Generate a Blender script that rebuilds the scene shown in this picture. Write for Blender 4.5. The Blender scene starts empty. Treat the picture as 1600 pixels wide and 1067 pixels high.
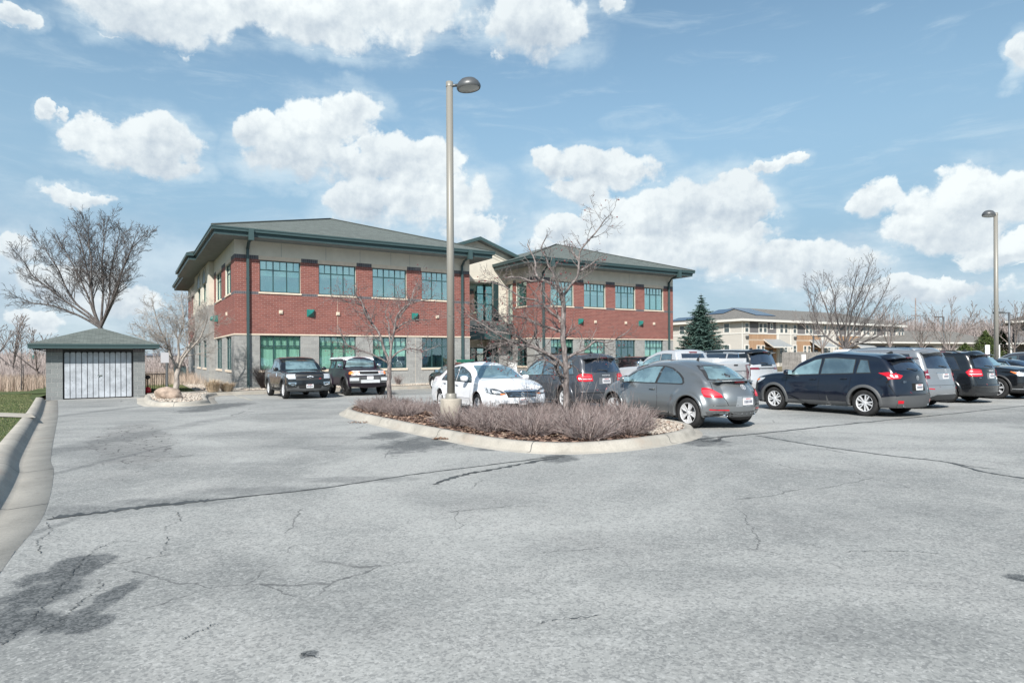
import bpy, bmesh, math, random
from mathutils import Vector, Matrix, geometry
from mathutils.bvhtree import BVHTree
R = math.radians
SC = bpy.context.scene
COL = SC.collection
# ------------------------------------------------------------------ camera
CZ = 1.5
cam_d = bpy.data.cameras.new('camera'); cam = bpy.data.objects.new('camera', cam_d); COL.objects.link(cam)
cam_d.sensor_width = 36; cam_d.lens = 975/1600*36; cam_d.shift_y = 22.5/1600
cam_d.clip_start = .05; cam_d.clip_end = 3000
cam.matrix_world = Matrix.Translation((0, 0, CZ)) @ Matrix.Rotation(R(90), 4, 'X') @ Matrix.Rotation(-.005, 4, 'Z')
SC.camera = cam
# ------------------------------------------------------------------ light
SUN_AZ = (-.22, -.975)          # horizontal direction towards the sun
SUN_EL = R(38)
sd = bpy.data.lights.new('sun', 'SUN'); sun = bpy.data.objects.new('sun', sd); COL.objects.link(sun)
sd.energy = 3.75; sd.angle = R(.6); sd.color = (1, .955, .89)
svec = Vector((SUN_AZ[0]*math.cos(SUN_EL), SUN_AZ[1]*math.cos(SUN_EL), math.sin(SUN_EL))).normalized()
sun.rotation_euler = svec.to_track_quat('Z', 'Y').to_euler()
sun.location = svec*60
SC.view_settings.view_transform = 'Standard'; SC.view_settings.look = 'None'
SC.view_settings.exposure = .80; SC.view_settings.gamma = 1
# ------------------------------------------------------------------ node helper
class NT:
    def __init__(s, nt): s.nt = nt; s.n = nt.nodes; s.l = nt.links
    def add(s, t, **kw):
        n = s.n.new(t)
        for k, v in kw.items():
            if k.startswith('i_'):
                key = k[2:]; key = int(key) if key.isdigit() else key
                s.put(n.inputs[key], v)
            else: setattr(n, k, v)
        return n
    def put(s, sock, v):
        if hasattr(v, 'is_output') or isinstance(v, bpy.types.NodeSocket): s.l.new(v, sock)
        elif isinstance(v, bpy.types.Node): s.l.new(v.outputs[0], sock)
        else:
            if sock.type == 'RGBA' and len(v) == 3: v = (*v, 1)
            sock.default_value = v
    def math(s, op, a, b=0., c=None, clamp=False):
        n = s.n.new('ShaderNodeMath'); n.operation = op; n.use_clamp = clamp
        s.put(n.inputs[0], a); s.put(n.inputs[1], b)
        if c is not None: s.put(n.inputs[2], c)
        return n.outputs[0]
    def vm(s, op, a, b=None, out=0):
        n = s.n.new('ShaderNodeVectorMath'); n.operation = op
        s.put(n.inputs[0], a)
        if b is not None: s.put(n.inputs[1], b)
        return n.outputs[out]
    def mix(s, f, a, b, blend='MIX'):
        n = s.n.new('ShaderNodeMix'); n.data_type = 'RGBA'; n.blend_type = blend
        s.put(n.inputs[0], f); s.put(n.inputs[6], a); s.put(n.inputs[7], b)
        return n.outputs[2]
    def noise(s, vec, scale, detail=4, rough=.55, lac=2., dist=0., out=0):
        n = s.n.new('ShaderNodeTexNoise')
        if vec is not None: s.l.new(vec, n.inputs['Vector'])
        n.inputs['Scale'].default_value = scale; n.inputs['Detail'].default_value = detail
        n.inputs['Roughness'].default_value = rough; n.inputs['Lacunarity'].default_value = lac
        n.inputs['Distortion'].default_value = dist
        return n.outputs[out]
    def ss(s, v, a, b, lo=0., hi=1.):
        n = s.n.new('ShaderNodeMapRange'); n.interpolation_type = 'SMOOTHSTEP'
        s.put(n.inputs[0], v); n.inputs[1].default_value = a; n.inputs[2].default_value = b
        n.inputs[3].default_value = lo; n.inputs[4].default_value = hi
        return n.outputs[0]
    def mapping(s, vec, scale=(1, 1, 1), loc=(0, 0, 0), rot=(0, 0, 0)):
        n = s.n.new('ShaderNodeMapping'); s.l.new(vec, n.inputs[0])
        n.inputs['Scale'].default_value = scale; n.inputs['Location'].default_value = loc
        n.inputs['Rotation'].default_value = rot
        return n.outputs[0]
# ------------------------------------------------------------------ world: sky with cumulus and thin cirrus
W = bpy.data.worlds.new('World'); SC.world = W; W.use_nodes = True
W.cycles.sampling_method = 'MANUAL'; W.cycles.sample_map_resolution = 512
t = NT(W.node_tree); t.n.clear()
gen = t.add('ShaderNodeTexCoord').outputs['Generated']
sky = t.add('ShaderNodeTexSky', sky_type='NISHITA', sun_disc=False, sun_elevation=SUN_EL,
            sun_rotation=math.atan2(SUN_AZ[0], SUN_AZ[1]), altitude=200, air_density=1.0, dust_density=.8, ozone_density=1.3)
sep = t.add('ShaderNodeSeparateXYZ', i_0=gen)
az = t.math('ARCTAN2', sep.outputs[0], sep.outputs[1])
el = t.math('ARCSINE', sep.outputs[2])
comb = t.add('ShaderNodeCombineXYZ', i_0=az, i_1=el).outputs[0]
skyc = t.add('ShaderNodeHueSaturation', i_Saturation=.98, i_Value=.95, i_Color=sky.outputs[0]).outputs[0]
skyc = t.mix(1., skyc, (.94, .96, .83), 'MULTIPLY')
low = t.ss(el, 0., .45, 1., 0.)
def azel(px, py):
    u = (px-800)/975; w = (556-py)/975
    return math.atan2(u, 1), math.atan2(w, math.sqrt(1+u*u))
# cumulus: (px, py, rx, ry) in the sky, converted to azimuth and elevation
BL = [(410, 15, 330, 52), (240, 12, 150, 55), (590, 10, 170, 66), (845, 45, 85, 62), (20, 25, 38, 22), (555, 180, 52, 45), (490, 215, 78, 62),
      (400, 212, 48, 40), (450, 250, 95, 38), (240, 215, 72, 44), (160, 215, 52, 38), (215, 250, 90, 30), (98, 175, 24, 18), (135, 300, 62, 14),
      (560, 262, 70, 32), (620, 250, 60, 50), (665, 250, 52, 48), (650, 310, 110, 60), (735, 360, 55, 30), (580, 320, 60, 40),
      (860, 265, 36, 34), (930, 262, 95, 40), (900, 300, 60, 26), (1130, 315, 88, 50), (1060, 330, 75, 52), (980, 350, 85, 52),
      (1165, 315, 50, 40), (1090, 385, 125, 55), (870, 360, 50, 24), (950, 385, 130, 30), (1230, 405, 130, 32), (1300, 420, 110, 34), (1220, 258, 44, 10),
      (1385, 318, 46, 36), (1500, 318, 95, 55), (1590, 320, 75, 50), (1480, 365, 120, 36), (1570, 395, 90, 28), (1600, 85, 28, 34),
      (30, 385, 35, 30), (110, 440, 90, 36), (200, 470, 70, 30), (50, 500, 60, 20), (1420, 455, 170, 20), (960, 5, 22, 22)]
warp = t.noise(gen, 5.5, 3, .5, out=1)
wv = t.vm('MULTIPLY', t.vm('SUBTRACT', warp, (.5, .5, .5)), (.085, .06, 0))
warp2 = t.noise(gen, 22., 5, .6, out=1)
wv2 = t.vm('MULTIPLY', t.vm('SUBTRACT', warp2, (.5, .5, .5)), (.055, .048, 0))
P = t.vm('ADD', t.vm('ADD', comb, wv), wv2)
dens = None; elw = None
for (px, py, rx, ry) in BL:
    a, e = azel(px, py); ax, _ = azel(px+rx, py); _, ey = azel(px, py-ry)
    d = t.vm('MULTIPLY', t.vm('SUBTRACT', P, (a, e, 0)), (1/abs(ax-a), 1/abs(ey-e), 0))
    L = t.vm('DOT_PRODUCT', d, d, out=1)
    v = t.math('SUBTRACT', 1., L)
    dy = t.add('ShaderNodeSeparateXYZ', i_0=d).outputs[1]
    w = t.math('MAXIMUM', v, 0.)
    wy = t.math('MULTIPLY', w, dy)
    if dens is None: dens = v; sw = w; sy = wy
    else: dens = t.math('MAXIMUM', dens, v); sw = t.math('ADD', sw, w); sy = t.math('ADD', sy, wy)
under = t.math('DIVIDE', sy, t.math('ADD', sw, .02))          # -1 at the flat cloud base, +1 at the top
n1 = t.noise(gen, 13, 9, .6); 
off = t.vm('ADD', gen, (-.012, 0, .016))
n2 = t.noise(off, 13, 9, .6)
billow = t.noise(gen, 34, 6, .6)
billow2 = t.noise(t.vm('ADD', gen, (-.006, 0, .007)), 34, 6, .6)
edge = t.math('ADD', dens, t.math('MULTIPLY', t.math('SUBTRACT', n1, .5), 1.9))
edge = t.math('DIVIDE', edge, t.math('ADD', 1., t.math('MULTIPLY', t.math('MAXIMUM', t.math('MULTIPLY', under, -1.), 0.), 2.2)))
mask = t.ss(t.math('ADD', edge, t.math('MULTIPLY', t.math('SUBTRACT', billow, .5), .7)), .0, .34)
veil = t.math('MULTIPLY', t.math('MULTIPLY', t.ss(edge, -1.6, .2), t.ss(t.noise(t.mapping(comb, (2, 6, 1)), 2.2, 6, .6), .38, .66)), .75)
relief = t.math('ADD', t.math('MULTIPLY', t.math('SUBTRACT', n1, n2), 1.7), t.math('MULTIPLY', t.math('SUBTRACT', billow, billow2), 1.0))
lit = t.math('ADD', t.math('ADD', .74, relief), t.math('MULTIPLY', under, .40), clamp=True)
thick = t.ss(edge, .2, 1.1)
lit = t.math('SUBTRACT', lit, t.math('MULTIPLY', t.ss(t.noise(comb, 3.2, 3, .5), .42, .62), .26), clamp=True)
lit = t.math('SUBTRACT', lit, t.math('MULTIPLY', thick, t.ss(under, .25, -.55, 0., .55)), clamp=True)
cc = t.mix(lit, (.45, .53, .61), (.82, .875, .885))
wisp = t.noise(t.mapping(comb, (3.2, 15, 1), rot=(0, 0, R(-14))), 1.6, 8, .62, dist=.8)
wmask = t.math('MULTIPLY', t.ss(wisp, .50, .80), .42)
wmask = t.math('MULTIPLY', wmask, t.ss(el, .05, .2))
bank = t.noise(t.mapping(comb, (1, 2.6, 1)), 2.4, 7, .62, dist=.3)
haze = t.math('MULTIPLY', t.ss(el, .52, .10), .92)
cirr = t.math('MAXIMUM', wmask, veil)
K = 1/.62*.62
bgsky = t.mix(1., skyc, (.109, .117, .120), 'MULTIPLY')
c1 = t.mix(haze, bgsky, t.mix(t.ss(el, .17, .0), (.182, .282, .378), (.265, .345, .405)))
c1 = t.mix(cirr, c1, (.40, .48, .53))
cs = t.mix(1., cc, (.66, .66, .66), 'MULTIPLY')
c1 = t.mix(t.math('MULTIPLY', t.math('MULTIPLY', t.ss(bank, .40, .62), t.ss(el, .34, .10)), .55), c1, t.mix(t.ss(n1, .35, .65), (.33, .39, .45), (.47, .53, .565)))
c2 = t.mix(mask, c1, cs)
bg = t.add('ShaderNodeBackground', i_0=c2, i_1=1.)
out = t.add('ShaderNodeOutputWorld'); t.l.new(bg.outputs[0], out.inputs[0])
# ------------------------------------------------------------------ frames of reference
TH = R(31.7); CA, SA = math.cos(TH), math.sin(TH)
ORG = Vector((-15.1, 34.0))
def G(x, y):                      # the grade of the land
    y = max(-20., min(60., y)); x = max(-60., min(80., x))
    return .004*x-.0095*y
def AB(a, b, z=None, dz=0.):      # lot axes (a along the office front, b away from the viewer) to world
    x = ORG.x+a*CA-b*SA; y = ORG.y+a*SA+b*CA
    return Vector((x, y, (G(x, y)+dz) if z is None else z))
def gp(px, py, dz=0.):            # where the photo's pixel meets the ground (used only for measuring positions)
    u, v = px-800, py-556; c, s = math.cos(-.005), math.sin(-.005)
    a, b = (u*c+v*s)/975, -(-u*s+v*c)/975
    Y = (CZ-dz)/(.004*a-.0095-b)
    return Vector((a*Y, Y, G(a*Y, Y)+dz))
def pd(px, py, Y):                # pixel at a known depth
    u, v = px-800, py-556; c, s = math.cos(-.005), math.sin(-.005)
    return Vector(((u*c+v*s)/975*Y, Y, CZ-(-u*s+v*c)/975*Y))
# ------------------------------------------------------------------ mesh helper
class MB:
    def __init__(s): s.v = []; s.f = []; s.m = []; s.uv = {}; s.smooth = []
    def vert(s, p): s.v.append(tuple(p)); return len(s.v)-1
    def face(s, ids, mi=0, uv=None, sm=False):
        if uv: s.uv[len(s.f)] = uv
        s.f.append(tuple(ids)); s.m.append(mi); s.smooth.append(sm)
    def quad(s, a, b, c, d, mi=0, uv=None, sm=False):
        n = len(s.v); s.v += [tuple(a), tuple(b), tuple(c), tuple(d)]; s.face((n, n+1, n+2, n+3), mi, uv, sm)
    def box(s, x0, x1, y0, y1, z0, z1, mi=0, M=None, uvs=True):
        P = [Vector((x, y, z)) for z in (z0, z1) for y in (y0, y1) for x in (x0, x1)]
        dx, dy, dz = x1-x0, y1-y0, z1-z0
        if M is not None: P = [M @ p for p in P]
        n = len(s.v); s.v += [tuple(p) for p in P]
        for ids, w, h, a, b in (((0, 1, 5, 4), dx, dz, x0, z0), ((1, 3, 7, 5), dy, dz, y0, z0), ((3, 2, 6, 7), dx, dz, x0, z0),
                          ((2, 0, 4, 6), dy, dz, y0, z0), ((4, 5, 7, 6), dx, dy, x0, y0), ((2, 3, 1, 0), dx, dy, x0, y0)):
            s.face([n+i for i in ids], mi, [(a, b), (a+w, b), (a+w, b+h), (a, b+h)] if uvs else None)
    def tube(s, pts, rad, n=6, mi=0, cap=True, sm=True):
        pts = [Vector(p) for p in pts]
        if not isinstance(rad, (list, tuple)): rad = [rad]*len(pts)
        base = len(s.v); up = Vector((.137, .31, .94)).normalized(); prev = None
        for i, p in enumerate(pts):
            d = (pts[min(i+1, len(pts)-1)]-pts[max(i-1, 0)])
            if d.length < 1e-9: d = Vector((0, 0, 1))
            d.normalize()
            if prev is None:
                a = d.cross(up)
                if a.length < .05: a = d.cross(Vector((1, 0, 0)))
            else: a = prev-d*prev.dot(d)
            if a.length < 1e-6: a = d.cross(Vector((1, 0, 0)))
            a.normalize(); prev = a; b = d.cross(a)
            for k in range(n):
                w = 2*math.pi*k/n
                s.v.append(tuple(p+(a*math.cos(w)+b*math.sin(w))*rad[i]))
        for i in range(len(pts)-1):
            for k in range(n):
                s.face((base+i*n+k, base+i*n+(k+1) % n, base+(i+1)*n+(k+1) % n, base+(i+1)*n+k), mi, None, sm)
        if cap and n > 2:
            s.face([base+k for k in range(n)][::-1], mi); s.face([base+(len(pts)-1)*n+k for k in range(n)], mi)
    def lathe(s, prof, M=None, n=24, mi=0, sm=True, ang=2*math.pi):
        # prof: (r, h) around local Z
        base = len(s.v); closed = ang > 6.28; cnt = n if closed else n+1
        for r, h in prof:
            for k in range(cnt):
                w = ang*k/n; p = Vector((r*math.cos(w), r*math.sin(w), h))
                s.v.append(tuple(M @ p if M is not None else p))
        for i in range(len(prof)-1):
            for k in range(n):
                k2 = (k+1) % cnt
                s.face((base+i*cnt+k, base+i*cnt+k2, base+(i+1)*cnt+k2, base+(i+1)*cnt+k), mi, None, sm)
    def prism(s, poly, z0, z1, mi=0, M=None, top=True, bottom=True, mside=None):
        n = len(s.v); k = len(poly)
        zz0 = z0 if callable(z0) else (lambda x, y: z0); zz1 = z1 if callable(z1) else (lambda x, y: z1)
        for f in (zz0, zz1):
            for p in poly:
                q = Vector((p[0], p[1], f(p[0], p[1]))); s.v.append(tuple(M @ q if M is not None else q))
        for i in range(k):
            j = (i+1) % k; s.face((n+i, n+j, n+k+j, n+k+i), mi if mside is None else mside)
        if top: s.face([n+k+i for i in range(k)], mi)
        if bottom: s.face([n+i for i in range(k)][::-1], mi)
    def ico(s, c, r, mi=0, seed=None, squash=(1, 1, 1), M=None):
        g = (1+5**.5)/2
        V = [(-1, g, 0), (1, g, 0), (-1, -g, 0), (1, -g, 0), (0, -1, g), (0, 1, g), (0, -1, -g), (0, 1, -g), (g, 0, -1), (g, 0, 1), (-g, 0, -1), (-g, 0, 1)]
        F = [(0, 11, 5), (0, 5, 1), (0, 1, 7), (0, 7, 10), (0, 10, 11), (1, 5, 9), (5, 11, 4), (11, 10, 2), (10, 7, 6), (7, 1, 8), (3, 9, 4), (3, 4, 2), (3, 2, 6), (3, 6, 8), (3, 8, 9), (4, 9, 5), (2, 4, 11), (6, 2, 10), (8, 6, 7), (9, 8, 1)]
        n = len(s.v); k = 1/math.sqrt(1+g*g)
        for x, y, z in V:
            j = 1 if seed is None else seed.uniform(.78, 1.15)
            p = Vector((x*k*r*j*squash[0], y*k*r*j*squash[1], z*k*r*j*squash[2]))
            if M is not None: p = M @ p
            s.v.append(tuple(p+Vector(c)))
        for f in F: s.face([n+i for i in f], mi, None, True)
    def build(s, name, mats, parent=None, loc=None, rot=None):
        me = bpy.data.meshes.new(name); me.from_pydata(s.v, [], s.f)
        if not isinstance(mats, (list, tuple)): mats = [mats]
        for m in mats: me.materials.append(m)
        me.polygons.foreach_set('material_index', s.m)
        me.polygons.foreach_set('use_smooth', s.smooth)
        if s.uv:
            lay = me.uv_layers.new(name='UVMap'); d = lay.data
            for fi, uv in s.uv.items():
                ls = me.polygons[fi].loop_start
                for k, c in enumerate(uv): d[ls+k].uv = c
        me.update()
        o = bpy.data.objects.new(name, me); COL.objects.link(o)
        if parent is not None: o.parent = parent
        if loc is not None: o.location = loc
        if rot is not None: o.rotation_euler = rot
        return o
def tag(o, label=None, cat=None, group=None, kind=None):
    if label: o['label'] = label
    if cat: o['category'] = cat
    if group: o['group'] = group
    if kind: o['kind'] = kind
    return o
def empty(name, label, cat, loc=(0, 0, 0), rz=0., group=None):
    o = bpy.data.objects.new(name, None); COL.objects.link(o); o.empty_display_size = .2
    o.location = loc; o.rotation_euler = (0, 0, rz)
    return tag(o, label, cat, group)
def copy_tree(o, parent=None):
    c = o.copy(); COL.objects.link(c)
    if parent is not None: c.parent = parent
    for ch in list(o.children): copy_tree(ch, c)
    return c
def text_part(name, s, size, mat, parent, M, ext=.006, align='CENTER'):
    cu = bpy.data.curves.new(name, 'FONT'); cu.body = s; cu.size = size; cu.extrude = ext; cu.align_x = align; cu.align_y = 'CENTER'; cu.resolution_u = 2
    tmp = bpy.data.objects.new(name, cu); COL.objects.link(tmp)
    bpy.context.view_layer.update()
    dg = bpy.context.evaluated_depsgraph_get()
    me = bpy.data.meshes.new_from_object(tmp.evaluated_get(dg)); me.transform(M)
    bpy.data.objects.remove(tmp)
    me.materials.clear(); me.materials.append(mat)
    o = bpy.data.objects.new(name, me); COL.objects.link(o); o.parent = parent
    return o
# ------------------------------------------------------------------ materials
def mat(name, col=(.5, .5, .5), rough=.6, metal=0., spec=.5, coat=0., emis=None):
    m = bpy.data.materials.new(name); m.use_nodes = True
    b = m.node_tree.nodes['Principled BSDF']
    b.inputs['Base Color'].default_value = (*col, 1); b.inputs['Roughness'].default_value = rough
    b.inputs['Metallic'].default_value = metal; b.inputs['Specular IOR Level'].default_value = spec
    b.inputs['Coat Weight'].default_value = coat; b.inputs['Coat Roughness'].default_value = .03
    if emis: b.inputs['Emission Color'].default_value = (*emis, 1); b.inputs['Emission Strength'].default_value = 1
    return m
def matn(name, rough=.7, spec=.4, metal=0., coat=0.):
    m = mat(name, (.5, .5, .5), rough, metal, spec, coat); T = NT(m.node_tree)
    b = T.n['Principled BSDF']; tc = T.add('ShaderNodeTexCoord')
    return m, T, b, tc
def varied(name, col, amt=.25, scale=3., rough=.75, spec=.3, fine=0., bump=0., obj=True, metal=0.):
    m, T, b, tc = matn(name, rough, spec, metal)
    co = tc.outputs['Object']
    n = T.noise(co, scale, 5, .6)
    lo = tuple(c*(1-amt) for c in col); hi = tuple(min(1, c*(1+amt)) for c in col)
    c = T.mix(T.ss(n, .3, .7), lo, hi)
    if fine:
        n2 = T.noise(co, scale*14, 3, .7)
        c = T.mix(T.ss(n2, .3, .75), c, T.mix(1., c, (1-fine,)*3, 'MULTIPLY'))
    T.put(b.inputs['Base Color'], c)
    if bump:
        bp = T.add('ShaderNodeBump', i_Strength=bump, i_Distance=.02); T.l.new(T.noise(co, scale*10, 4, .6), bp.inputs['Height'])
        T.l.new(bp.outputs[0], b.inputs['Normal'])
    return m
def asphalt_mat():
    m, T, b, tc = matn('asphalt', .86, .28)
    o = tc.outputs['Object']
    g = T.add('ShaderNodeNewGeometry').outputs['Position']
    big = T.noise(g, .22, 5, .65, dist=.8)
    mid = T.noise(g, 1.1, 6, .65)
    rot = T.mapping(g, (.10, .75, 1), rot=(0, 0, R(38)))
    streak = T.noise(rot, 1.0, 5, .6)
    vz = T.add('ShaderNodeTexVoronoi', feature='F1', i_Scale=70., i_Vector=g); vz2 = T.add('ShaderNodeTexVoronoi', feature='F1', i_Scale=31., i_Vector=g)
    r1 = T.add('ShaderNodeSeparateColor', i_0=vz.outputs['Color']).outputs[0]; r2 = T.add('ShaderNodeSeparateColor', i_0=vz2.outputs['Color']).outputs[0]
    sp = T.math('ADD', T.math('MULTIPLY', r1, .40), T.math('ADD', T.math('MULTIPLY', r2, .14), T.math('MULTIPLY', T.noise(g, 14, 5, .8), .46)))
    sp2 = T.add('ShaderNodeTexVoronoi', feature='F1', i_Scale=60., i_Vector=g)
    base = T.mix(T.ss(big, .36, .64), (.245, .250, .243), (.395, .396, .380))
    base = T.mix(T.math('MULTIPLY', T.ss(mid, .42, .68), .45), base, (.37, .365, .35))
    base = T.mix(T.math('MULTIPLY', T.ss(streak, .48, .70), .40), base, (.165, .17, .17))
    base = T.mix(T.math('MULTIPLY', T.ss(sp, .30, .50, 1., 0.), .44), base, (.095, .10, .105))
    base = T.mix(T.math('MULTIPLY', T.ss(sp, .58, .74), .45), base, (.50, .50, .485))
    stone = T.math('MULTIPLY', T.ss(sp2.outputs['Distance'], .30, .16), T.ss(sp2.outputs['Color'], .82, .86))
    base = T.mix(T.math('MULTIPLY', stone, .7), base, (.60, .585, .55))
    # alligator cracking beside the left gutter, and scattered hairline cracks
    def blob(cx, cy, rx, ry, ang, amp=.9, sc=1.1, soft=(.0, .35)):
        mp = T.mapping(g, (1, 1, 1), (0, 0, 0))
        d = T.vm('SUBTRACT', g, (cx, cy, 0))
        d = T.vm('MULTIPLY', d, (1, 1, 0))
        rt = T.add('ShaderNodeVectorRotate', rotation_type='Z_AXIS', i_Vector=d, i_Angle=-ang).outputs[0]
        rt = T.vm('MULTIPLY', rt, (1/rx, 1/ry, 0))
        L = T.vm('LENGTH', rt, out=1)
        nn = T.noise(g, sc, 5, .6)
        v = T.math('ADD', T.math('SUBTRACT', 1., L), T.math('MULTIPLY', T.math('SUBTRACT', nn, .5), amp))
        return T.ss(v, *soft)
    wv = T.vm('ADD', g, T.vm('MULTIPLY', T.noise(g, 3., 3, out=1), (.22, .22, 0)))
    vc = T.add('ShaderNodeTexVoronoi', feature='DISTANCE_TO_EDGE', i_Scale=3.3, i_Vector=wv)
    cr = T.ss(vc.outputs['Distance'], .045, .012)
    al = blob(-7.6, 12.4, .85, 4.6, R(31), 1.5, .8)
    base = T.mix(T.math('MULTIPLY', T.math('MULTIPLY', cr, al), .95), base, (.05, .052, .055))
    base = T.mix(T.math('MULTIPLY', al, .30), base, (.17, .165, .16))
    vc2 = T.add('ShaderNodeTexVoronoi', feature='DISTANCE_TO_EDGE', i_Scale=.33, i_Vector=T.vm('ADD', g, T.vm('MULTIPLY', T.noise(g, 1.1, 6, .65, out=1), (.55, .55, 0))))
    hair = T.math('MULTIPLY', T.ss(vc2.outputs['Distance'], .0032, .0008), T.ss(T.noise(g, .6, 3), .50, .56))
    base = T.mix(T.math('MULTIPLY', hair, .6), base, (.06, .062, .065))
    # damp and oily stains: lower left corner, above the seam, by the kerbs
    nn_a = T.noise(g, 3.2, 6, .68); nn_b = T.noise(g, 9., 4, .7); acc = {}
    for (px, py, rx, ry, grp) in ((105, 890, 44, 24, 0), (62, 930, 50, 28, 0), (18, 975, 60, 30, 0), (92, 974, 58, 16, 0), (160, 940, 22, 42, 0), (138, 976, 30, 16, 0), (483, 1022, 15, 7, 0), (1592, 903, 22, 6, 0),
            (645, 695, 46, 12, 1), (603, 681, 34, 6, 1), (690, 692, 24, 6, 1), (1090, 688, 38, 9, 1), (872, 716, 34, 6, 1), (765, 700, 20, 5, 1), (318, 640, 26, 4, 1), (345, 634, 40, 5, 1),
            (125, 797, 75, 9, 2), (260, 784, 90, 7, 2), (400, 766, 90, 6, 2), (560, 749, 90, 5, 2), (110, 700, 34, 60, 2), (92, 650, 14, 30, 2), (84, 740, 10, 60, 2), (60, 830, 12, 22, 2), (1250, 812, 120, 26, 3), (1130, 905, 170, 22, 3), (1330, 985, 190, 26, 3), (900, 850, 150, 20, 3), (480, 690, 80, 10, 3), (360, 900, 80, 30, 3), (560, 960, 100, 40, 3), (760, 780, 120, 14, 3), (1480, 800, 90, 14, 3)):
        c0 = gp(px, py); top = gp(px, py-ry*.5); wx = rx*c0.y/975; wy = max(.02, (top.y-c0.y)*2)
        d = T.vm('MULTIPLY', T.vm('SUBTRACT', g, (c0.x, c0.y, 0)), (1/wx, 1/wy, 0)); v = T.math('SUBTRACT', 1., T.vm('DOT_PRODUCT', d, d, out=1))
        acc[grp] = v if grp not in acc else T.math('MAXIMUM', acc[grp], v)
    rag = T.math('ADD', T.math('MULTIPLY', T.math('SUBTRACT', nn_a, .5), 4.2), T.math('ADD', T.math('MULTIPLY', T.math('SUBTRACT', nn_b, .5), 1.8), T.math('MULTIPLY', T.math('SUBTRACT', sp, .45), 1.7)))
    dk = T.mix(T.ss(sp, .35, .66), (.040, .046, .050), (.125, .132, .136))
    for grp, lo_, hi_, am in ((3, -1., 1.6, .22), (2, -.5, 1.1, .42), (1, -.15, .5, .74), (0, -.12, .22, .84)):
        base = T.mix(T.math('MULTIPLY', T.ss(T.math('ADD', acc[grp], rag), lo_, hi_), am), base, dk)
    T.put(b.inputs['Base Color'], base)
    bp = T.add('ShaderNodeBump', i_Strength=.55, i_Distance=.006); T.l.new(T.math('ADD', sp, T.math('MULTIPLY', mid, .8)), bp.inputs['Height'])
    T.l.new(bp.outputs[0], b.inputs['Normal'])
    return m
def brick_mat(name, c1, c2, mortar, bw, bh, msize=.012, offset=.5, stone=False, rough=.85, bump=.5, var=.2):
    m, T, b, tc = matn(name, rough, .25)
    uv = tc.outputs['UV']
    br = T.add('ShaderNodeTexBrick', i_Vector=uv, i_Color1=c1, i_Color2=c2, i_Mortar=mortar, i_Scale=1.)
    br.offset = offset; br.inputs['Mortar Size'].default_value = msize/2; br.inputs['Brick Width'].default_value = bw; br.inputs['Row Height'].default_value = bh
    br.inputs['Mortar Smooth'].default_value = .15; br.inputs['Bias'].default_value = -.1
    n = T.noise(uv, 1.2, 4, .6); n2 = T.noise(uv, 28, 4, .7)
    c = T.mix(T.math('MULTIPLY', T.ss(n, .3, .75), var), br.outputs[0], T.mix(1., br.outputs[0], (.62, .62, .62), 'MULTIPLY'))
    c = T.mix(T.math('MULTIPLY', T.ss(n2, .35, .7), .22 if not stone else .4), c, T.mix(1., c, (.62, .62, .63), 'MULTIPLY'))
    T.put(b.inputs['Base Color'], c)
    bp = T.add('ShaderNodeBump', i_Strength=bump, i_Distance=.03 if stone else .012)
    h = T.math('SUBTRACT', T.math('MULTIPLY', n2 if stone else T.noise(uv, 60, 2), .8 if stone else .2), br.outputs[1])
    T.l.new(h, bp.inputs['Height']); T.l.new(bp.outputs[0], b.inputs['Normal'])
    return m
def concrete_mat(name, col, joints=0., rough=.85):
    m, T, b, tc = matn(name, rough, .3)
    g = T.add('ShaderNodeNewGeometry').outputs['Position']
    n = T.noise(g, 1.4, 6, .65); n2 = T.noise(g, 45, 3, .7)
    c = T.mix(T.ss(n, .3, .72), tuple(x*.74 for x in col), col)
    c = T.mix(T.math('MULTIPLY', T.ss(n2, .4, .65), .35), c, tuple(x*.6 for x in col))
    st = T.noise(g, .8, 4, .6)
    c = T.mix(T.math('MULTIPLY', T.ss(st, .56, .72), .42), c, (.36, .27, .21)); c = T.mix(T.math('MULTIPLY', T.ss(T.noise(g, 2.6, 6, .7), .52, .70), .55), c, tuple(x*.5 for x in col))
    T.put(b.inputs['Base Color'], c)
    bp = T.add('ShaderNodeBump', i_Strength=.35, i_Distance=.008); T.l.new(n2, bp.inputs['Height']); T.l.new(bp.outputs[0], b.inputs['Normal'])
    return m
def shingle_mat(name, col):
    m, T, b, tc = matn(name, .9, .2)
    uv = tc.outputs['UV']
    br = T.add('ShaderNodeTexBrick', i_Vector=uv, i_Color1=tuple(c*.8 for c in col), i_Color2=tuple(c*1.2 for c in col), i_Mortar=tuple(c*.45 for c in col), i_Scale=1.)
    br.inputs['Mortar Size'].default_value = .008; br.inputs['Brick Width'].default_value = .3; br.inputs['Row Height'].default_value = .14
    n = T.noise(uv, 40, 3, .7)
    T.put(b.inputs['Base Color'], T.mix(T.math('MULTIPLY', T.ss(n, .35, .7), .5), br.outputs[0], tuple(c*.55 for c in col)))
    return m
def bark_mat(name, lo, hi, sc=9.):
    m, T, b, tc = matn(name, .9, .2)
    g = T.add('ShaderNodeNewGeometry').outputs['Position']
    n = T.noise(T.mapping(g, (1, 1, .35)), sc, 6, .7)
    T.put(b.inputs['Base Color'], T.mix(T.ss(n, .35, .68), lo, hi))
    bp = T.add('ShaderNodeBump', i_Strength=.7, i_Distance=.02); T.l.new(n, bp.inputs['Height']); T.l.new(bp.outputs[0], b.inputs['Normal'])
    return m
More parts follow.
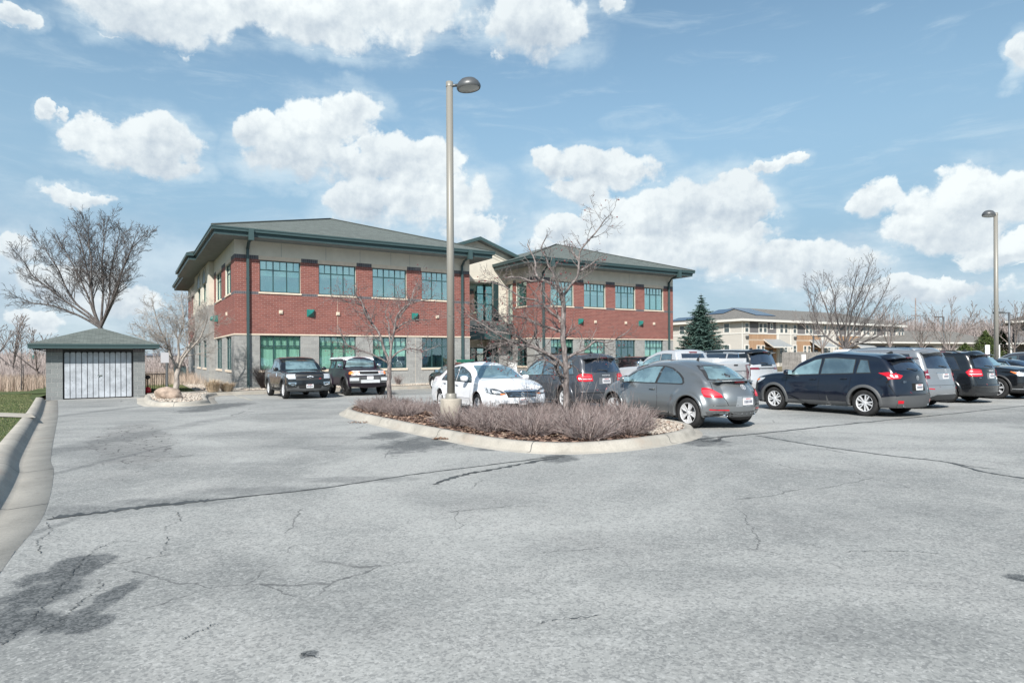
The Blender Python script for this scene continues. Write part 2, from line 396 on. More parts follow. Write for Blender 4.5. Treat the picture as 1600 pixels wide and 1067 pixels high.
def rnd_mat(name, cols, rough=.85, spec=.2, tr=0.):
    # one colour per loose piece (leaf, stone, twig)
    m, T, b, tc = matn(name, rough, spec)
    g = T.add('ShaderNodeNewGeometry')
    r = T.add('ShaderNodeValToRGB'); T.l.new(g.outputs['Random Per Island'], r.inputs[0])
    e = r.color_ramp.elements
    for i, c in enumerate(cols):
        p = i/(len(cols)-1)
        el_ = e[i] if i < 2 and len(cols) >= 2 else e.new(p)
        el_.position = p; el_.color = (*c, 1)
    T.put(b.inputs['Base Color'], r.outputs[0])
    return m
def window_glass(name, tint=(.45, .72, .70), refl=.42, gl=(.80, .95, 1.)):
    m = bpy.data.materials.new(name); m.use_nodes = True; T = NT(m.node_tree); T.n.clear()
    tr = T.add('ShaderNodeBsdfTransparent', i_0=tint); gs = T.add('ShaderNodeBsdfGlossy', i_0=gl, i_1=.02); bp = T.add('ShaderNodeBump', i_Strength=.35, i_Distance=.03); T.l.new(T.noise(T.add('ShaderNodeTexCoord').outputs['Object'], .9, 2, .5), bp.inputs['Height']); T.l.new(bp.outputs[0], gs.inputs['Normal'])
    lw = T.add('ShaderNodeLayerWeight', i_0=.35)
    f = T.math('ADD', T.math('MULTIPLY', lw.outputs[1], .5), refl, clamp=True)
    mx = T.add('ShaderNodeMixShader', i_0=f, i_1=tr, i_2=gs)
    o = T.add('ShaderNodeOutputMaterial', i_0=mx)
    return m
def car_paint(name, col, metal=.4, rough=.32, flake=.0):
    m = mat(name, col, rough, metal, .5, 1.0)
    m.node_tree.nodes['Principled BSDF'].inputs['Coat Roughness'].default_value = .04
    return m
M_ = {}
M_['asphalt'] = asphalt_mat()
M_['brick'] = brick_mat('red_brick', (.265, .098, .080), (.195, .070, .060), (.37, .26, .235), .31, .105, .013)
M_['soldier'] = brick_mat('grey_soldier_brick', (.115, .112, .125), (.085, .082, .095), (.22, .21, .21), .11, .6, .018, 0., var=.1)
M_['cmu'] = brick_mat('split_face_block', (.36, .36, .35), (.285, .285, .28), (.55, .54, .51), .406, .203, .014, stone=True, bump=.9)
M_['cmu_shed'] = brick_mat('shed_block', (.26, .275, .275), (.215, .225, .23), (.44, .445, .44), .406, .203, .015, stone=True, bump=.9)
M_['eifs'] = varied('cream_render', (.62, .58, .50), .06, 1.5, .9, .2, .1)
M_['lintel'] = varied('limestone_trim', (.66, .56, .455), .07, 4, .8, .3, .1)
M_['green'] = mat('dark_green_metal', (.026, .066, .068), .38, .0, .5)
M_['green_l'] = mat('green_gutter_metal', (.042, .076, .079), .45, .0, .5)
M_['soffit'] = varied('grey_soffit', (.20, .22, .225), .08, 3, .8, .2)
M_['shingle'] = shingle_mat('grey_green_shingles', (.145, .165, .155))
M_['glass_up'] = window_glass('upper_window_glass', (.78, .95, .92), .42, (.84, 1., .98))
M_['glass_lo'] = window_glass('lower_window_glass', (.88, .97, .93), .15)
M_['blind'] = mat('pale_blind', (.62, .74, .71), .8)
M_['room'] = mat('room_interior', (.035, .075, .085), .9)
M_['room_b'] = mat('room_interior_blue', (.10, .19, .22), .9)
M_['concrete'] = concrete_mat('concrete', (.50, .455, .39))
M_['concrete_g'] = concrete_mat('grey_concrete', (.50, .49, .46))
M_['curb'] = concrete_mat('kerb_concrete', (.455, .425, .375))
M_['sealant'] = varied('crack_sealant', (.06, .065, .067), .3, 3, .7, .4)
M_['pole'] = mat('taupe_painted_steel', (.25, .24, .215), .45, .1)
M_['lamp'] = mat('grey_lamp_housing', (.105, .11, .115), .4, .3)
M_['lens'] = mat('lamp_lens', (.42, .43, .42), .2)
M_['wood_w'] = varied('white_painted_boards', (.41, .44, .48), .2, 2.5, .75, .3, .12)
M_['black'] = mat('black_metal', (.012, .012, .013), .5)
M_['white'] = mat('white_paint', (.80, .80, .79), .5)
M_['teal'] = mat('teal_vent_metal', (.018, .17, .15), .4)
M_['red'] = mat('red_plastic', (.50, .02, .03), .4)
M_['stone'] = varied('boulder_stone', (.40, .31, .25), .25, 6, .85, .2, .2, .5)
M_['gravel'] = rnd_mat('river_gravel', [(.22, .18, .15), (.42, .37, .31), (.54, .49, .43), (.32, .27, .23), (.46, .39, .33)])
M_['gravel_bed'] = varied('gravel_bed', (.40, .35, .30), .3, 20, .9, .1)
M_['mulch'] = varied('mulch', (.13, .085, .07), .5, 14, .95, .1, .4, .6)
M_['leaf'] = rnd_mat('dead_leaves', [(.09, .06, .05), (.19, .12, .09), (.34, .23, .17), (.14, .085, .07), (.44, .34, .26)])
M_['twig'] = rnd_mat('shrub_twigs', [(.15, .11, .108), (.28, .225, .215), (.42, .365, .345), (.20, .155, .15), (.34, .285, .27)])
M_['bark'] = bark_mat('grey_bark', (.095, .080, .078), (.30, .265, .255), 16.)
M_['bark_d'] = bark_mat('dark_bark', (.065, .058, .058), (.17, .155, .15))
M_['bark_l'] = bark_mat('pale_bark', (.24, .21, .19), (.46, .42, .38))
M_['bark_far'] = bark_mat('distant_bark', (.16, .135, .125), (.30, .265, .25), 2.)
M_['berry'] = mat('shrivelled_red_fruit', (.20, .035, .04), .6)
M_['lawn'] = varied('lawn_turf', (.095, .122, .052), .4, 1.2, .95, .1, .35)
M_['blade'] = rnd_mat('grass_blades', [(.055, .09, .03), (.11, .145, .055), (.18, .185, .09), (.32, .29, .18)])
M_['field'] = varied('rough_field', (.20, .165, .10), .35, .2, .95, .1, .3)
M_['reed'] = rnd_mat('dry_reeds', [(.30, .225, .18), (.42, .33, .265), (.50, .42, .35), (.25, .19, .155)])
M_['straw'] = rnd_mat('ornamental_straw', [(.36, .27, .18), (.52, .41, .29), (.62, .52, .40)])
M_['needle'] = rnd_mat('spruce_needles', [(.040, .085, .072), (.085, .150, .130), (.150, .230, .205), (.060, .110, .090)])
M_['evergreen'] = rnd_mat('evergreen_sprays', [(.03, .05, .02), (.07, .10, .03), (.11, .14, .05)])
# ------------------------------------------------------------------ ground, lot, kerbs
def struct(o): o['kind'] = 'structure'; return o
def cr_pts(P, n=6, closed=False):
    P = [Vector(p) for p in P]; out = []; N = len(P)
    rng = range(N if closed else N-1)
    for i in rng:
        if closed: p0, p1, p2, p3 = P[i-1], P[i], P[(i+1) % N], P[(i+2) % N]
        else: p1, p2 = P[i], P[i+1]; p0 = P[i-1] if i else p1*2-p2; p3 = P[i+2] if i+2 < N else p2*2-p1
        for k in range(n):
            t_ = k/n
            out.append(.5*((2*p1)+(p2-p0)*t_+(2*p0-5*p1+4*p2-p3)*t_*t_+(3*p1-p0-3*p2+p3)*t_**3))
    if not closed: out.append(P[-1])
    return out
rng = random.Random(7)
b = MB()
xs = [-420, -200, -60, -30, 0, 30, 80, 200, 420]; ys = [-80, -20, 0, 20, 40, 60, 120, 250, 700]
for i in range(len(xs)-1):
    for j in range(len(ys)-1):
        c = [(xs[i], ys[j]), (xs[i+1], ys[j]), (xs[i+1], ys[j+1]), (xs[i], ys[j+1])]
        b.quad(*[(x, y, G(x, y)-.035) for x, y in c])
struct(b.build('ground', M_['field']))
def sheet(name, poly, m, dz=0., ab=True):
    b = MB(); ids = []
    for p in poly:
        q = AB(p[0], p[1], dz=dz) if ab else Vector((p[0], p[1], G(p[0], p[1])+dz))
        ids.append(b.vert(q))
    b.face(ids); me = b.build(name, m)
    bm = bmesh.new(); bm.from_mesh(me.data); bmesh.ops.triangulate(bm, faces=bm.faces); 
    for f in bm.faces:
        if f.normal.z < 0: f.normal_flip()
    bm.to_mesh(me.data); bm.free()
    return me
GUT = [(-5.9, -60), (-5.88, -50), (-5.86, -42), (-5.84, -36), (-5.81, -31), (-5.74, -29), (-5.9, -26), (-6.06, -24.5), (-6.29, -21.2), (-6.8, -13.5), (-7.3, -7), (-7.6, -3.2)]
struct(sheet('parking_lot', GUT+[(-8.1, -2.9), (-8.1, -.5), (-4.3, -.5), (-4.3, -3.6), (36.5, -3.6), (36.5, 12), (58, 12), (58, -60)], M_['asphalt'], 0.))
def kerb(name, path, prof, m, closed=False, side=1):
    # path: world xy points; prof: (offset to the given side, height above grade)
    N = len(path); b = MB(); rows = []
    for i in range(N):
        p = Vector(path[i][:2]); a = Vector(path[i-1][:2]) if (i or closed) else p; c = Vector(path[(i+1) % N][:2]) if (i < N-1 or closed) else p
        d = (c-a).normalized(); nrm = Vector((-d.y, d.x))*side
        row = []
        for o_, h_ in prof:
            q = p+nrm*o_; row.append(b.vert((q.x, q.y, G(q.x, q.y)+h_)))
        rows.append(row)
    for i in range(N if closed else N-1):
        r0, r1 = rows[i], rows[(i+1) % N]
        for k in range(len(prof)-1): b.face((r0[k], r1[k], r1[k+1], r0[k+1]), 0, None, True)
    acc = 0.
    for i in range(1, N):
        acc += (Vector(path[i][:2])-Vector(path[i-1][:2])).length
        if acc > 2.8:
            acc = 0.; d = (Vector(path[i][:2])-Vector(path[i-1][:2])).normalized()*.007
            for k in range(1, len(prof)-2):
                p, q = Vector(b.v[rows[i][k]]), Vector(b.v[rows[i][k+1]]); o_ = Vector((d.x, d.y, 0)); u = Vector((0, 0, .0022))
                n_ = (q-p).cross(o_).normalized(); n_ = n_ if n_.z > 0 else -n_; u = n_*.0022
                b.quad(p-o_+u, q-o_+u, q+o_+u, p+o_+u, 1)
    return struct(b.build(name, [m, M_['sealant']]))
gpath = [AB(a, c) for a, c in cr_pts([(p[0], p[1], 0) for p in GUT], 5) for _ in (0,)] if False else [AB(p.x, p.y) for p in cr_pts([(q[0], q[1], 0) for q in GUT], 5)]
kerb('kerb_and_gutter', gpath, [(-.02, -.03), (0, .006), (.34, -.012), (.40, .0), (.455, .05), (.50, .11), (.56, .145), (.62, .156), (.74, .156), (.76, .10)], M_['curb'], side=1)
KB = [(GUT[i][0]-.74, GUT[i][1]) for i in range(len(GUT))]
lawn = struct(sheet('lawn', KB+[(-8.3, -2.6), (-8.3, 6), (-40, 6), (-40, -60)], M_['lawn'], .13))
sw = [gp(-160, 640, .15), gp(48, 646.5, .15), gp(56, 653, .15), gp(-160, 646.5, .15)]
struct(sheet('sidewalk', [(p.x, p.y) for p in sw], M_['concrete'], .16, ab=False))
# planting island
ISL = [(.30, -19.2), (.2, -22.9), (.26, -25.4), (.35, -27.1), (.68, -28.2), (1.35, -28.78), (2.5, -28.9), (3.9, -28.6), (4.8, -28.05), (5.45, -27.2), (5.65, -26.0), (5.1, -24.9), (4.3, -23.9), (3.5, -22.7),
       (3.1, -20.5), (3.1, -17.2), (2.8, -15.9), (1.9, -15.9), (1.0, -17.2)]
isl = [AB(p.x, p.y) for p in cr_pts([(a, c, 0) for a, c in ISL], 5, True)]
KP = [(-.15, -.03), (-.13, .006), (-.02, .004), (.02, .03), (.045, .10), (.085, .142), (.13, .154), (.22, .154), (.24, .09)]
kerb('island_kerb', isl, KP, M_['curb'], True, side=1)
def inset(poly, d, side):
    N = len(poly); out = []
    for i in range(N):
        a, c = Vector(poly[i-1][:2]), Vector(poly[(i+1) % N][:2]); dd = (c-a).normalized()
        out.append(Vector(poly[i][:2])+Vector((-dd.y, dd.x))*side*d)
    return out
ISL_SIDE = 1
bed = inset(isl, .23, ISL_SIDE)
struct(sheet('island_soil', bed, M_['mulch'], .115, ab=False))
def inpoly(p, poly):
    x, y = p[0], p[1]; r = False; n = len(poly)
    for i in range(n):
        a, c = poly[i], poly[i-1]
        if (a[1] > y) != (c[1] > y) and x < (c[0]-a[0])*(y-a[1])/(c[1]-a[1])+a[0]: r = not r
    return r
# office kerb, walk and peninsula bed
def slab(name, poly, h0, h1, m):
    b = MB(); n = len(poly)
    P0 = [AB(p[0], p[1], dz=h0) for p in poly]; P1 = [AB(p[0], p[1], dz=h1) for p in poly]
    for p in P0+P1: b.vert(p)
    for i in range(n): b.face((i, (i+1) % n, n+(i+1) % n, n+i))
    b.face([n+i for i in range(n)])
    return struct(b.build(name, m))
slab('walkway', [(-4.2, -3.8), (36, -3.8), (36, -2.5), (16, -2.5), (16, 3.6), (14.4, 3.6), (14.4, -2.5), (0, -2.5), (-.4, -1.4), (-4.2, -1.4)], -.05, .15, M_['curb'])
slab('foundation_ledge', [(-.12, -.42), (14.3, -.42), (14.3, -.01), (-.12, -.01)], -.05, .24, M_['concrete_g'])
struct(sheet('gravel_strip', [(0, -2.5), (14.4, -2.5), (14.4, 0), (-.3, 0), (-.3, 28), (-1.6, 28), (-2.0, -1.4), (-.4, -1.4)], M_['gravel_bed'], .165))
struct(sheet('side_lawn', [(-4.2, -1.4), (-2.0, -1.4), (-1.6, 28), (-9.5, 28), (-9.5, 1.5), (-4.2, 1.5)], M_['lawn'], .155))
pen = [(-4.35, -3.9), (-4.4, -8.5), (-4.2, -10.6), (-3.6, -11.4), (-2.9, -11.3), (-2.3, -10.4), (-2.1, -7.5), (-1.9, -5.4), (-1.5, -4.2), (-1.3, -3.85)]
penw = [AB(a, c) for a, c in pen]
kerb('bed_kerb', penw, [(-.30, -.03), (-.28, .006), (-.02, .004), (.02, .03), (.045, .10), (.085, .142), (.13, .154), (.24, .154), (.26, .09)], M_['curb'], False, side=1)
penb = [(-4.1, -3.8), (-4.15, -8.4), (-3.95, -10.4), (-3.5, -11.1), (-2.95, -11.0), (-2.55, -10.2), (-2.35, -7.4), (-2.15, -5.3), (-1.75, -4.0), (-1.6, -3.8)]
struct(sheet('bed_gravel_base', penb, M_['gravel_bed'], .13))
struct(slab('bed_walk', [(-4.3, -3.8), (-2.0, -3.8), (-2.0, -5.9), (-4.3, -5.9)], 0., .157, M_['curb']))
# scattered stones, leaves, grass: stuff
def stones(name, poly, n, r0, r1, dz, seed, ab=True):
    rr = random.Random(seed); b = MB(); xs = [p[0] for p in poly]; ys = [p[1] for p in poly]; k = 0
    while k < n:
        p = (rr.uniform(min(xs), max(xs)), rr.uniform(min(ys), max(ys)))
        if not inpoly(p, poly): continue
        k += 1; q = AB(p[0], p[1], dz=dz) if ab else Vector((p[0], p[1], G(*p)+dz))
        r = rr.uniform(r0, r1)
        b.ico(q, r, 0, rr, (1, rr.uniform(.7, 1), .6), Matrix.Rotation(rr.uniform(0, 6), 3, 'Z'))
    return tag(b.build(name, M_['gravel']), kind='stuff')
stones('bed_gravel', penb, 900, .03, .075, .15, 3)
stones('wall_gravel', [(.2, -2.45), (14.3, -2.45), (14.3, -.45), (.2, -.45)], 1500, .03, .075, .18, 4)
stones('side_gravel', [(-1.9, -1.3), (-.1, -1.3), (-.1, 20), (-1.6, 20)], 900, .04, .09, .18, 5)
stones('island_gravel', [(4.0, -28.3), (5.0, -27.7), (5.4, -26.9), (5.45, -26.0), (4.9, -25.3), (3.9, -26.5), (3.2, -28.4)], 1500, .015, .04, .135, 6)
def litter(name, poly, n, dz, seed, size=(.02, .05)):
    rr = random.Random(seed); b = MB(); xs = [p[0] for p in poly]; ys = [p[1] for p in poly]; k = 0
    while k < n:
        x, y = rr.uniform(min(xs), max(xs)), rr.uniform(min(ys), max(ys))
        if not inpoly((x, y), poly): continue
        k += 1; s = rr.uniform(*size); M = Matrix.Translation((x, y, G(x, y)+dz+rr.uniform(0, .025))) @ Matrix.Rotation(rr.uniform(0, 6.3), 4, 'Z') @ Matrix.Rotation(rr.uniform(-.6, .6), 4, 'X')
        b.quad(*[M @ Vector(p) for p in ((-s, -s*.5, 0), (s*.8, -s*.6, .008), (s, s*.5, 0), (-s*.7, s*.6, .01))])
    return tag(b.build(name, M_['leaf']), kind='stuff')
litter('leaf_litter', bed, 6500, .12, 11)
for i, (px, py, rx, n_) in enumerate(((712, 685, .45, 420), (768, 690, .35, 260), (560, 660, .3, 60), (228, 620, .25, 60))):
    c = gp(px, py); litter('leaf_drift', [(c.x-rx, c.y-.18), (c.x+rx, c.y-.28), (c.x+rx, c.y-.08), (c.x-rx*.6, c.y+.22)], n_, .004, 20+i, (.012, .03))
def blades(name, poly, n, h, m, dz, seed, w=.006, lean=.35, ab=False, dens=None):
    rr = random.Random(seed); b = MB(); xs = [p[0] for p in poly]; ys = [p[1] for p in poly]; k = 0
    while k < n:
        x, y = rr.uniform(min(xs), max(xs)), rr.uniform(min(ys), max(ys))
        if not inpoly((x, y), poly): continue
        k += 1; a = rr.uniform(0, 6.3); hh = h*rr.uniform(.5, 1.15); l = rr.uniform(0, lean)*hh; a2 = rr.uniform(0, 6.3)
        z = G(x, y)+dz; dx, dy = math.cos(a)*w, math.sin(a)*w; lx, ly = math.cos(a2)*l, math.sin(a2)*l
        i0 = len(b.v); b.v += [(x-dx, y-dy, z), (x+dx, y+dy, z), (x+lx*.4+dx*.6, y+ly*.4+dy*.6, z+hh*.6), (x+lx*.4-dx*.6, y+ly*.4-dy*.6, z+hh*.6), (x+lx, y+ly, z+hh)]
        b.face((i0, i0+1, i0+2, i0+3)); b.face((i0+3, i0+2, i0+4))
    return tag(b.build(name, m), kind='stuff')
lawn_poly = [(AB(a, c).x, AB(a, c).y) for a, c in [(-6.75, -27.5), (-7.05, -21.2), (-7.6, -13.3), (-8.05, -7), (-8.6, -3), (-9, 2), (-13, 2), (-14, -18), (-8, -29)]]
blades('lawn_grass', lawn_poly, 60000, .045, M_['blade'], .12, 31, .007, .8)
blades('side_lawn_grass', [tuple(AB(a, c)[:2]) for a, c in [(-4.1, -1.3), (-2.1, -1.3), (-1.9, 12), (-4.1, 12)]], 9000, .06, M_['blade'], .15, 32, .010, .8)
# sealed seams and cracks
def crack(pts, w, seed, name='sealed_crack', jit=.4, n=7, dz=.004, m='sealant'):
    rr = random.Random(seed); P = cr_pts([gp(*p) for p in pts], n); b = MB(); L = []
    for i, p in enumerate(P):
        d = (P[min(i+1, len(P)-1)]-P[max(i-1, 0)]); d.z = 0; d.normalize(); nn = Vector((-d.y, d.x, 0))
        ww = w*rr.uniform(1-jit, 1+jit)*(0.15 if i in (0, len(P)-1) else 1); o_ = nn*rr.uniform(-1, 1)*(w*jit*.7 if w > .02 else .018)
        for s_ in (-.5, .5):
            q = p+o_+nn*ww*s_; L.append(b.vert((q.x, q.y, G(q.x, q.y)+dz)))
    for i in range(len(P)-1): b.face((L[2*i], L[2*i+1], L[2*i+3], L[2*i+2]))
    return struct(b.build(name, M_[m]))
crack([(72, 812), (130, 804), (200, 795), (290, 786), (390, 775), (500, 763), (640, 742), (760, 727), (884, 711)], .045, 1, n=12)
crack([(80, 808), (160, 800), (250, 789), (330, 781)], .10, 2, n=14, jit=.7, dz=.003)
crack([(1082, 688), (1120, 683), (1200, 676), (1310, 664), (1400, 655), (1500, 645), (1620, 632)], .07, 3, n=12)
crack([(1180, 680), (1250, 692), (1310, 701), (1400, 713), (1480, 722), (1536, 737), (1620, 750)], .05, 4, n=12)
crack([(1480, 722), (1520, 729), (1560, 733)], .02, 5)
crack([(678, 757), (715, 744), (760, 735), (820, 724), (882, 713)], .075, 6, n=12, jit=.6, dz=.003)
crack([(1085, 684), (1110, 690), (1135, 682), (1165, 680)], .09, 7, n=8, jit=.6, dz=.003)
for k, pts in enumerate(([(140, 884), (185, 880), (225, 873), (270, 866)], [(285, 1000), (305, 990), (330, 978), (345, 975)], [(0, 1009), (30, 985), (60, 958), (85, 930), (110, 900), (140, 865), (180, 845)],
                         [(276, 800), (283, 812), (262, 822), (256, 830)], [(262, 838), (258, 855), (248, 868)], [(70, 816), (80, 830), (60, 845), (65, 865)], [(1265, 850), (1275, 853)], [(468, 1020), (500, 1030)],
                         [(625, 690), (612, 700), (600, 716)], [(700, 800), (790, 792), (860, 790)], [(840, 975), (880, 967), (940, 962)], [(60, 990), (90, 970), (115, 950), (155, 918), (155, 905)], [(1320, 862), (1400, 861), (1470, 865)])):
    crack(pts, .0050, 50+k, 'hairline_crack', .9, 14, .005)
# faint stall lines by the pickup
for a in (-.6, 2.95, 5.9, 8.8, 11.7):
    b = MB(); P = [AB(a-.05, -9.2, dz=.004), AB(a+.05, -9.2, dz=.004), AB(a+.05, -4.2, dz=.004), AB(a-.05, -4.2, dz=.004)]
    b.quad(*P); struct(b.build('parking_line', varied('worn_line_paint', (.42, .40, .34), .25, 9, .8) if a < -.5 else bpy.data.materials['worn_line_paint']))
# ------------------------------------------------------------------ the office building
off_ = empty('office_building', 'two-storey red brick and grey block office with dark green window frames and wide green eaves', 'building', (ORG.x, ORG.y, 0), TH)
Z_SOF = 7.93; H_LO = (.775, 2.70); H_UP = (5.13, 6.91)
def wall(b, o, d, n_, L, z0, z1, holes, mf, reveal=.14, rm=None, extra_x=(), extra_z=()):
    """o origin(x,y), d direction(x,y), n_ outward normal, holes (x0,x1,z0,z1), mf(x,z)->material slot"""
    xs = sorted(set([0, L]+[v for h in holes for v in h[:2]]+list(extra_x))); zs = sorted(set([z0, z1]+[v for h in holes for v in h[2:4]]+[v for v in extra_z if z0 < v < z1]))
    def pt(x, z, off=0.): return (o[0]+d[0]*x+n_[0]*off, o[1]+d[1]*x+n_[1]*off, z)
    for i in range(len(xs)-1):
        for j in range(len(zs)-1):
            cx, cz = (xs[i]+xs[i+1])/2, (zs[j]+zs[j+1])/2
            if any(h[0] < cx < h[1] and h[2] < cz < h[3] for h in holes): continue
            a, c, e, f = xs[i], xs[i+1], zs[j], zs[j+1]; m = mf(cx, cz)
            if m == 2: e0 = 0.; uv = [(a, .05), (c, .05), (c, .35), (a, .35)]
            else: uv = [(a, e), (c, e), (c, f), (a, f)]
            b.quad(pt(a, e), pt(c, e), pt(c, f), pt(a, f), m, uv)
    for h in holes:
        a, c, e, f = h[:4]; m = mf((a+c)/2, f+.05) if rm is None else rm; m = 3 if m in (2, 4) else m
        r = -reveal
        for q in (((a, e), (a, f)), ((c, f), (c, e)), ((a, f), (c, f)), ((c, e), (a, e))):
            (x1, z1_), (x2, z2) = q; t1 = abs(x2-x1)+abs(z2-z1_)
            b.quad(pt(x1, z1_), pt(x2, z2), pt(x2, z2, r), pt(x1, z1_, r), m if z1_ != z2 or True else m, [(0, 0), (t1, 0), (t1, reveal), (0, reveal)])
WM = [M_['cmu'], M_['brick'], M_['soldier'], M_['eifs'], M_['lintel']]
def office_mf(upper_spans, belt=2.76):
    def mf(x, z):
        if z < belt: return 0
        over = any(a < x < c for a, c in upper_spans)
        if z > 7.14: return 3
        if z > 6.92: return 4 if over else 2
        if 4.98 < z < 5.13 and not over: return 2
        return 1
    return mf
def window(w, h, lights='six', glass='glass_up', room='room_b', blind=.35, blm='blind', seed=0):
    """window in local frame: x across 0..w, y depth (outside is -y), z up 0..h; returns build function"""
    return dict(w=w, h=h, lights=lights, glass=glass, room=room, blind=blind, blm=blm)
def put_window(parent, spec, o, d, n_, z, depth=.09):
    w, h = spec['w'], spec['h']
    M = Matrix(((d[0], -n_[0], 0, o[0]), (d[1], -n_[1], 0, o[1]), (0, 0, 1, z), (0, 0, 0, 1))) @ Matrix.Translation((0, depth, 0))
    b = MB(); F = .055; B = .075
    b.box(0, F, 0, B, 0, h, 0, M); b.box(w-F, w, 0, B, 0, h, 0, M); b.box(F, w-F, .002, B, h-F, h, 0, M); b.box(F, w-F, .002, B, 0, F, 0, M)
    tz = h*.70
    if spec['lights'] == 'six':
        b.box(F, w-F, .004, B, tz-.03, tz+.03, 0, M)
        for k in (1, 2): b.box(w*k/3-.028, w*k/3+.028, .006, B, F, h-F, 0, M)
        for k in range(3): b.box(w*(k+.5)/3-.016, w*(k+.5)/3+.016, .010, B, tz+.03, h-F, 0, M)
    elif spec['lights'] == 'narrow':
        b.box(F, w-F, .004, B, tz-.03, tz+.03, 0, M)
        b.box(w/2-.028, w/2+.028, .006, B, F, h-F, 0, M)
    elif spec['lights'] == 'grid':
        for k in (1, 2, 3):
            if w*k/2 < w: b.box(w*k/2-.03, w*k/2+.03, .006, B, F, h-F, 0, M)
        for k in (1, 2): b.box(F, w-F, .004, B, h*(1-.27*k)-.03, h*(1-.27*k)+.03, 0, M)
    fr = b.build('window', M_['green'], parent)
    g = MB(); g.box(F*.6, w-F*.6, .035, .045, F*.6, h-F*.6, 0, M); g.build('pane', M_[spec['glass']], fr)
    if spec['blind'] > 0:
        q = MB(); zb = h*(1-spec['blind'])
        # hanging blind with a slightly bowed lower hem, and folds
        n_f = 18
        for k in range(n_f):
            x0, x1 = .03+(w-.06)*k/n_f, .03+(w-.06)*(k+1)/n_f; y0 = .14+.012*(k % 2); y1 = .14+.012*((k+1) % 2)
            q.quad(*[M @ Vector(p) for p in ((x0, y0, zb), (x1, y1, zb), (x1, y1, h), (x0, y0, h))])
        q.build('blind', M_[spec['blm']], fr)
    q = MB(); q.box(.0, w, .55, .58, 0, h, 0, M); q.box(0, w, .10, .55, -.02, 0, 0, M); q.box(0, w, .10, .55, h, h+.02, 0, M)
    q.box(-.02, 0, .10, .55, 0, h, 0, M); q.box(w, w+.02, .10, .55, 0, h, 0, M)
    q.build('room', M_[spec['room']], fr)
    return fr
def sill(parent, o, d, n_, L, z, h=.10, mt='lintel', out=.05, name='sill'):
    M = Matrix(((d[0], -n_[0], 0, o[0]), (d[1], -n_[1], 0, o[1]), (0, 0, 1, z), (0, 0, 0, 1)))
    b = MB(); b.box(-.06, L+.06, -out, .10, -h, -.002, 0, M); return b.build(name, M_[mt], parent)
M_['blind_g'] = mat('green_white_blind', (.64, .82, .75), .8)
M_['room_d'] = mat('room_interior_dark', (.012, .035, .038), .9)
A_dir, A_n = (1, 0), (0, -1)
frontL = [1.29+3.24*k for k in range(4)]; frontR = [21.05+3.06*k for k in range(4)]
def front(x0, x1, wins, ww, lowspec, upspec):
    b = MB(); up = [(x-x0, x-x0+ww, *H_UP) for x in wins]; lo = [(x-x0, x-x0+ww, *H_LO) for x in wins]
    mf = office_mf([(u[0]-.05, u[1]+.05) for u in up])
    ex = [v for u in up for v in (u[0]-.05, u[1]+.05)]
    wall(b, (x0, 0), A_dir, A_n, x1-x0, -.6, Z_SOF+.02, up+lo, mf, extra_x=ex, extra_z=(2.76, 4.98, 5.13, 6.92, 7.14))
    b.build('wall', WM, off_)
    bb = MB(); bb.box(x0-.03, x1+.03, -.035, .02, 2.72, 2.80); bb.build('belt_course', M_['lintel'], off_)
    for k, x in enumerate(wins):
        put_window(off_, dict(w=ww, h=H_UP[1]-H_UP[0], lights='six', glass='glass_up', **upspec[k]), (x, 0), A_dir, A_n, H_UP[0])
        sill(off_, (x, 0), A_dir, A_n, ww, H_UP[0])
        put_window(off_, dict(w=ww, h=H_LO[1]-H_LO[0], lights='six', glass='glass_lo', **lowspec[k]), (x, 0), A_dir, A_n, H_LO[0])
        sill(off_, (x, 0), A_dir, A_n, ww, H_LO[0], .13)
S = lambda room, blind, blm='blind': dict(room=room, blind=blind, blm=blm)
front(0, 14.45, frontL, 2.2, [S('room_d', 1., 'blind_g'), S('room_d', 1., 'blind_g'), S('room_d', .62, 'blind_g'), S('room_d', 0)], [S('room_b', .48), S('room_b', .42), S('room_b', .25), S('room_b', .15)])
front(19.65, 33.4, frontR, 2.05, [S('room_d', .3, 'blind_g'), S('room_d', .95, 'blind_g'), S('room_d', .0), S('room_d', 1., 'blind_g')], [S('room_b', .98), S('room_b', .45), S('room_b', .40), S('room_b', 1.)])
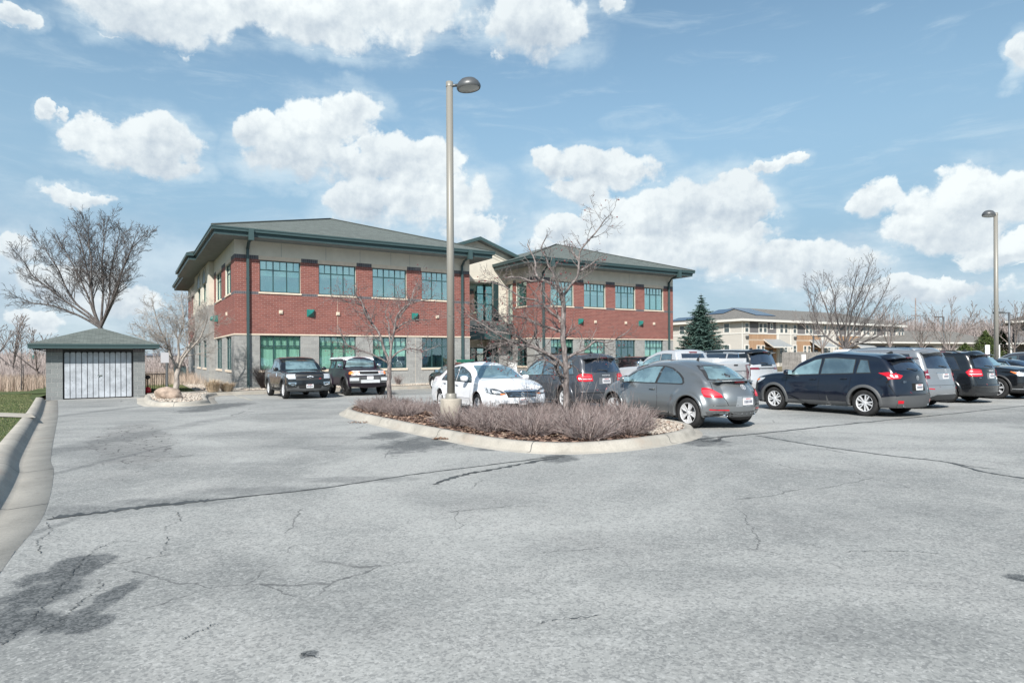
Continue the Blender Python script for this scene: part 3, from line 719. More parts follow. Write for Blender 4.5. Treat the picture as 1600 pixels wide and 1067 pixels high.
# lit partition seen through the third and fourth windows
# left side wall (faces -x), runs back along +y
B_dir, B_n = (0, 1), (-1, 0)
def side(y0, y1, x, wins, up=True, arch=False, cm=2.76):
    b = MB(); U = [(a-y0, c-y0, *H_UP) for a, c in wins]; L_ = [(a-y0, c-y0, *H_LO) for a, c in wins]
    if arch:
        mf = lambda s, z: 0 if z < 5.0 else 3
        wall(b, (x, y0), B_dir, B_n, y1-y0, -.6, Z_SOF+.02, [(a, c, 5.35, 6.75) for a, c, _, _ in U]+L_, mf, extra_z=(5.0,))
    else:
        mf = office_mf([(u[0]-.05, u[1]+.05) for u in U])
        wall(b, (x, y0), B_dir, B_n, y1-y0, -.6, Z_SOF+.02, U+L_, mf, extra_x=[v for u in U for v in (u[0]-.05, u[1]+.05)], extra_z=(2.76, 4.98, 5.13, 6.92, 7.14))
    b.build('wall', WM, off_)
    for a, c in wins:
        if arch:
            put_window(off_, dict(w=c-a, h=1.4, lights='narrow', glass='glass_up', **S('room_d', 0)), (x, a), B_dir, B_n, 5.35)
            # arched head: a rendered hood moulding over the opening
            h = MB(); R0, R1 = (c-a)/2+.02, (c-a)/2+.16; pts = 12
            ctr = Vector((x, (a+c)/2, 6.75))
            for k in range(pts):
                t0, t1 = math.pi*k/pts, math.pi*(k+1)/pts
                def q(r, t_, o_): return (ctr.x-o_, ctr.y+r*math.cos(t_), ctr.z+r*math.sin(t_)*.9)
                h.quad(q(R0, t0, .05), q(R1, t0, .05), q(R1, t1, .05), q(R0, t1, .05)); h.quad(q(R1, t0, .05), q(R1, t0, -.01), q(R1, t1, -.01), q(R1, t1, .05)); h.quad(q(R0, t0, -.01), q(R0, t0, .05), q(R0, t1, .05), q(R0, t1, -.01))
                h.quad(q(0, t0, .012), q(R0, t0, .012), q(R0, t1, .012), q(0, t1, .012), 1)
            h.build('arch_moulding', [M_['eifs'], M_['green']], off_)
        else:
            put_window(off_, dict(w=c-a, h=H_UP[1]-H_UP[0], lights='narrow', glass='glass_up', **S('room_d', .3)), (x, a), B_dir, B_n, H_UP[0])
            sill(off_, (x, a), B_dir, B_n, c-a, H_UP[0])
        put_window(off_, dict(w=c-a, h=H_LO[1]-H_LO[0], lights='narrow', glass='glass_lo', **S('room_d', 0)), (x, a), B_dir, B_n, H_LO[0])
        sill(off_, (x, a), B_dir, B_n, c-a, H_LO[0], .13)
side(0, 9.3, 0, [(1.4, 3.65), (5.5, 8.2)])
side(9.3, 19.6, -.32, [(11.0, 13.2), (14.9, 17.1)], arch=True)
side(19.6, 30, 0, [(21.8, 24.6)])
b = MB(); b.quad((0, 9.3, -.6), (-.32, 9.3, -.6), (-.32, 9.3, 5.0), (0, 9.3, 5.0), 0, [(0, -.6), (.32, -.6), (.32, 5), (0, 5)]); b.quad((0, 9.3, 5.0), (-.32, 9.3, 5.0), (-.32, 9.3, Z_SOF), (0, 9.3, Z_SOF), 3, [(0, 5), (.32, 5), (.32, 8), (0, 8)])
b.quad((14.45, 0, -.6), (14.45, 30, -.6), (14.45, 30, Z_SOF), (14.45, 0, Z_SOF), 1, [(0, -.6), (30, -.6), (30, 8), (0, 8)])
b.quad((14.45, 30, -.6), (0, 30, -.6), (0, 30, Z_SOF), (14.45, 30, Z_SOF), 1, [(0, -.6), (14.4, -.6), (14.4, 8), (0, 8)])
b.quad((33.4, 0, -.6), (33.4, 26, -.6), (33.4, 26, Z_SOF), (33.4, 0, Z_SOF), 1, [(0, -.6), (26, -.6), (26, 8), (0, 8)])
b.build('wall', WM, off_)
for y0_, y1_ in ((0, 9.3), (19.6, 30)):
    bb = MB(); bb.box(-.035, .02, y0_, y1_, 2.72, 2.80); bb.build('belt_course', M_['lintel'], off_)
# right wing return wall facing -x
b = MB(); U = [(1.04, 2.43, *H_UP), (2.97, 3.7, 3.9, 6.91)]; L_ = [(1.04, 2.43, *H_LO), (2.97, 3.7, -.1, 2.4)]
wall(b, (19.65, 0), B_dir, B_n, 3.8, -.6, Z_SOF+.02, U+L_, office_mf([(.99, 2.48), (2.9, 3.8)]), extra_x=(.99, 2.48, 2.9), extra_z=(2.76, 4.98, 5.13, 6.92, 7.14)); b.build('wall', WM, off_)
bb = MB(); bb.box(19.615, 19.67, 0, 2.95, 2.72, 2.80); bb.build('belt_course', M_['lintel'], off_)
put_window(off_, dict(w=1.39, h=1.78, lights='narrow', glass='glass_up', **S('room_b', .95, 'blind_g')), (19.65, 1.04), B_dir, B_n, H_UP[0]); sill(off_, (19.65, 1.04), B_dir, B_n, 1.39, H_UP[0])
put_window(off_, dict(w=1.39, h=1.92, lights='narrow', glass='glass_lo', **S('room_d', 0)), (19.65, 1.04), B_dir, B_n, H_LO[0]); sill(off_, (19.65, 1.04), B_dir, B_n, 1.39, H_LO[0], .13)
put_window(off_, dict(w=.73, h=3.01, lights='none', glass='glass_up', **S('room_d', 0)), (19.65, 2.97), B_dir, B_n, 3.9)
put_window(off_, dict(w=.73, h=2.5, lights='none', glass='glass_lo', **S('room_d', 0)), (19.65, 2.97), B_dir, B_n, -.1)
# entrance link: rendered gable wall with a glazed recess
D1, D2, XG = 3.8, 5.0, 18.35
b = MB(); ap = (17.1, 10.0); 
wall(b, (XG, D1), A_dir, A_n, 19.65-XG, -.6, 7.0, [], lambda x, z: 0 if z < 2.7 else 3, extra_z=(2.7,))
n = len(b.v)
for p in ((14.45, 7.0), (19.65, 7.0), (19.65, 8.6), (22.2, 8.3), (ap[0], ap[1]), (12.0, 8.3), (14.45, 7.6)): b.vert((p[0], D1, p[1]))
b.face([n+i for i in range(7)], 3, [(0, 0)]*7)
b.quad((XG, D1, 3.95), (XG, D2, 3.95), (XG, D2, 7.0), (XG, D1, 7.0), 3) if False else None
b.quad((14.45, D1, 7.0), (XG, D1, 7.0), (XG, D2, 7.0), (14.45, D2, 7.0), 3)
b.quad((14.45, D2, -.6), (XG, D2, -.6), (XG, D2, -.15), (14.45, D2, -.15), 0)
b.quad((XG, D2, -.6), (XG, D1, -.6), (XG, D1, -.1), (XG, D2, -.1), 0)
b.build('gable_wall', WM, off_)
g = MB()     # raised bands following the gable
for k, (dd, o_) in enumerate(((.42, .06), (.66, .03))):
    for sx in (-1, 1):
        x2 = ap[0]+sx*4.9; z2 = ap[1]-dd-4.9*.345
        g.quad((ap[0], D1-o_, ap[1]-dd), (x2, D1-o_, z2), (x2, D1-o_, z2+.13), (ap[0], D1-o_, ap[1]-dd+.13))
        g.quad((ap[0], D1-o_, ap[1]-dd), (x2, D1-o_, z2), (x2, D1, z2), (ap[0], D1, ap[1]-dd))
g.box(14.45, 18.6, D1-.05, D1, 7.12, 7.20)
g.build('gable_moulding', M_['eifs'], off_)
g = MB()
for sx in (-1, 1):
    x2 = ap[0]+sx*6.; z2 = ap[1]-6*.345
    for (za, zb, ya) in ((.02, .26, D1-.55),):
        P = [(ap[0], ya, ap[1]+za), (x2, ya, z2+za), (x2, ya, z2+zb), (ap[0], ya, ap[1]+zb)]; Q = [(p[0], 16., p[2]) for p in P]
        g.quad(*P); g.quad(P[0], P[1], Q[1], Q[0], 1); g.quad(P[3], P[2], Q[2], Q[3], 2, [(0, 0), (6.3, 0), (6.3, 12), (0, 12)])
g.build('gable_roof', [M_['green_l'], M_['soffit'], M_['shingle']], off_)
put_window(off_, dict(w=XG-14.45, h=2.95, lights='grid', glass='glass_up', **S('room_b', 0)), (14.45, D2), A_dir, A_n, 4.1, 0)
put_window(off_, dict(w=D2-D1, h=2.95, lights='none', glass='glass_up', **S('room_d', 0)), (XG, D1), B_dir, B_n, 4.1, 0)
put_window(off_, dict(w=D2-D1, h=2.25, lights='none', glass='glass_lo', **S('room_d', 0)), (XG, D1), B_dir, B_n, -.1, 0)
b = MB(); b.quad((XG+.003, D2, 2.1), (XG+.003, D1, 2.1), (XG+.003, D1, 4.15), (XG+.003, D2, 4.15)); b.quad((XG, D1, 2.7), (14.45, D1, 2.7), (14.45, D2, 2.7), (XG, D2, 2.7)); b.box(14.45, 18.3, D2+2.2, D2+2.3, -.5, 7.5); b.build('recess_lining', M_['eifs'], off_)
b = MB(); b.box(14.45, 19.0, D2-1.5, D2, 3.72, 4.10); b.box(14.45, XG, D2-.12, D2, 2.15, 2.72); b.build('entrance_band', M_['eifs'], off_)
b = MB(); b.box(14.45, 19.3, D2-2.3, D2-.12, 2.72, 3.70); b.box(14.45, 19.36, D2-2.36, D2-2.3, 3.35, 3.46); b.build('canopy', M_['green'], off_)
# entrance doors
b = MB(); x0, x1 = 14.45, XG; F = .09; yD = D2-.02
for xx in (x0, x0+1.35, x0+2.6, x1-F): b.box(xx, xx+F, yD-.06, yD+.06, -.15, 2.15)
b.box(x0, x1, yD-.05, yD+.05, 2.07, 2.149); b.box(x0, x1, yD-.055, yD+.055, 1.58, 1.68); b.box(x0, x1, yD-.05, yD+.05, -.15, .05)
dr = b.build('entrance_door', M_['green'], off_)
b = MB(); b.box(x0, x1, yD, yD+.012, -.1, 2.1); b.build('pane', M_['glass_lo'], dr)
b = MB(); b.box(x0, x1, yD+1.2, yD+1.25, -.1, 2.1); b.build('room', M_['room_d'], dr)
b = MB()
for xx in (x0+1.2, x0+1.6): b.tube([(xx, yD-.1, .75), (xx-.02, yD-.16, .85), (xx-.02, yD-.16, 1.15), (xx, yD-.1, 1.25)], .02, 6)
b.build('handle', M_['pole'], dr)
b = MB(); b.box(x0+.35, x0+.75, yD-.075, yD-.068, .62, .95); b.box(x0+1.75, x0+2.1, yD-.075, yD-.068, .7, 1.0); b.box(x0+.55, x0+.8, yD-.077, yD-.07, .35, .6); b.build('door_notice', M_['blind'], dr)
text_part('house_number', '4802', .42, M_['black'], off_, Matrix.Translation((16.15, D2-.14, 2.43)) @ Matrix.Rotation(R(90), 4, 'X'), .012)
b = MB(); b.box(18.75, 19.05, D1-.14, D1, 1.75, 2.35); b.ico((18.9, D1-.16, 2.05), .15, squash=(1, .6, 1.6)); b.build('wall_light', M_['lintel'], off_)
b = MB(); b.box(18.8, 19.2, D1-.03, D1, .35, .5); b.build('wall_plate', M_['soffit'], off_)
# downpipes
def pipe(x, w=.13, top=7.45, bot=-.18, ox=.0):
    b = MB(); b.box(x-w/2, x+w/2, -.16, -.03, bot+.12, top)
    b.tube([(x, -.095, top-.02), (x+ox, -.42, top+.28), (x+ox, -1.12, top+.42)], .085, 4); b.box(x+ox-.13, x+ox+.13, -1.36, -1.10, top+.28, top+.86)
    b.tube([(x, -.095, bot+.16), (x+.02, -.12, bot+.06), (x+.05, -.32, bot)], .085, 4)
    for z in (1.4, 3.6, 5.8): b.box(x-w/2-.02, x+w/2+.02, -.165, 0., z, z+.05)
    b.build('downpipe', M_['green_l'], off_)
pipe(.66); pipe(13.85); pipe(20.35); pipe(32.85)
# vents and small wall lights on the brick band
for x in (4.05, 10.52, 23.76, 29.79):
    b = MB(); z = 4.02; s = .21; P = [(x-s, -.0, z+s), (x+s, 0, z+s), (x+s, 0, z-s), (x-s, 0, z-s)]; ti = (x, -.30, z-.02); T1, T2 = (x-s, -.12, z+s), (x+s, -.12, z+s)
    b.face([b.vert(p) for p in (P[0], P[1], T2, T1)]); b.face([b.vert(p) for p in (T1, T2, ti)]); b.face([b.vert(p) for p in (T1, ti, P[3])]); b.face([b.vert(p) for p in (T2, P[2], ti)]); b.face([b.vert(p) for p in (P[0], T1, P[3])]); b.face([b.vert(p) for p in (P[1], P[2], T2)])
    b.face([b.vert(p) for p in (P[3], ti, P[2])])
    b.build('vent_hood', M_['teal'], off_)
b = MB(); b.box(-.25, 0, 7.3, 7.7, 3.8, 4.2); b.ico((-.28, 7.5, 3.98), .2); b.build('vent_hood', M_['teal'], off_)
for x in (2.4, 5.63, 12.07, 25.16, 28.21, 31.22, 21.9):
    b = MB(); b.box(x-.1, x+.1, -.07, 0, 3.94, 4.14); b.box(x-.06, x+.06, -.09, -.07, 3.98, 4.08); b.build('wall_box', M_['lintel'], off_)
b = MB(); b.box(-.07, 0, 2.95, 3.15, 3.94, 4.14); b.build('wall_box', M_['lintel'], off_)
b = MB()
for x, x1 in ((4.35+.6, 0), (8.95, 0), (14.1, 0)): b.box(x-.008, x+.008, -.004, .001, 7.14, 7.9)
for x in (2.45, 7.0, 10.2, 24.0, 28.6): b.box(x-.008, x+.008, -.004, .001, 7.14, 7.9)
b.build('render_joint', M_['soffit'], off_)
b = MB(); b.box(5.62, 5.635, -.004, .001, 2.81, 4.97); b.box(10.55, 10.565, -.004, .001, -.2, 2.7); b.build('control_joint', M_['lintel'], off_)
# hip roofs with double fascia
def hip(x0, x1, y0, y1, o_, pitch, rx, ry):
    r = MB(); ex0, ex1, ey0, ey1 = x0-o_, x1+o_, y0-o_, y1+o_; ze = 8.36; half = (ex1-ex0)/2; zr = ze+half*pitch; cx = (ex0+ex1)/2
    Pa, Pb = (cx, ey0+half, zr), (cx, max(ey0+half+.1, ey1-half), zr); L = (half**2+(zr-ze)**2)**.5
    r.face([r.vert(p) for p in ((ex0, ey0, ze), (ex1, ey0, ze), Pa)], 0, [(0, 0), (2*half, 0), (half, L)])
    r.face([r.vert(p) for p in ((ex1, ey0, ze), (ex1, ey1, ze), Pb, Pa)], 0, [(0, 0), (ey1-ey0, 0), (ey1-ey0-half, L), (half, L)])
    r.face([r.vert(p) for p in ((ex1, ey1, ze), (ex0, ey1, ze), Pb)], 0, [(0, 0), (2*half, 0), (half, L)])
    r.face([r.vert(p) for p in ((ex0, ey1, ze), (ex0, ey0, ze), Pa, Pb)], 0, [(0, 0), (ey1-ey0, 0), (ey1-ey0-half, L), (half, L)])
    rf = r.build('roof', M_['shingle'], off_)
    s = MB(); s.box(ex0+.14, ex1-.14, ey0+.14, ey1-.14, Z_SOF, Z_SOF+.03); s.build('soffit', M_['soffit'], rf)
    g = MB()
    for (a0, a1, c0, c1, z0, z1, in_) in ((ex0, ex1, ey0, ey1, 8.17, 8.36, 0.), (ex0+.14, ex1-.14, ey0+.14, ey1-.14, Z_SOF+.001, 8.12, 0.)):
        t_ = .12 if z0 > 8.14 else .05
        g.box(a0, a1, c0, c0+t_, z0, z1); g.box(a0, a1, c1-t_, c1, z0, z1); g.box(a0, a0+t_, c0+t_, c1-t_, z0+.001, z1-.001); g.box(a1-t_, a1, c0+t_, c1-t_, z0+.001, z1-.001)
    g.box(ex0-.025, ex1+.025, ey0-.03, ey0-.001, 8.30, 8.365); g.box(ex0-.03, ex0-.001, ey0, ey1, 8.30, 8.365)
    g.build('gutter', M_['green_l'], rf)
    d = MB(); d.box(ex0+.12, ex1-.12, ey0+.12, ey1-.12, 8.10, 8.2); d.build('eave_shadow_board', M_['green'], rf)
    c = MB(); c.tube([Vector((ex0, ey0, ze+.02)), Vector(Pa)+Vector((0, 0, .02))], .06, 5); c.tube([Vector((ex1, ey0, ze+.02)), Vector(Pa)+Vector((0, 0, .02))], .06, 5); c.build('hip_cap', M_['shingle'], rf)
    return rf
hip(0, 14.45, 0, 30, 1.25, .333, 0, 0)
hip(19.65, 33.4, 0, 26, 1.25, .333, 0, 0)
# eave bump over the side bay
b = MB(); b.box(-1.25-.42, -1.10, 9.0, 19.9, 8.17, 8.36, 0); b.box(-1.25-.28, -1.11, 9.14, 19.76, Z_SOF+.002, 8.12, 0); b.build('bay_eave', M_['green_l'], off_)
b = MB(); b.quad((-1.67, 9.0, 8.365), (-1.67, 19.9, 8.365), (-.2, 19.9, 8.80), (-.2, 9.0, 8.80), 0, [(0, 0), (11, 0), (11, 1.5), (0, 1.5)]); b.face([b.vert(p) for p in ((-1.67, 9, 8.36), (-.2, 9, 8.36), (-.2, 9, 8.8))], 0, [(0, 0)]*3); b.build('bay_roof', M_['shingle'], off_)
# ------------------------------------------------------------------ vehicles
def lerp(a, b, t): return a+(b-a)*t
def interp(tab, x):
    if x <= tab[0][0]: return tab[0][1]
    for i in range(len(tab)-1):
        if x <= tab[i+1][0]:
            t_ = (x-tab[i][0])/(tab[i+1][0]-tab[i][0]+1e-9); t_ = t_*t_*(3-2*t_)
            return lerp(tab[i][1], tab[i+1][1], t_)
    return tab[-1][1]
def lin(tab, x):
    if x <= tab[0][0]: return tab[0][1]
    for i in range(len(tab)-1):
        if x <= tab[i+1][0]: return lerp(tab[i][1], tab[i+1][1], (x-tab[i][0])/(tab[i+1][0]-tab[i][0]+1e-9))
    return tab[-1][1]
def resamp(P, n):
    """even arclength samples of a smoothed polyline (x,z)"""
    Q = [Vector((p[0], p[1], 0)) for p in P]
    # centripetal style smoothing: insert catmull points
    C = []
    for i in range(len(Q)-1):
        p1, p2 = Q[i], Q[i+1]; p0 = Q[i-1] if i else p1*2-p2; p3 = Q[i+2] if i+2 < len(Q) else p2*2-p1
        l1 = (p2-p1).length
        m1 = (p2-p0)*(l1/max(1e-6, (p2-p1).length+(p1-p0).length)); m2 = (p3-p1)*(l1/max(1e-6, (p3-p2).length+(p2-p1).length))
        for k in range(8):
            t_ = k/8; C.append((2*t_**3-3*t_**2+1)*p1+(t_**3-2*t_**2+t_)*m1+(-2*t_**3+3*t_**2)*p2+(t_**3-t_**2)*m2)
    C.append(Q[-1]); D = [0]
    for i in range(1, len(C)): D.append(D[-1]+(C[i]-C[i-1]).length)
    out = []; j = 0
    fr = n if isinstance(n, (list, tuple)) else [i/(n-1) for i in range(n)]
    for f_ in fr:
        d = f_*D[-1]
        while j < len(D)-2 and D[j+1] < d: j += 1
        t_ = (d-D[j])/max(1e-9, D[j+1]-D[j]); q = C[j].lerp(C[j+1], min(1, max(0, t_))); out.append((q.x, q.y))
    return out
class Car:
    def __init__(s, name, label, cat, sp, paint, px=None, wheel='RL', heading=120.5, loc=None, group='cars parked in the lot'):
        s.sp = sp; s.paint = paint; s.wb = sp['wb']
        s.root = empty(name, label, cat, (0, 0, 0), 0, group)
        s.body_mesh(); s.place(px, wheel, heading, loc)
    def place(s, px, wheel, heading, loc):
        h = R(heading); f = Vector((math.cos(h), math.sin(h))); l = Vector((-f.y, f.x)); tr = s.sp['track']/2
        if loc is not None: c = Vector(loc[:2])
        else:
            p = gp(*px); c = Vector((p.x, p.y)); 
            c -= f*(s.wb/2 if wheel[0] == 'F' else -s.wb/2); c -= l*((tr+.06) if wheel[1] == 'L' else -(tr+.06))
        M = Matrix(((f.x, l.x, .0, c.x), (f.y, l.y, .0, c.y), (.004*f.x-.0095*f.y, .004*l.x-.0095*l.y, 1, G(c.x, c.y)), (0, 0, 0, 1)))
        q = M.to_3x3(); q.col[0].normalize() if False else None
        X = Vector((f.x, f.y, .004*f.x-.0095*f.y)).normalized(); Y = Vector((l.x, l.y, .004*l.x-.0095*l.y)); Y = (Y-X*Y.dot(X)).normalized(); Z = X.cross(Y)
        s.root.matrix_world = Matrix.Translation((c.x, c.y, G(c.x, c.y))) @ Matrix((X, Y, Z)).transposed().to_4x4()
    def ex(s, x):      # end compression so that the bulged bumpers keep the true length
        h = s.wb/2; a = abs(x)
        if a <= h: return x
        oh = (s.sp['xf'] if x > 0 else -s.sp['xr'])-h; k = oh/(oh+.80*s.sp.get('crown_end', .13)+.02)
        return math.copysign(h+(a-h)*k, x)
    def Wd(s, x, z):
        sp = s.sp; w = sp['W']/2*interp(sp['sec'], z)
        u = abs(x)/(sp['L']/2); w *= 1-sp.get('taper', .05)*u**3
        for ax in (-s.wb/2, s.wb/2):
            fl = sp.get('flare', .02); d = math.hypot(x-ax, z-sp['wr'])
            w += fl*math.exp(-((max(0, d-sp['arch']-sp.get('fgap', 0))/sp.get('fsig', .10))**2))*(1 if z < sp.get('fz', 9) else 0)
        if 'cabin' in sp: w *= 1-sp['cabin'][2]*max(0., min(1., 1))*0
        return w
    def body_mesh(s):
        sp = s.sp; ns = sp.get('ns', 84); nt = 18; nj = 12
        ss_ = [i/(ns-1) for i in range(ns)]
        T = resamp(sp['top'], ss_)
        tt = [0, .03, .06, .10, .15, .20, .25, .30, .35, .40, .45, .5, .55, .6, .65, .70, .75, .8, .84, .88, .92, .95, .975, .99, 1.]
        nt = len(tt)
        Rr = resamp(sp['rear'], tt); Fr = resamp(sp['front'], tt)
        x0, x1 = T[0][0], T[-1][0]
        bx0, bx1 = Rr[0][0], Fr[0][0]
        sx = [min(1, max(0, (p[0]-x0)/(x1-x0))) for p in T]
        for i in range(1, ns): sx[i] = max(sx[i], sx[i-1]+1e-4)
        sx = [v/sx[-1] for v in sx]
        B = [(lerp(bx0, bx1, v), lerp(Rr[0][1], Fr[0][1], v) if not sp.get('sill') else lerp(lerp(Rr[0][1], Fr[0][1], v), sp['sill'], min(1, 4*min(v, 1-v)*1.2))) for v in sx]
        R0, R1, F0, F1 = Rr[0], Rr[-1], Fr[0], Fr[-1]
        grid = []
        L = sp['L']; rt, rf, rr, rb = sp.get('rt', .09), sp.get('rf', .30), sp.get('rr', .22), .06
        def rd(d, r): 
            if r <= 0: return 0
            k = 1-min(1, max(0, d/r)); return r*(1-math.sqrt(max(0, 1-k*k)))
        for i, v in enumerate(sx):
            row = []
            for j, t_ in enumerate(tt):
                P = []
                for c in (0, 1):
                    P.append((1-t_)*B[i][c]+t_*T[i][c]+(1-v)*(Rr[j][c]-lerp(R0[c], R1[c], t_))+v*(Fr[j][c]-lerp(F0[c], F1[c], t_)))
                x, z = P; H = T[i][1]-B[i][1]; w = s.Wd(x, z)
                rtop = interp(sp['rtt'], x) if 'rtt' in sp else rt
                w -= rd((1-t_)*H, rtop)*.9+rd(v*L, rr)*.8+rd((1-v)*L, rf)*.8+rd(t_*H, rb)*.5
                row.append((x, max(.05, w), z))
            grid.append(row)
        b = MB(); idL = [[b.vert((x, y, z)) for x, y, z in r] for r in grid]; idR = [[b.vert((x, -y, z)) for x, y, z in r] for r in grid]
        for i in range(ns-1):
            for j in range(nt-1):
                b.face((idL[i][j], idL[i][j+1], idL[i+1][j+1], idL[i+1][j]), 0, None, True)
                b.face((idR[i][j], idR[i+1][j], idR[i+1][j+1], idR[i][j+1]), 0, None, True)
        # closing strip round the silhouette
        loop = [(i, nt-1) for i in range(ns)]+[(ns-1, j) for j in range(nt-2, -1, -1)]+[(i, 0) for i in range(ns-2, -1, -1)]+[(0, j) for j in range(1, nt-1)]
        N = len(loop); prev = None; first = None; strips = []
        ct, ce = sp.get('crown', .045), sp.get('crown_end', .13)
        for k, (i, j) in enumerate(loop):
            x, y, z = grid[i][j]; ia, ja = loop[k-2]; ib, jb = loop[(k+2) % N]
            a, c = grid[ia][ja], grid[ib][jb]; tx, tz = c[0]-a[0], c[2]-a[2]; l_ = math.hypot(tx, tz) or 1; nx, nz = -tz/l_, tx/l_
            if nz < 0 and j == 0: cr_ = 0.
            else: cr_ = ct*abs(nz)+ce*abs(nx)
            if j == 0: cr_ = 0
            row = [idL[i][j]]
            for m in range(1, nj):
                q = 1-2*m/nj; q = math.sin(q*math.pi/2)
                o_ = cr_*(1-abs(q)**2.2)
                row.append(b.vert((x+nx*o_, y*q, z+nz*o_)))
            row.append(idR[i][j]); strips.append((row, j == 0))
        for k in range(N):
            r0, bot0 = strips[k]; r1, bot1 = strips[(k+1) % N]
            for m in range(nj): b.face((r0[m], r0[m+1], r1[m+1], r1[m]), 1 if (bot0 and bot1) else 0, None, True)
        b.v = [(s.ex(x_), y_, z_) for x_, y_, z_ in b.v]
        o = b.build('body', [s.paint, M_['car_dark']], s.root)
        bm = bmesh.new(); bm.from_mesh(o.data); bmesh.ops.recalc_face_normals(bm, faces=bm.faces); bm.to_mesh(o.data)
        s.bvh = BVHTree.FromBMesh(bm); bm.free()
        # wheel arches
        c = MB(); ar = sp['arch']
        for ax in (-s.wb/2, s.wb/2):
            for sy in (-1, 1):
                y1 = sy*(sp['W']/2+.3); y0 = sy*(sp['W']/2-.36)
                M = Matrix.Translation((ax, min(y0, y1), sp['wr']+.01)) @ Matrix.Rotation(R(-90), 4, 'X')
                n0 = len(c.v); K = 40
                for h_ in (0, abs(y1-y0)):
                    for k in range(K):
                        w = 2*math.pi*k/K; c.v.append(tuple(M @ Vector((ar*math.cos(w), ar*math.sin(w)*sp.get('archz', 1.), h_))))
                for k in range(K): c.face((n0+k, n0+(k+1) % K, n0+K+(k+1) % K, n0+K+k))
                c.face([n0+k for k in range(K)][::-1]); c.face([n0+K+k for k in range(K)])
        co = c.build('cutter', [M_['car_dark']])
        bm = bmesh.new(); bm.from_mesh(co.data); bmesh.ops.recalc_face_normals(bm, faces=bm.faces); bm.to_mesh(co.data); bm.free()
        if sp.get('bed'):
            d = MB(); d.box(*sp['bed']); d.build('bedcut', [M_['car_dark']])
            bo = bpy.data.objects['bedcut']; m2 = o.modifiers.new('bed', 'BOOLEAN'); m2.operation = 'DIFFERENCE'; m2.object = bo; m2.solver = 'EXACT'
        md = o.modifiers.new('arch', 'BOOLEAN'); md.operation = 'DIFFERENCE'; md.object = co; md.solver = 'EXACT'
        bpy.context.view_layer.update(); dg = bpy.context.evaluated_depsgraph_get()
        me = bpy.data.meshes.new_from_object(o.evaluated_get(dg)); o.modifiers.clear(); old = o.data; o.data = me
        bpy.data.meshes.remove(old); bpy.data.objects.remove(co)
        if sp.get('bed'): bpy.data.objects.remove(bpy.data.objects['bedcut'])
        me.materials.clear(); me.materials.append(s.paint); me.materials.append(M_['car_dark']); me.materials.append(P_['blk'])
        for p in me.polygons:
            x, y, z = p.center
            inside = False
            for ax in (-s.wb/2, s.wb/2):
                if math.hypot(x-ax, (z-sp['wr']-.01)/sp.get('archz', 1.)) < ar*1.004 and abs(y) < sp['W']/2*1.1: inside = True
            if sp.get('bed'):
                bb_ = sp['bed']
                if bb_[0]-.002 <= x <= bb_[1]+.002 and bb_[2]-.002 <= y <= bb_[3]+.002 and bb_[4]-.002 < z and z < bb_[5]-.3 and (abs(p.normal.z) > .9 or True) and not (z > sp['bedz']-.02): inside = inside or True
            if inside or z < .34 and p.normal.z < -.35: p.material_index = 1; p.use_smooth = False
            elif sp.get('two_tone') and z > sp['two_tone'](x): p.material_index = 2
        try: me.set_sharp_from_angle(angle=R(38))
        except Exception: pass
        s.body = o
    def cast(s, p, d):
        h = s.bvh.ray_cast(Vector(p), Vector(d).normalized())
        if h[0] is None: h = s.bvh.find_nearest(Vector(p))
        return h
    def drape(s, name, poly, view, m, off=.004, parent=None, cell=.07, side=1, thick=0., label=None, smooth_poly=0):
        """poly in (x,z) for 'side', (y,z) for rear/front, (x,y) for top"""
        if view == 'side': poly = [(s.ex(a), c) for a, c in poly]
        if smooth_poly: poly = [(p.x, p.y) for p in cr_pts([(a, c, 0) for a, c in poly], smooth_poly, True)]
        pts = []; n = len(poly)
        for i in range(n):
            a, c = Vector(poly[i]), Vector(poly[(i+1) % n]); k = max(1, int((c-a).length/cell))
            for j in range(k): pts.append(a.lerp(c, j/k))
        nb = len(pts); edges = [(i, (i+1) % nb) for i in range(nb)]
        x0, x1 = min(p.x for p in pts), max(p.x for p in pts); y0, y1 = min(p.y for p in pts), max(p.y for p in pts)
        pl = [tuple(p) for p in pts]; x = x0+cell*.5; 
        while x < x1:
            y = y0+cell*.5
            while y < y1:
                if inpoly((x, y), pl) and min((Vector((x, y))-q).length for q in pts) > cell*.4: pts.append(Vector((x, y)))
                y += cell
            x += cell
        V, E, F, *_ = geometry.delaunay_2d_cdt(pts, edges, [], 1, 1e-5)
        b = MB(); BG = 6
        for v in V:
            if view == 'side': p, d = (v.x, side*BG, v.y), (0, -side, 0)
            elif view == 'rear': p, d = (-BG, v.x, v.y), (1, 0, 0)
            elif view == 'front': p, d = (BG, v.x, v.y), (-1, 0, 0)
            else: p, d = (v.x, v.y, BG), (0, 0, -1)
            loc, nrm, *_ = s.cast(p, d)
            if view in ('rear', 'front') and abs(v.x) > .4:
                ref = s.cast((p[0], v.x*.8, p[2]), d)[0]; k_ = 1.
                while abs(loc.x-ref.x) > .22 and k_ > .8:
                    k_ -= .01; loc, nrm, *_ = s.cast((p[0], v.x*k_, p[2]), d)
            if nrm.dot(Vector(d)) > 0: nrm = -nrm
            b.vert(loc+nrm*off)
        for f in F: b.face(f, 0, None, True)
        o = b.build(name, m, parent or s.root)
        bm = bmesh.new(); bm.from_mesh(o.data)
        for f in bm.faces:
            dd = {'side': Vector((0, side, 0)), 'rear': Vector((-1, 0, 0)), 'front': Vector((1, 0, 0)), 'top': Vector((0, 0, 1))}[view]
            if f.normal.dot(dd) < 0: f.normal_flip()
        bm.to_mesh(o.data); bm.free()
        if label: o['label'] = label
        return o
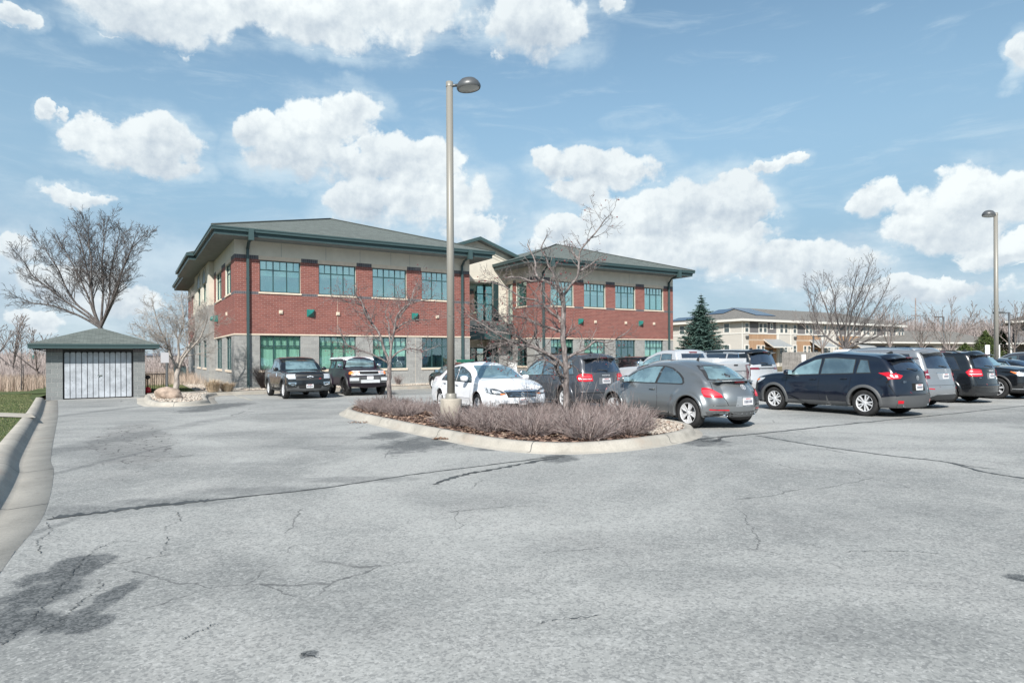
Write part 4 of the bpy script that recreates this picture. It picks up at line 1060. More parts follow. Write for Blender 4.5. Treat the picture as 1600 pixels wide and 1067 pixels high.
    def both(s, name, poly, m, **k): 
        r = []
        for sd in (1, -1): r.append(s.drape(name, poly, 'side', m, side=sd, **k))
        return r
    def mirr(s, name, poly, view, m, **k):
        s.drape(name, poly, view, m, **k); s.drape(name, [(-a, c) for a, c in poly][::-1], view, m, **k)
    def seam(s, pts, view='side', w=.009, sides=(1, -1), name='door_seam'):
        if view == 'side': pts = [(s.ex(a), c_) for a, c_ in pts]
        P = [Vector(p) for p in resamp(pts, max(2, int(sum((Vector(pts[i+1])-Vector(pts[i])).length for i in range(len(pts)-1))/.06)+1))]
        for sd in sides:
            b = MB(); ids = []
            for i, p in enumerate(P):
                d = (P[min(i+1, len(P)-1)]-P[max(0, i-1)]).normalized(); nn = Vector((-d.y, d.x))
                for q in (p+nn*w/2, p-nn*w/2):
                    if view == 'side': o_, dr = (q.x, sd*6, q.y), (0, -sd, 0)
                    elif view == 'rear': o_, dr = (-6, q.x, q.y), (1, 0, 0)
                    elif view == 'front': o_, dr = (6, q.x, q.y), (-1, 0, 0)
                    else: o_, dr = (q.x, q.y, 6), (0, 0, -1)
                    loc, nrm, *_ = s.cast(o_, dr)
                    if nrm.dot(Vector(dr)) > 0: nrm = -nrm
                    ids.append(b.vert(loc+nrm*.0022))
            for i in range(len(P)-1): b.face((ids[2*i], ids[2*i+1], ids[2*i+3], ids[2*i+2]))
            b.build(name, M_['car_seam'], s.root)
    def wheels(s, style='ten', rimc='alloy', steer=0.):
        sp = s.sp; r, w = sp['wr'], sp.get('tw', .22); tr = sp['track']/2
        rr = r*sp.get('rimf', .66)
        ty = MB(); prof = [(rr*.98, -w/2+.012), (rr+.012, -w/2), (r*.90, -w/2-.006), (r*.965, -w/2+.012), (r*.992, -w/2+.035), (r, -w/4), (r, w/4), (r*.992, w/2-.035), (r*.965, w/2-.012), (r*.90, w/2+.006), (rr+.012, w/2), (rr*.98, w/2-.012), (rr*.94, 0), (rr*.98, -w/2+.012)]
        M = Matrix.Rotation(R(-90), 4, 'X')      # local z -> +y
        ty.lathe(prof, M, 36, 0)
        rm = MB(); o_ = w/2-.012
        rm.lathe([(rr*.99, o_), (rr*.955, o_+.004), (rr*.925, o_-.010), (rr*.91, o_-.05), (rr*.9, -w/2+.02)], M, 36, 0)
        rm.lathe([(rr*.90, o_-.11), (.001, o_-.11)], M, 24, 1)
        rm.lathe([(rr*.60, o_-.10), (rr*.60, o_-.085), (.05, o_-.085)], M, 24, 2)
        rm.lathe([(rr*.22, o_-.09), (rr*.20, o_-.018), (rr*.13, o_-.008), (.0005, o_-.008)], M, 18, 0)
        def spoke(a, w0, w1, r0, r1, z0, z1, mi=0, th=.03):
            c, s_ = math.cos(a), math.sin(a)
            P = []
            for (rad, ww, z) in ((r0, w0, z0), (r1, w1, z1)):
                for sgn in (-1, 1):
                    for dz in (0, -th): 
                        x, y = rad*c-sgn*ww/2*s_, rad*s_+sgn*ww/2*c
                        P.append(M @ Vector((x, y, z+dz)))
            n = len(rm.v); rm.v += [tuple(p) for p in P]
            for f in ((0, 2, 6, 4), (1, 5, 7, 3), (0, 4, 5, 1), (2, 3, 7, 6)): rm.face([n+i for i in f], mi)
        if style == 'ten':
            for k in range(5):
                a0 = 2*math.pi*k/5+.3
                for da in (-.23, .23): spoke(a0+da, .026, .034, rr*.14, rr*.95, o_-.014, o_-.006)
        elif style == 'five':
            for k in range(5):
                a0 = 2*math.pi*k/5+.3; spoke(a0, rr*.20, rr*.42, rr*.16, rr*.93, o_-.016, o_-.006, 0); spoke(a0, rr*.05, rr*.12, rr*.3, rr*.9, o_-.010, o_-.002, 1, .002)
        elif style == 'beetle':
            for k in range(5):
                a0 = 2*math.pi*k/5+.25
                spoke(a0, rr*.16, rr*.46, rr*.14, rr*.92, o_-.022, o_-.008, 0)
                for sg in (-1, 1): spoke(a0+sg*.30, rr*.05, rr*.05, rr*.3, rr*.92, o_-.006, o_-.004, 3, .012)
        elif style == 'mesh':
            for k in range(14): spoke(2*math.pi*k/14, .022, .026, rr*.16, rr*.95, o_-.02, o_-.008)
        elif style == 'fan':
            for k in range(7):
                for da in (-.10, .10): spoke(2*math.pi*k/7+da, .022, .034, rr*.16, rr*.95, o_-.02, o_-.006)
        rm.lathe([(rr*.93, o_-.004), (rr*.985, o_+.003), (rr*.99, o_-.01)], M, 36, 0)
        first = None
        for fx in (1, -1):
            for sy in (1, -1):
                e = bpy.data.objects.new('wheel', None); COL.objects.link(e); e.parent = s.root; e.empty_display_size = .1
                e.location = (fx*s.wb/2, sy*tr, r); e.rotation_euler = (0, R(20*fx+35*sy), (0 if sy > 0 else math.pi)+(steer if fx > 0 else 0))
                if first is None:
                    t_ = ty.build('tyre', M_['tyre'], e); q = rm.build('rim', [M_[rimc], M_['car_dark'], M_['disc'], M_['alloy']], e); first = (t_, q)
                else:
                    for src in first: c = src.copy(); COL.objects.link(c); c.parent = e
    def arch_lip(s, mt, w=.055, out=.012, a0=-12, a1=192, name='wheel_arch_trim', ends=None):
        sp = s.sp
        for ax in (-s.wb/2, s.wb/2):
            for sy in (1, -1):
                b = MB(); rows = []; K = 30
                for k in range(K+1):
                    a = R(lerp(a0, a1, k/K)); row = []
                    for rr_, oo in ((sp['arch']-.004, -.05), (sp['arch']-.006, out*.6), (sp['arch']+.008, out), (sp['arch']+w-.008, out), (sp['arch']+w, -.004)):
                        x, z = ax+rr_*math.cos(a), sp['wr']+.01+rr_*math.sin(a)*sp.get('archz', 1.)
                        h = s.bvh.ray_cast(Vector((x, sy*6, z)), Vector((0, -sy, 0)))
                        y = abs(h[0].y) if h[0] is not None else s.Wd(x, z)-.05
                        row.append(b.vert((x, sy*(y+oo), z)))
                    rows.append(row)
                for k in range(K):
                    for m in range(4): b.face((rows[k][m], rows[k+1][m], rows[k+1][m+1], rows[k][m+1]), 0, None, True)
                b.build(name, M_[mt] if isinstance(mt, str) else mt, s.root)
    def mirror(s, x, z, m, y=None, size=(.11, .10, .085)):
        for sy in (1, -1):
            h = s.cast((x, sy*6, z), (0, -sy, 0)); y0 = h[0].y
            b = MB(); c = Vector((x+.03, y0+sy*.16, z+.05)); n = 8
            for i in range(n+1):
                t_ = math.pi*i/n
                for k in range(12):
                    w = 2*math.pi*k/12; sq = lambda v: math.copysign(abs(v)**.7, v)
                    b.vert(c+Vector((sq(math.sin(t_)*math.cos(w))*size[2], sq(math.cos(t_))*size[0], sq(math.sin(t_)*math.sin(w))*size[1]*.8)))
            for i in range(n):
                for k in range(12): b.face((i*12+k, i*12+(k+1) % 12, (i+1)*12+(k+1) % 12, (i+1)*12+k), 0, None, True)
            b.tube([(x, y0-sy*.02, z-.02), c+Vector((0, -sy*.03, -.04))], .022, 6, 1)
            o = b.build('mirror', [m, M_['car_trim']], s.root)
            g = MB(); g.box(c.x-size[2]-.004, c.x-size[2]+.006, c.y-size[0]*.8, c.y+size[0]*.8, c.z-size[1]*.6, c.z+size[1]*.6); g.build('mirror_glass', M_['chrome'], o)
    def handle(s, x, z, m, sides=(1, -1)):
        for sy in sides:
            h = s.cast((x, sy*6, z), (0, -sy, 0)); y = h[0].y; b = MB()
            b.tube([(x-.09, y-sy*.005, z), (x-.07, y+sy*.035, z+.004), (x+.07, y+sy*.035, z+.004), (x+.09, y-sy*.005, z)], .013, 6)
            b.build('handle', m, s.root)
    def plate(s, end, z, y=0., w=.30, h=.15):
        sg = -1 if end == 'rear' else 1
        l = s.cast((sg*6, y, z), (-sg, 0, 0))[0]; x = l.x
        b = MB(); b.box(min(x, x+sg*.02), max(x, x+sg*.02), y-w/2, y+w/2, z-h/2, z+h/2)
        o = b.build('number_plate', M_['plate'], s.root)
        q = MB(); xx = x+sg*.0215
        for k in range(6):
            yy = y-w*.36+w*.72*k/5; hh = h*.42
            q.box(min(x+sg*.019, xx), max(x+sg*.019, xx), yy-w*.045, yy+w*.045, z-hh*.6, z+hh*.45, 0)
        q.box(min(x+sg*.019, xx), max(x+sg*.019, xx), y-w*.28, y+w*.28, z+h*.33, z+h*.44, 1)
        q.build('plate_marks', [M_['plate_ink'], M_['plate_red']], o)
    def text(s, end, txt, size, y, z, m, spread=1., name='badge'):
        sg = -1 if end == 'rear' else 1
        l = s.cast((sg*6, y, z), (-sg, 0, 0)); x = l[0].x; nn = l[1]; 
        if nn.x*sg < 0: nn = -nn
        tilt = math.asin(max(-1, min(1, nn.z)))
        M = Matrix.Translation((x+sg*.012, y, z)) @ Matrix.Rotation(R(90 if sg > 0 else -90), 4, 'Z') @ Matrix.Rotation(R(90)-tilt, 4, 'X') @ Matrix.Scale(spread, 4, (1, 0, 0))
        return text_part(name, txt, size, m, s.root, M, .004)
    def emblem(s, end, y, z, r, m, kind='ring'):
        sg = -1 if end == 'rear' else 1
        l = s.cast((sg*6, y, z), (-sg, 0, 0)); x = l[0].x; nn = l[1]
        if nn.x*sg < 0: nn = -nn
        tilt = math.asin(max(-1, min(1, nn.z)))
        M = Matrix.Translation((x+sg*.008, y, z)) @ Matrix.Rotation(R(90 if sg > 0 else -90), 4, 'Z') @ Matrix.Rotation(R(90)-tilt, 4, 'X')
        b = MB(); K = 24
        if kind != 'bow':
            for k in range(K):
                a0, a1 = 2*math.pi*k/K, 2*math.pi*(k+1)/K
                b.quad(*[M @ Vector((rr_*math.cos(a)*(1.25 if kind in ('oval',) else 1), rr_*math.sin(a), .005)) for rr_, a in ((r, a0), (r, a1), (r*.84, a1), (r*.84, a0))])
        L = {'vw': [(-.62, .5, -.2, -.6), (-.2, -.6, 0, -.1), (0, -.1, .2, -.6), (.2, -.6, .62, .5), (-.3, .75, 0, .12), (0, .12, .3, .75)], 'h': [(-.45, .7, -.3, -.7), (.45, .7, .3, -.7), (-.36, 0, .36, 0)],
             'star': [(0, 0, 0, .85), (0, 0, -.74, -.43), (0, 0, .74, -.43)], 'wing': [(-.75, .35, -.2, .2), (-.2, .2, 0, -.25), (0, -.25, .2, .2), (.2, .2, .75, .35)], 'bow': [], 'oval': [(-.5, 0, .5, 0), (0, -.6, 0, .6)]}[kind]
        for (x0, y0, x1, y1) in L:
            p, q = Vector((x0*r, y0*r)), Vector((x1*r, y1*r)); d = (q-p).normalized(); nn_ = Vector((-d.y, d.x))*r*.09
            b.quad(*[M @ Vector((v.x, v.y, .006)) for v in (p-nn_, q-nn_, q+nn_, p+nn_)])
        if kind == 'bow':
            P = [(-1.6, -.28), (-.45, -.28), (-.5, -.55), (.35, -.55), (.45, -.28), (1.6, -.28), (1.4, .28), (.45, .28), (.5, .55), (-.35, .55), (-.45, .28), (-1.4, .28)]
            b.prism([(a*r, c*r) for a, c in P], 0., .012, 0, M)
        return b.build('badge', m, s.root)
    def rails(s, x0, x1, y, m='chrome'):
        for sy in (1, -1):
            P = []
            for k in range(13):
                t_ = k/12; x = lerp(x0, x1, t_); z = s.cast((x, sy*y, 6), (0, 0, -1))[0].z
                P.append((x, sy*y, z+.055*math.sin(math.pi*min(1, max(0, t_)))**.25 if 0 < k < 12 else z-.005))
            b = MB(); b.tube(P, .017, 6); b.build('roof_rail', M_[m], s.root)
    def glasshouse(s, slices, belt, inset, m='car_glass', trim='car_trim', grow=.022):
        """slices: (x0b,x0t,x1b,x1t) rear to front; belt(x); roof line minus inset"""
        Ttab = [(x, z) for x, z in resamp(s.sp['top'], 160)]
        Ttab.sort()
        def tp(x): return lin(Ttab, x)-inset
        def poly(sl, g):
            x0b, x0t, x1b, x1t = sl; n = 10
            bot = [(lerp(x0b-g, x1b+g, k/n), belt(lerp(x0b, x1b, k/n))-g) for k in range(n+1)]
            top = [(lerp(x1t+g, x0t-g, k/n), tp(lerp(x1t, x0t, k/n))+g*.8) for k in range(n+1)]
            top = [p for p in top if p[1] > belt(p[0])+.012]
            return bot+top
        for sl in slices:
            for sd in (1, -1):
                fr = s.drape('window_surround', poly(sl, grow), 'side', M_[trim], off=.003, side=sd)
                s.drape('window', poly(sl, 0), 'side', M_[m], off=.007, side=sd, parent=fr)
M_['car_dark'] = mat('underbody_black', (.008, .008, .009), .8)
M_['car_trim'] = mat('black_plastic_trim', (.028, .029, .031), .55)
M_['car_trim_g'] = mat('grey_plastic_cladding', (.075, .078, .082), .6)
M_['car_seam'] = mat('panel_gap', (.004, .004, .004), .9)
M_['tyre'] = varied('tyre_rubber', (.022, .022, .023), .3, 8, .75, .3)
M_['alloy'] = mat('silver_alloy', (.72, .73, .75), .34, .35)
M_['badge'] = mat('bright_badge', (.72, .74, .77), .25, .3)
M_['alloy_d'] = mat('dark_alloy', (.03, .03, .032), .35, .6)
M_['disc'] = mat('brake_disc', (.16, .16, .165), .4, .8)
M_['chrome'] = mat('chrome', (.75, .77, .80), .08, 1.)
M_['plate'] = mat('number_plate_white', (.70, .71, .73), .5)
M_['plate_ink'] = mat('plate_ink', (.06, .06, .10), .6)
M_['plate_red'] = mat('plate_red_line', (.45, .05, .05), .6)
M_['tail'] = mat('tail_lamp_red', (.52, .008, .022), .2, 0, .4, .35)
M_['tail_l'] = mat('tail_lamp_bright_red', (.72, .05, .07), .3, 0, .4, .3)
M_['tail_d'] = mat('tail_lamp_dark_red', (.16, .006, .02), .12, 0, .6, 1.)
M_['lampw'] = mat('clear_lamp', (.62, .64, .66), .10, .35, .6, 1.)
M_['lampd'] = mat('lamp_bowl_dark', (.10, .11, .12), .12, .4, .6, 1.)
M_['amber'] = mat('amber_lamp', (.85, .20, .02), .2, 0, .6, 1.)
M_['car_glass'] = mat('car_window_glass', (.022, .034, .040), .03, 0., 1., 1.)
M_['car_glass'].node_tree.nodes['Principled BSDF'].inputs['Metallic'].default_value = .0
def cglass(name, col, refl, tint):
    m = bpy.data.materials.new(name); m.use_nodes = True; T = NT(m.node_tree); T.n.clear()
    co = T.add('ShaderNodeTexCoord').outputs['Object']
    n = T.noise(co, 2.6, 3, .5)
    df = T.add('ShaderNodeBsdfDiffuse', i_0=T.mix(T.ss(n, .38, .62), tuple(c*.7 for c in col), tuple(min(1, c*1.25) for c in col)))  # soft mottling painted into the base tone imitates reflections in the glass
    gs = T.add('ShaderNodeBsdfGlossy', i_0=tint, i_1=.015); lw = T.add('ShaderNodeLayerWeight', i_0=.28)
    f = T.math('ADD', T.math('MULTIPLY', lw.outputs[1], .75), refl, clamp=True)
    T.add('ShaderNodeOutputMaterial', i_0=T.add('ShaderNodeMixShader', i_0=f, i_1=df, i_2=gs))
    return m
M_['car_glass'] = cglass('car_window_glass', (.06, .09, .10), .16, (.85, .95, 1.))
M_['car_glass_l'] = cglass('car_light_glass', (.16, .24, .25), .22, (.85, .97, 1.))
M_['car_glass_t'] = cglass('car_tinted_glass', (.016, .018, .022), .075, (.75, .85, 1.))
SEC = [(.15, .90), (.32, .965), (.55, 1.), (.80, .985), (.98, .95), (1.15, .90), (1.5, .80), (1.8, .73)]
def suv_spec(L, W, H, wb, fo, wr, arch, drop=.0, hood=1.0, cowl=None, cowlz=1.12, roof0=None, tail=.28, spoil=.08, belt=1.0, gc=.26, **k):
    """fo: front overhang"""
    xf = wb/2+fo; xr = xf-L; cowl = cowl if cowl is not None else wb/2-.42; roof0 = roof0 if roof0 is not None else cowl-.85
    rear = [(xr+.06, gc), (xr+.012, gc+.12), (xr, gc+.30), (xr+.03, .72), (xr+.07, .88), (xr+.11, belt+.02), (xr+tail*.62+.05, belt+(H-belt)*.55), (xr+tail+.02, H-spoil-.02-drop)]
    top = [(xr+tail+.02, H-spoil-.02-drop), (xr+tail+.10, H-spoil*.55-drop), (xr+tail+.5, H-.028-drop*.55), (xr+tail+1.1, H-.004-drop*.2), (roof0-.55, H), (roof0, H-.045), (roof0+.28, H-.16), ((roof0+cowl)/2+.12, lerp(H, cowlz, .52)), (cowl-.1, cowlz+.055), (cowl+.1, cowlz-.012), (cowl+.5, lerp(cowlz, hood, .35)), (xf-.42, hood), (xf-.22, hood-.045), (xf-.12, hood-.12)]
    front = [(xf-.12, gc-.02), (xf-.03, gc+.08), (xf-.0, gc+.22), (xf-.01, .66), (xf-.035, hood-.26), (xf-.12, hood-.12)]
    sp = dict(L=L, W=W, H=H, wb=wb, wr=wr, arch=arch, track=W-.25, top=top, rear=rear, front=front, sec=SEC, sill=gc, taper=.055, flare=.02)
    sp.update(k); sp['xf'] = xf; sp['xr'] = xr
    return sp
def place_rear_glass(c, zb, zt, wb_, wt, m='car_glass_t'):
    P = [(-wb_, zb), (wb_, zb), (wt, zt), (-wt, zt)]
    fr = c.drape('rear_window', [(-wb_, zb), (-wb_*.5, zb-.012), (wb_*.5, zb-.012), (wb_, zb), (wb_+.01, zb+.03), (wt, zt-.02), (wt-.04, zt), (-wt+.04, zt), (-wt, zt-.02), (-wb_-.01, zb+.03)], 'rear', M_[m], off=.006, cell=.06)
    return fr
def windscreen(c, zb, zt, wb_, wt, m='car_glass'):
    return c.drape('windscreen', [(-wb_, zb), (wb_, zb), (wb_-.01, zb+.03), (wt+.01, zt-.04), (wt-.04, zt), (-wt+.04, zt), (-wt-.01, zt-.04), (-wb_+.01, zb+.03)], 'front', M_[m], off=.006, cell=.07)
def wiper(c, y, z, l=.33):
    p = c.cast((-6, y, z), (1, 0, 0))[0]; q = c.cast((-6, y+l, z+.045), (1, 0, 0))[0]
    b = MB(); b.tube([(p.x-.02, p.y, p.z-.02), (p.x-.04, p.y, p.z+.02), (q.x-.025, q.y, q.z)], .012, 5); b.build('wiper', M_['car_trim'], c.root)
def antenna(c, x, k='fin'):
    z = c.cast((x, 0, 6), (0, 0, -1))[0].z; b = MB()
    if k == 'fin': b.prism([(x-.11, z-.01), (x-.10, z+.045), (x-.07, z+.06), (x+.06, z+.0)], -.025, .025, 0, Matrix.Rotation(R(90), 4, 'X'))
    elif k == 'bee': b.tube([(x, 0, z-.01), (x-.03, 0, z+.04)], .03, 6); b.tube([(x-.02, 0, z+.03), (x-.09, 0, z+.13)], .010, 5)
    else: b.tube([(x, 0, z-.01), (x-.05, 0, z+.35)], .006, 4)
    b.build('antenna', M_['car_trim'], c.root)
def exhaust(c, y, z, r=.038):
    x = c.cast((-6, y, max(z, .34)), (1, 0, 0))[0].x+.03; b = MB(); M = Matrix.Translation((x+.02, y, z)) @ Matrix.Rotation(R(-90), 4, 'Y'); b.lathe([(r*.8, -.15), (r*.8, .04), (r, .045), (r, -.15)], M, 14); b.build('exhaust', M_['chrome'], c.root)
# --- grey compact coupe with arched roof (nearest car)
P_ = {}
P_['gun'] = car_paint('gunmetal_paint', (.195, .210, .220), .55, .30)
P_['navy'] = car_paint('navy_paint', (.006, .009, .020), .25, .28)
P_['silver'] = car_paint('silver_paint', (.30, .31, .325), .55, .32)
P_['blk'] = car_paint('black_paint', (.008, .009, .011), .1, .25)
P_['white'] = car_paint('white_car_paint', (.78, .79, .82), 0., .35)
P_['gran'] = car_paint('granite_paint', (.075, .080, .092), .4, .3)
P_['plum'] = car_paint('dark_plum_paint', (.018, .008, .020), .2, .28)
P_['plum'].node_tree.nodes['Principled BSDF'].inputs['Coat Weight'].default_value = .25; P_['plum'].node_tree.nodes['Principled BSDF'].inputs['Roughness'].default_value = .42
P_['whitem'] = car_paint('silver_white_paint', (.52, .53, .55), .3, .3)
P_['steel'] = car_paint('steel_blue_paint', (.10, .13, .17), .4, .3)
bt = dict(L=4.28, W=1.80, H=1.486, wb=2.54, wr=.335, arch=.385, track=1.56, xr=-2.14, xf=2.14, taper=.10, flare=.085, fsig=.085, fgap=.13, rt=.11, rr=.34, rf=.42, crown=.05, crown_end=.22, sill=.20, tw=.235, rimf=.70, ns=150,
          rear=[(-2.02, .30), (-2.10, .36), (-2.13, .50), (-2.12, .64), (-2.05, .76), (-1.95, .88), (-1.84, .985), (-1.76, 1.05)],
          top=[(-1.76, 1.05), (-1.62, 1.10), (-1.35, 1.24), (-1.0, 1.36), (-.6, 1.435), (-.2, 1.46), (.15, 1.445), (.45, 1.38), (.75, 1.26), (1.02, 1.12), (1.14, 1.055), (1.3, 1.01), (1.6, .935), (1.82, .85), (1.97, .74)],
          front=[(2.0, .20), (2.09, .30), (2.13, .45), (2.10, .60), (1.97, .74)],
          sec=[(.15, .86), (.3, .93), (.5, .955), (.72, .94), (.90, .875), (1.0, .83), (1.2, .76), (1.49, .58)])
c = Car('parked_coupe', 'grey metallic two-door coupe with arched roof, nearest car beside the planting island', 'car', bt, P_['gun'], (1077, 668.5), 'RL', 120.5)
c.wheels('beetle', 'alloy'); c.arch_lip(P_['gun'], .05, .014)
bz = lambda x: .965+.01*math.cos(x)
fr = [(-.62, .955), (.95, .975), (.99, 1.0), (.80, 1.14), (.55, 1.27), (.30, 1.345), (.05, 1.385), (-.25, 1.395), (-.30, 1.39), (-.20, .955)]
fq = [(.98, .985), (.95, 1.02), (.76, 1.14), (.52, 1.25), (.28, 1.32), (.02, 1.352), (-.24, 1.354), (-.12, .975)]
q2 = [(-.20, .975), (-.32, 1.35), (-.58, 1.30), (-.80, 1.20), (-.95, 1.08), (-1.0, .995), (-.95, .975)]
sur = [(1.02, .955), (1.0, 1.02), (.79, 1.16), (.54, 1.272), (.28, 1.342), (0, 1.374), (-.33, 1.374), (-.61, 1.322), (-.84, 1.22), (-1.0, 1.10), (-1.05, .99), (-1.0, .95)]
for sd in (1, -1):
    f_ = c.drape('window_surround', sur, 'side', M_['car_trim'], off=.003, side=sd); c.drape('window', fq, 'side', M_['car_glass_l'], off=.007, side=sd, parent=f_); c.drape('window', q2, 'side', M_['car_glass'], off=.007, side=sd, parent=f_)
fr = c.drape('rear_window_surround', [(-.62, 1.06), (.62, 1.06), (.60, 1.10), (.50, 1.30), (.40, 1.38), (-.40, 1.38), (-.50, 1.30), (-.60, 1.10)], 'rear', M_['car_trim'], off=.004, cell=.06)
c.drape('rear_window', [(-.55, 1.075), (.55, 1.075), (.54, 1.10), (.44, 1.29), (.36, 1.355), (-.36, 1.355), (-.44, 1.29), (-.54, 1.10)], 'rear', M_['car_glass_l'], off=.008, cell=.06, parent=fr)
windscreen(c, 1.06, 1.40, .60, .50)
for sg in (1, -1):
    P = [(sg*.52, .70), (sg*.60, .685), (sg*.80, .70), (sg*.835, .78), (sg*.80, .875), (sg*.72, .895), (sg*.62, .82)]
    P = P if sg > 0 else P[::-1]
    tl = c.drape('tail_lamp', P, 'rear', M_['tail'], off=.010, cell=.05, smooth_poly=4)
    Q = [(a*.93+sg*.045, .70+(z-.70)*.62+.035) for a, z in P]; c.drape('lamp_inner', Q, 'rear', M_['tail_l'], off=.014, cell=.05, parent=tl, smooth_poly=3)
# spoiler, lip and emblem
b = MB(); N_ = 16
for i in range(N_+1):
    y = -.58+1.16*i/N_; z = 1.045-.03*abs(y/.6)**3; x = c.cast((-6, y, z), (1, 0, 0))[0].x
    for dx, dz in ((.05, .018), (-.17, .016), (-.175, -.004), (.03, -.03)): b.vert((x+dx, y, z+dz))
for i in range(N_):
    for k in range(4): b.face((i*4+k, i*4+(k+1) % 4, i*4+4+(k+1) % 4, i*4+4+k), 0, None, False)
b.face((0, 1, 2, 3)); b.face([N_*4+k for k in (3, 2, 1, 0)])
sp_ = b.build('spoiler', P_['gun'], c.root); b = MB(); xb = c.cast((-6, 0, 1.01), (1, 0, 0))[0].x; b.box(xb-.02, xb+.01, -.14, .14, 1.0, 1.022); b.build('brake_lamp', M_['tail'], sp_)
c.emblem('rear', 0, .905, .07, M_['badge'], 'vw'); c.text('rear', 'ABCDE'[:0] or '', .05, 0, .8, M_['chrome']) if False else None
c.plate('rear', .60, 0); b = None
c.drape('plate_recess', [(-.30, .49), (.30, .49), (.25, .71), (-.25, .71)], 'rear', mat('recess_grey', (.26, .28, .30), .4, .3, .5, .8), off=.003)
c.drape('lower_valance', [(-.80, .27), (.80, .27), (.84, .39), (-.84, .39)], 'rear', M_['car_trim_g'], off=.004)
c.mirr('reflector', [(.42, .405), (.78, .42), (.78, .445), (.42, .43)], 'rear', M_['tail'], off=.006)
exhaust(c, .45, .30); exhaust(c, -.45, .30)
c.seam([(-.20, .93), (-.28, .6), (-.24, .38)]); c.seam([(.98, .95), (1.0, .70), (.93, .38)]); c.seam([(-.24, .375), (.93, .375)])
c.seam([(-.74, .52), (.74, .52)], 'rear', sides=(1,)); c.seam([(-.60, 1.03), (-.66, .80), (-.50, .68), (-.44, .52)], 'rear', sides=(1,)); c.seam([(.60, 1.03), (.66, .80), (.50, .68), (.44, .52)], 'rear', sides=(1,))
c.both('sill_trim', [(-.85, .225), (.85, .225), (.85, .30), (-.85, .30)], M_['car_trim_g'], off=.006); c.both('sill_chrome', [(-.78, .315), (.80, .315), (.80, .328), (-.78, .328)], M_['chrome'], off=.008)
c.both('side_marker', [(1.86, .55), (1.90, .55), (1.92, .68), (1.88, .68)], M_['amber'], off=.006)
c.mirror(.78, .99, P_['gun']); c.handle(-.08, .83, P_['gun']); antenna(c, -.75, 'bee')
for sg in (1, -1): c.drape('headlamp', [(sg*.45+.13*math.cos(a), .70+.12*math.sin(a)) for a in [k*math.pi/8 for k in range(16)]], 'front', M_['lampw'], off=.01)
def suv_car(name, label, cat, sp, paint, px, wheel, heading, belt0, belt1, slices, inset=.135, wheel_style='ten', rim='alloy', glass='car_glass', glass_rear='car_glass_t', lip=None, lipw=.06, rearz=None, group='cars parked in the lot', loc=None):
    c = Car(name, label, cat, sp, paint, px, wheel, heading, loc, group)
    c.wheels(wheel_style, rim)
    xr, xf = sp['xr'], sp['xf']
    bl = lambda x: lerp(belt1, belt0, min(1, max(0, (x-xr)/(xf-xr))))
    for k, sl in enumerate(slices): c.glasshouse([sl], bl, inset, glass if k >= len(slices)-1 else (glass_rear if glass_rear else glass))
    c.arch_lip(lip if lip else paint, lipw, .014)
    return c
def door_seams(c, xs, zlo=.36, zhi=1.0):
    for x in xs: c.seam([(x, zhi), (x+.015, .75), (x+.0, zlo+.12), (x-.03, zlo)])
    c.seam([(xs[0], zlo), (xs[-1], zlo)])
def rear_lip(c, x, z, w, d=.16, m=None, drop=.05):
    b = MB(); N_ = 14
    for i in range(N_+1):
        y = -w+2*w*i/N_; k = (abs(y)/w)**3; xx = x+.04*k; zz = z-.03*k
        for dx, dz in ((.14, .012), (-d, -.006), (-d, -.028), (.05, -drop)): b.vert((xx+dx, y, zz+dz))
    for i in range(N_):
        for k in range(4): b.face((i*4+k, i*4+(k+1) % 4, i*4+4+(k+1) % 4, i*4+4+k), 0, None, k == 0)
    b.face((0, 1, 2, 3)); b.face([N_*4+k for k in (3, 2, 1, 0)])
    o = b.build('roof_spoiler', m or c.paint, c.root)
    b = MB(); b.box(x-d-.012, x-d+.01, -.13, .13, z-.028, z-.008); b.build('brake_lamp', M_['tail_d'], o)
    return o
# --- navy crossover
s1 = suv_spec(4.55, 1.84, 1.665, 2.70, .93, .345, .40, drop=.07, hood=1.02, cowlz=1.13, tail=.52, spoil=.10, belt=1.10, gc=.24, flare=.045, fsig=.16)
c = suv_car('parked_crossover', 'navy blue crossover with silver ten-spoke wheels and grey lower cladding', 'car', s1, P_['navy'], (1352, 650), 'RL', 120.3, 1.0, 1.17,
            [(-1.50, -1.36, -1.12, -1.18), (-1.02, -1.04, -.12, -.18), (-.04, -.08, .98, .95)], .14, 'ten', 'alloy', 'car_glass_l', 'car_glass', 'car_trim_g', .075)
place_rear_glass(c, 1.19, 1.46, .64, .55); rear_lip(c, -1.80, 1.535, .60, .22)
for sg in (1, -1):
    P = [(.52, 1.06), (.60, .985), (.84, .965), (.93, 1.02), (.93, 1.13), (.80, 1.12), (.64, 1.10)]; P = [(a*sg, z) for a, z in P]; P = P if sg > 0 else P[::-1]
    tl = c.drape('tail_lamp', P, 'rear', M_['tail'], off=.01, cell=.05); c.drape('lamp_inner', [(sg*.66, 1.01), (sg*.78, 1.00), (sg*.78, 1.08), (sg*.66, 1.07)][::sg], 'rear', M_['lampw'], off=.014, cell=.05, parent=tl)
    c.drape('tail_lamp', [(-2.12, .985), (-1.80, 1.10), (-1.72, 1.13), (-2.0, 1.15), (-2.14, 1.13)], 'side', M_['tail'], off=.01, side=sg)
c.drape('bumper_cladding', [(-.92, .25), (.92, .25), (.93, .52), (.72, .55), (-.72, .55), (-.93, .52)], 'rear', M_['car_trim_g'], off=.008); c.both('side_cladding', [(-.90, .24), (.92, .24), (.92, .36), (-.90, .36)], M_['car_trim_g'], off=.010); c.both('bumper_cladding', [(-2.20, .26), (-1.78, .26), (-1.80, .50), (-2.21, .55)], M_['car_trim_g'], off=.010)
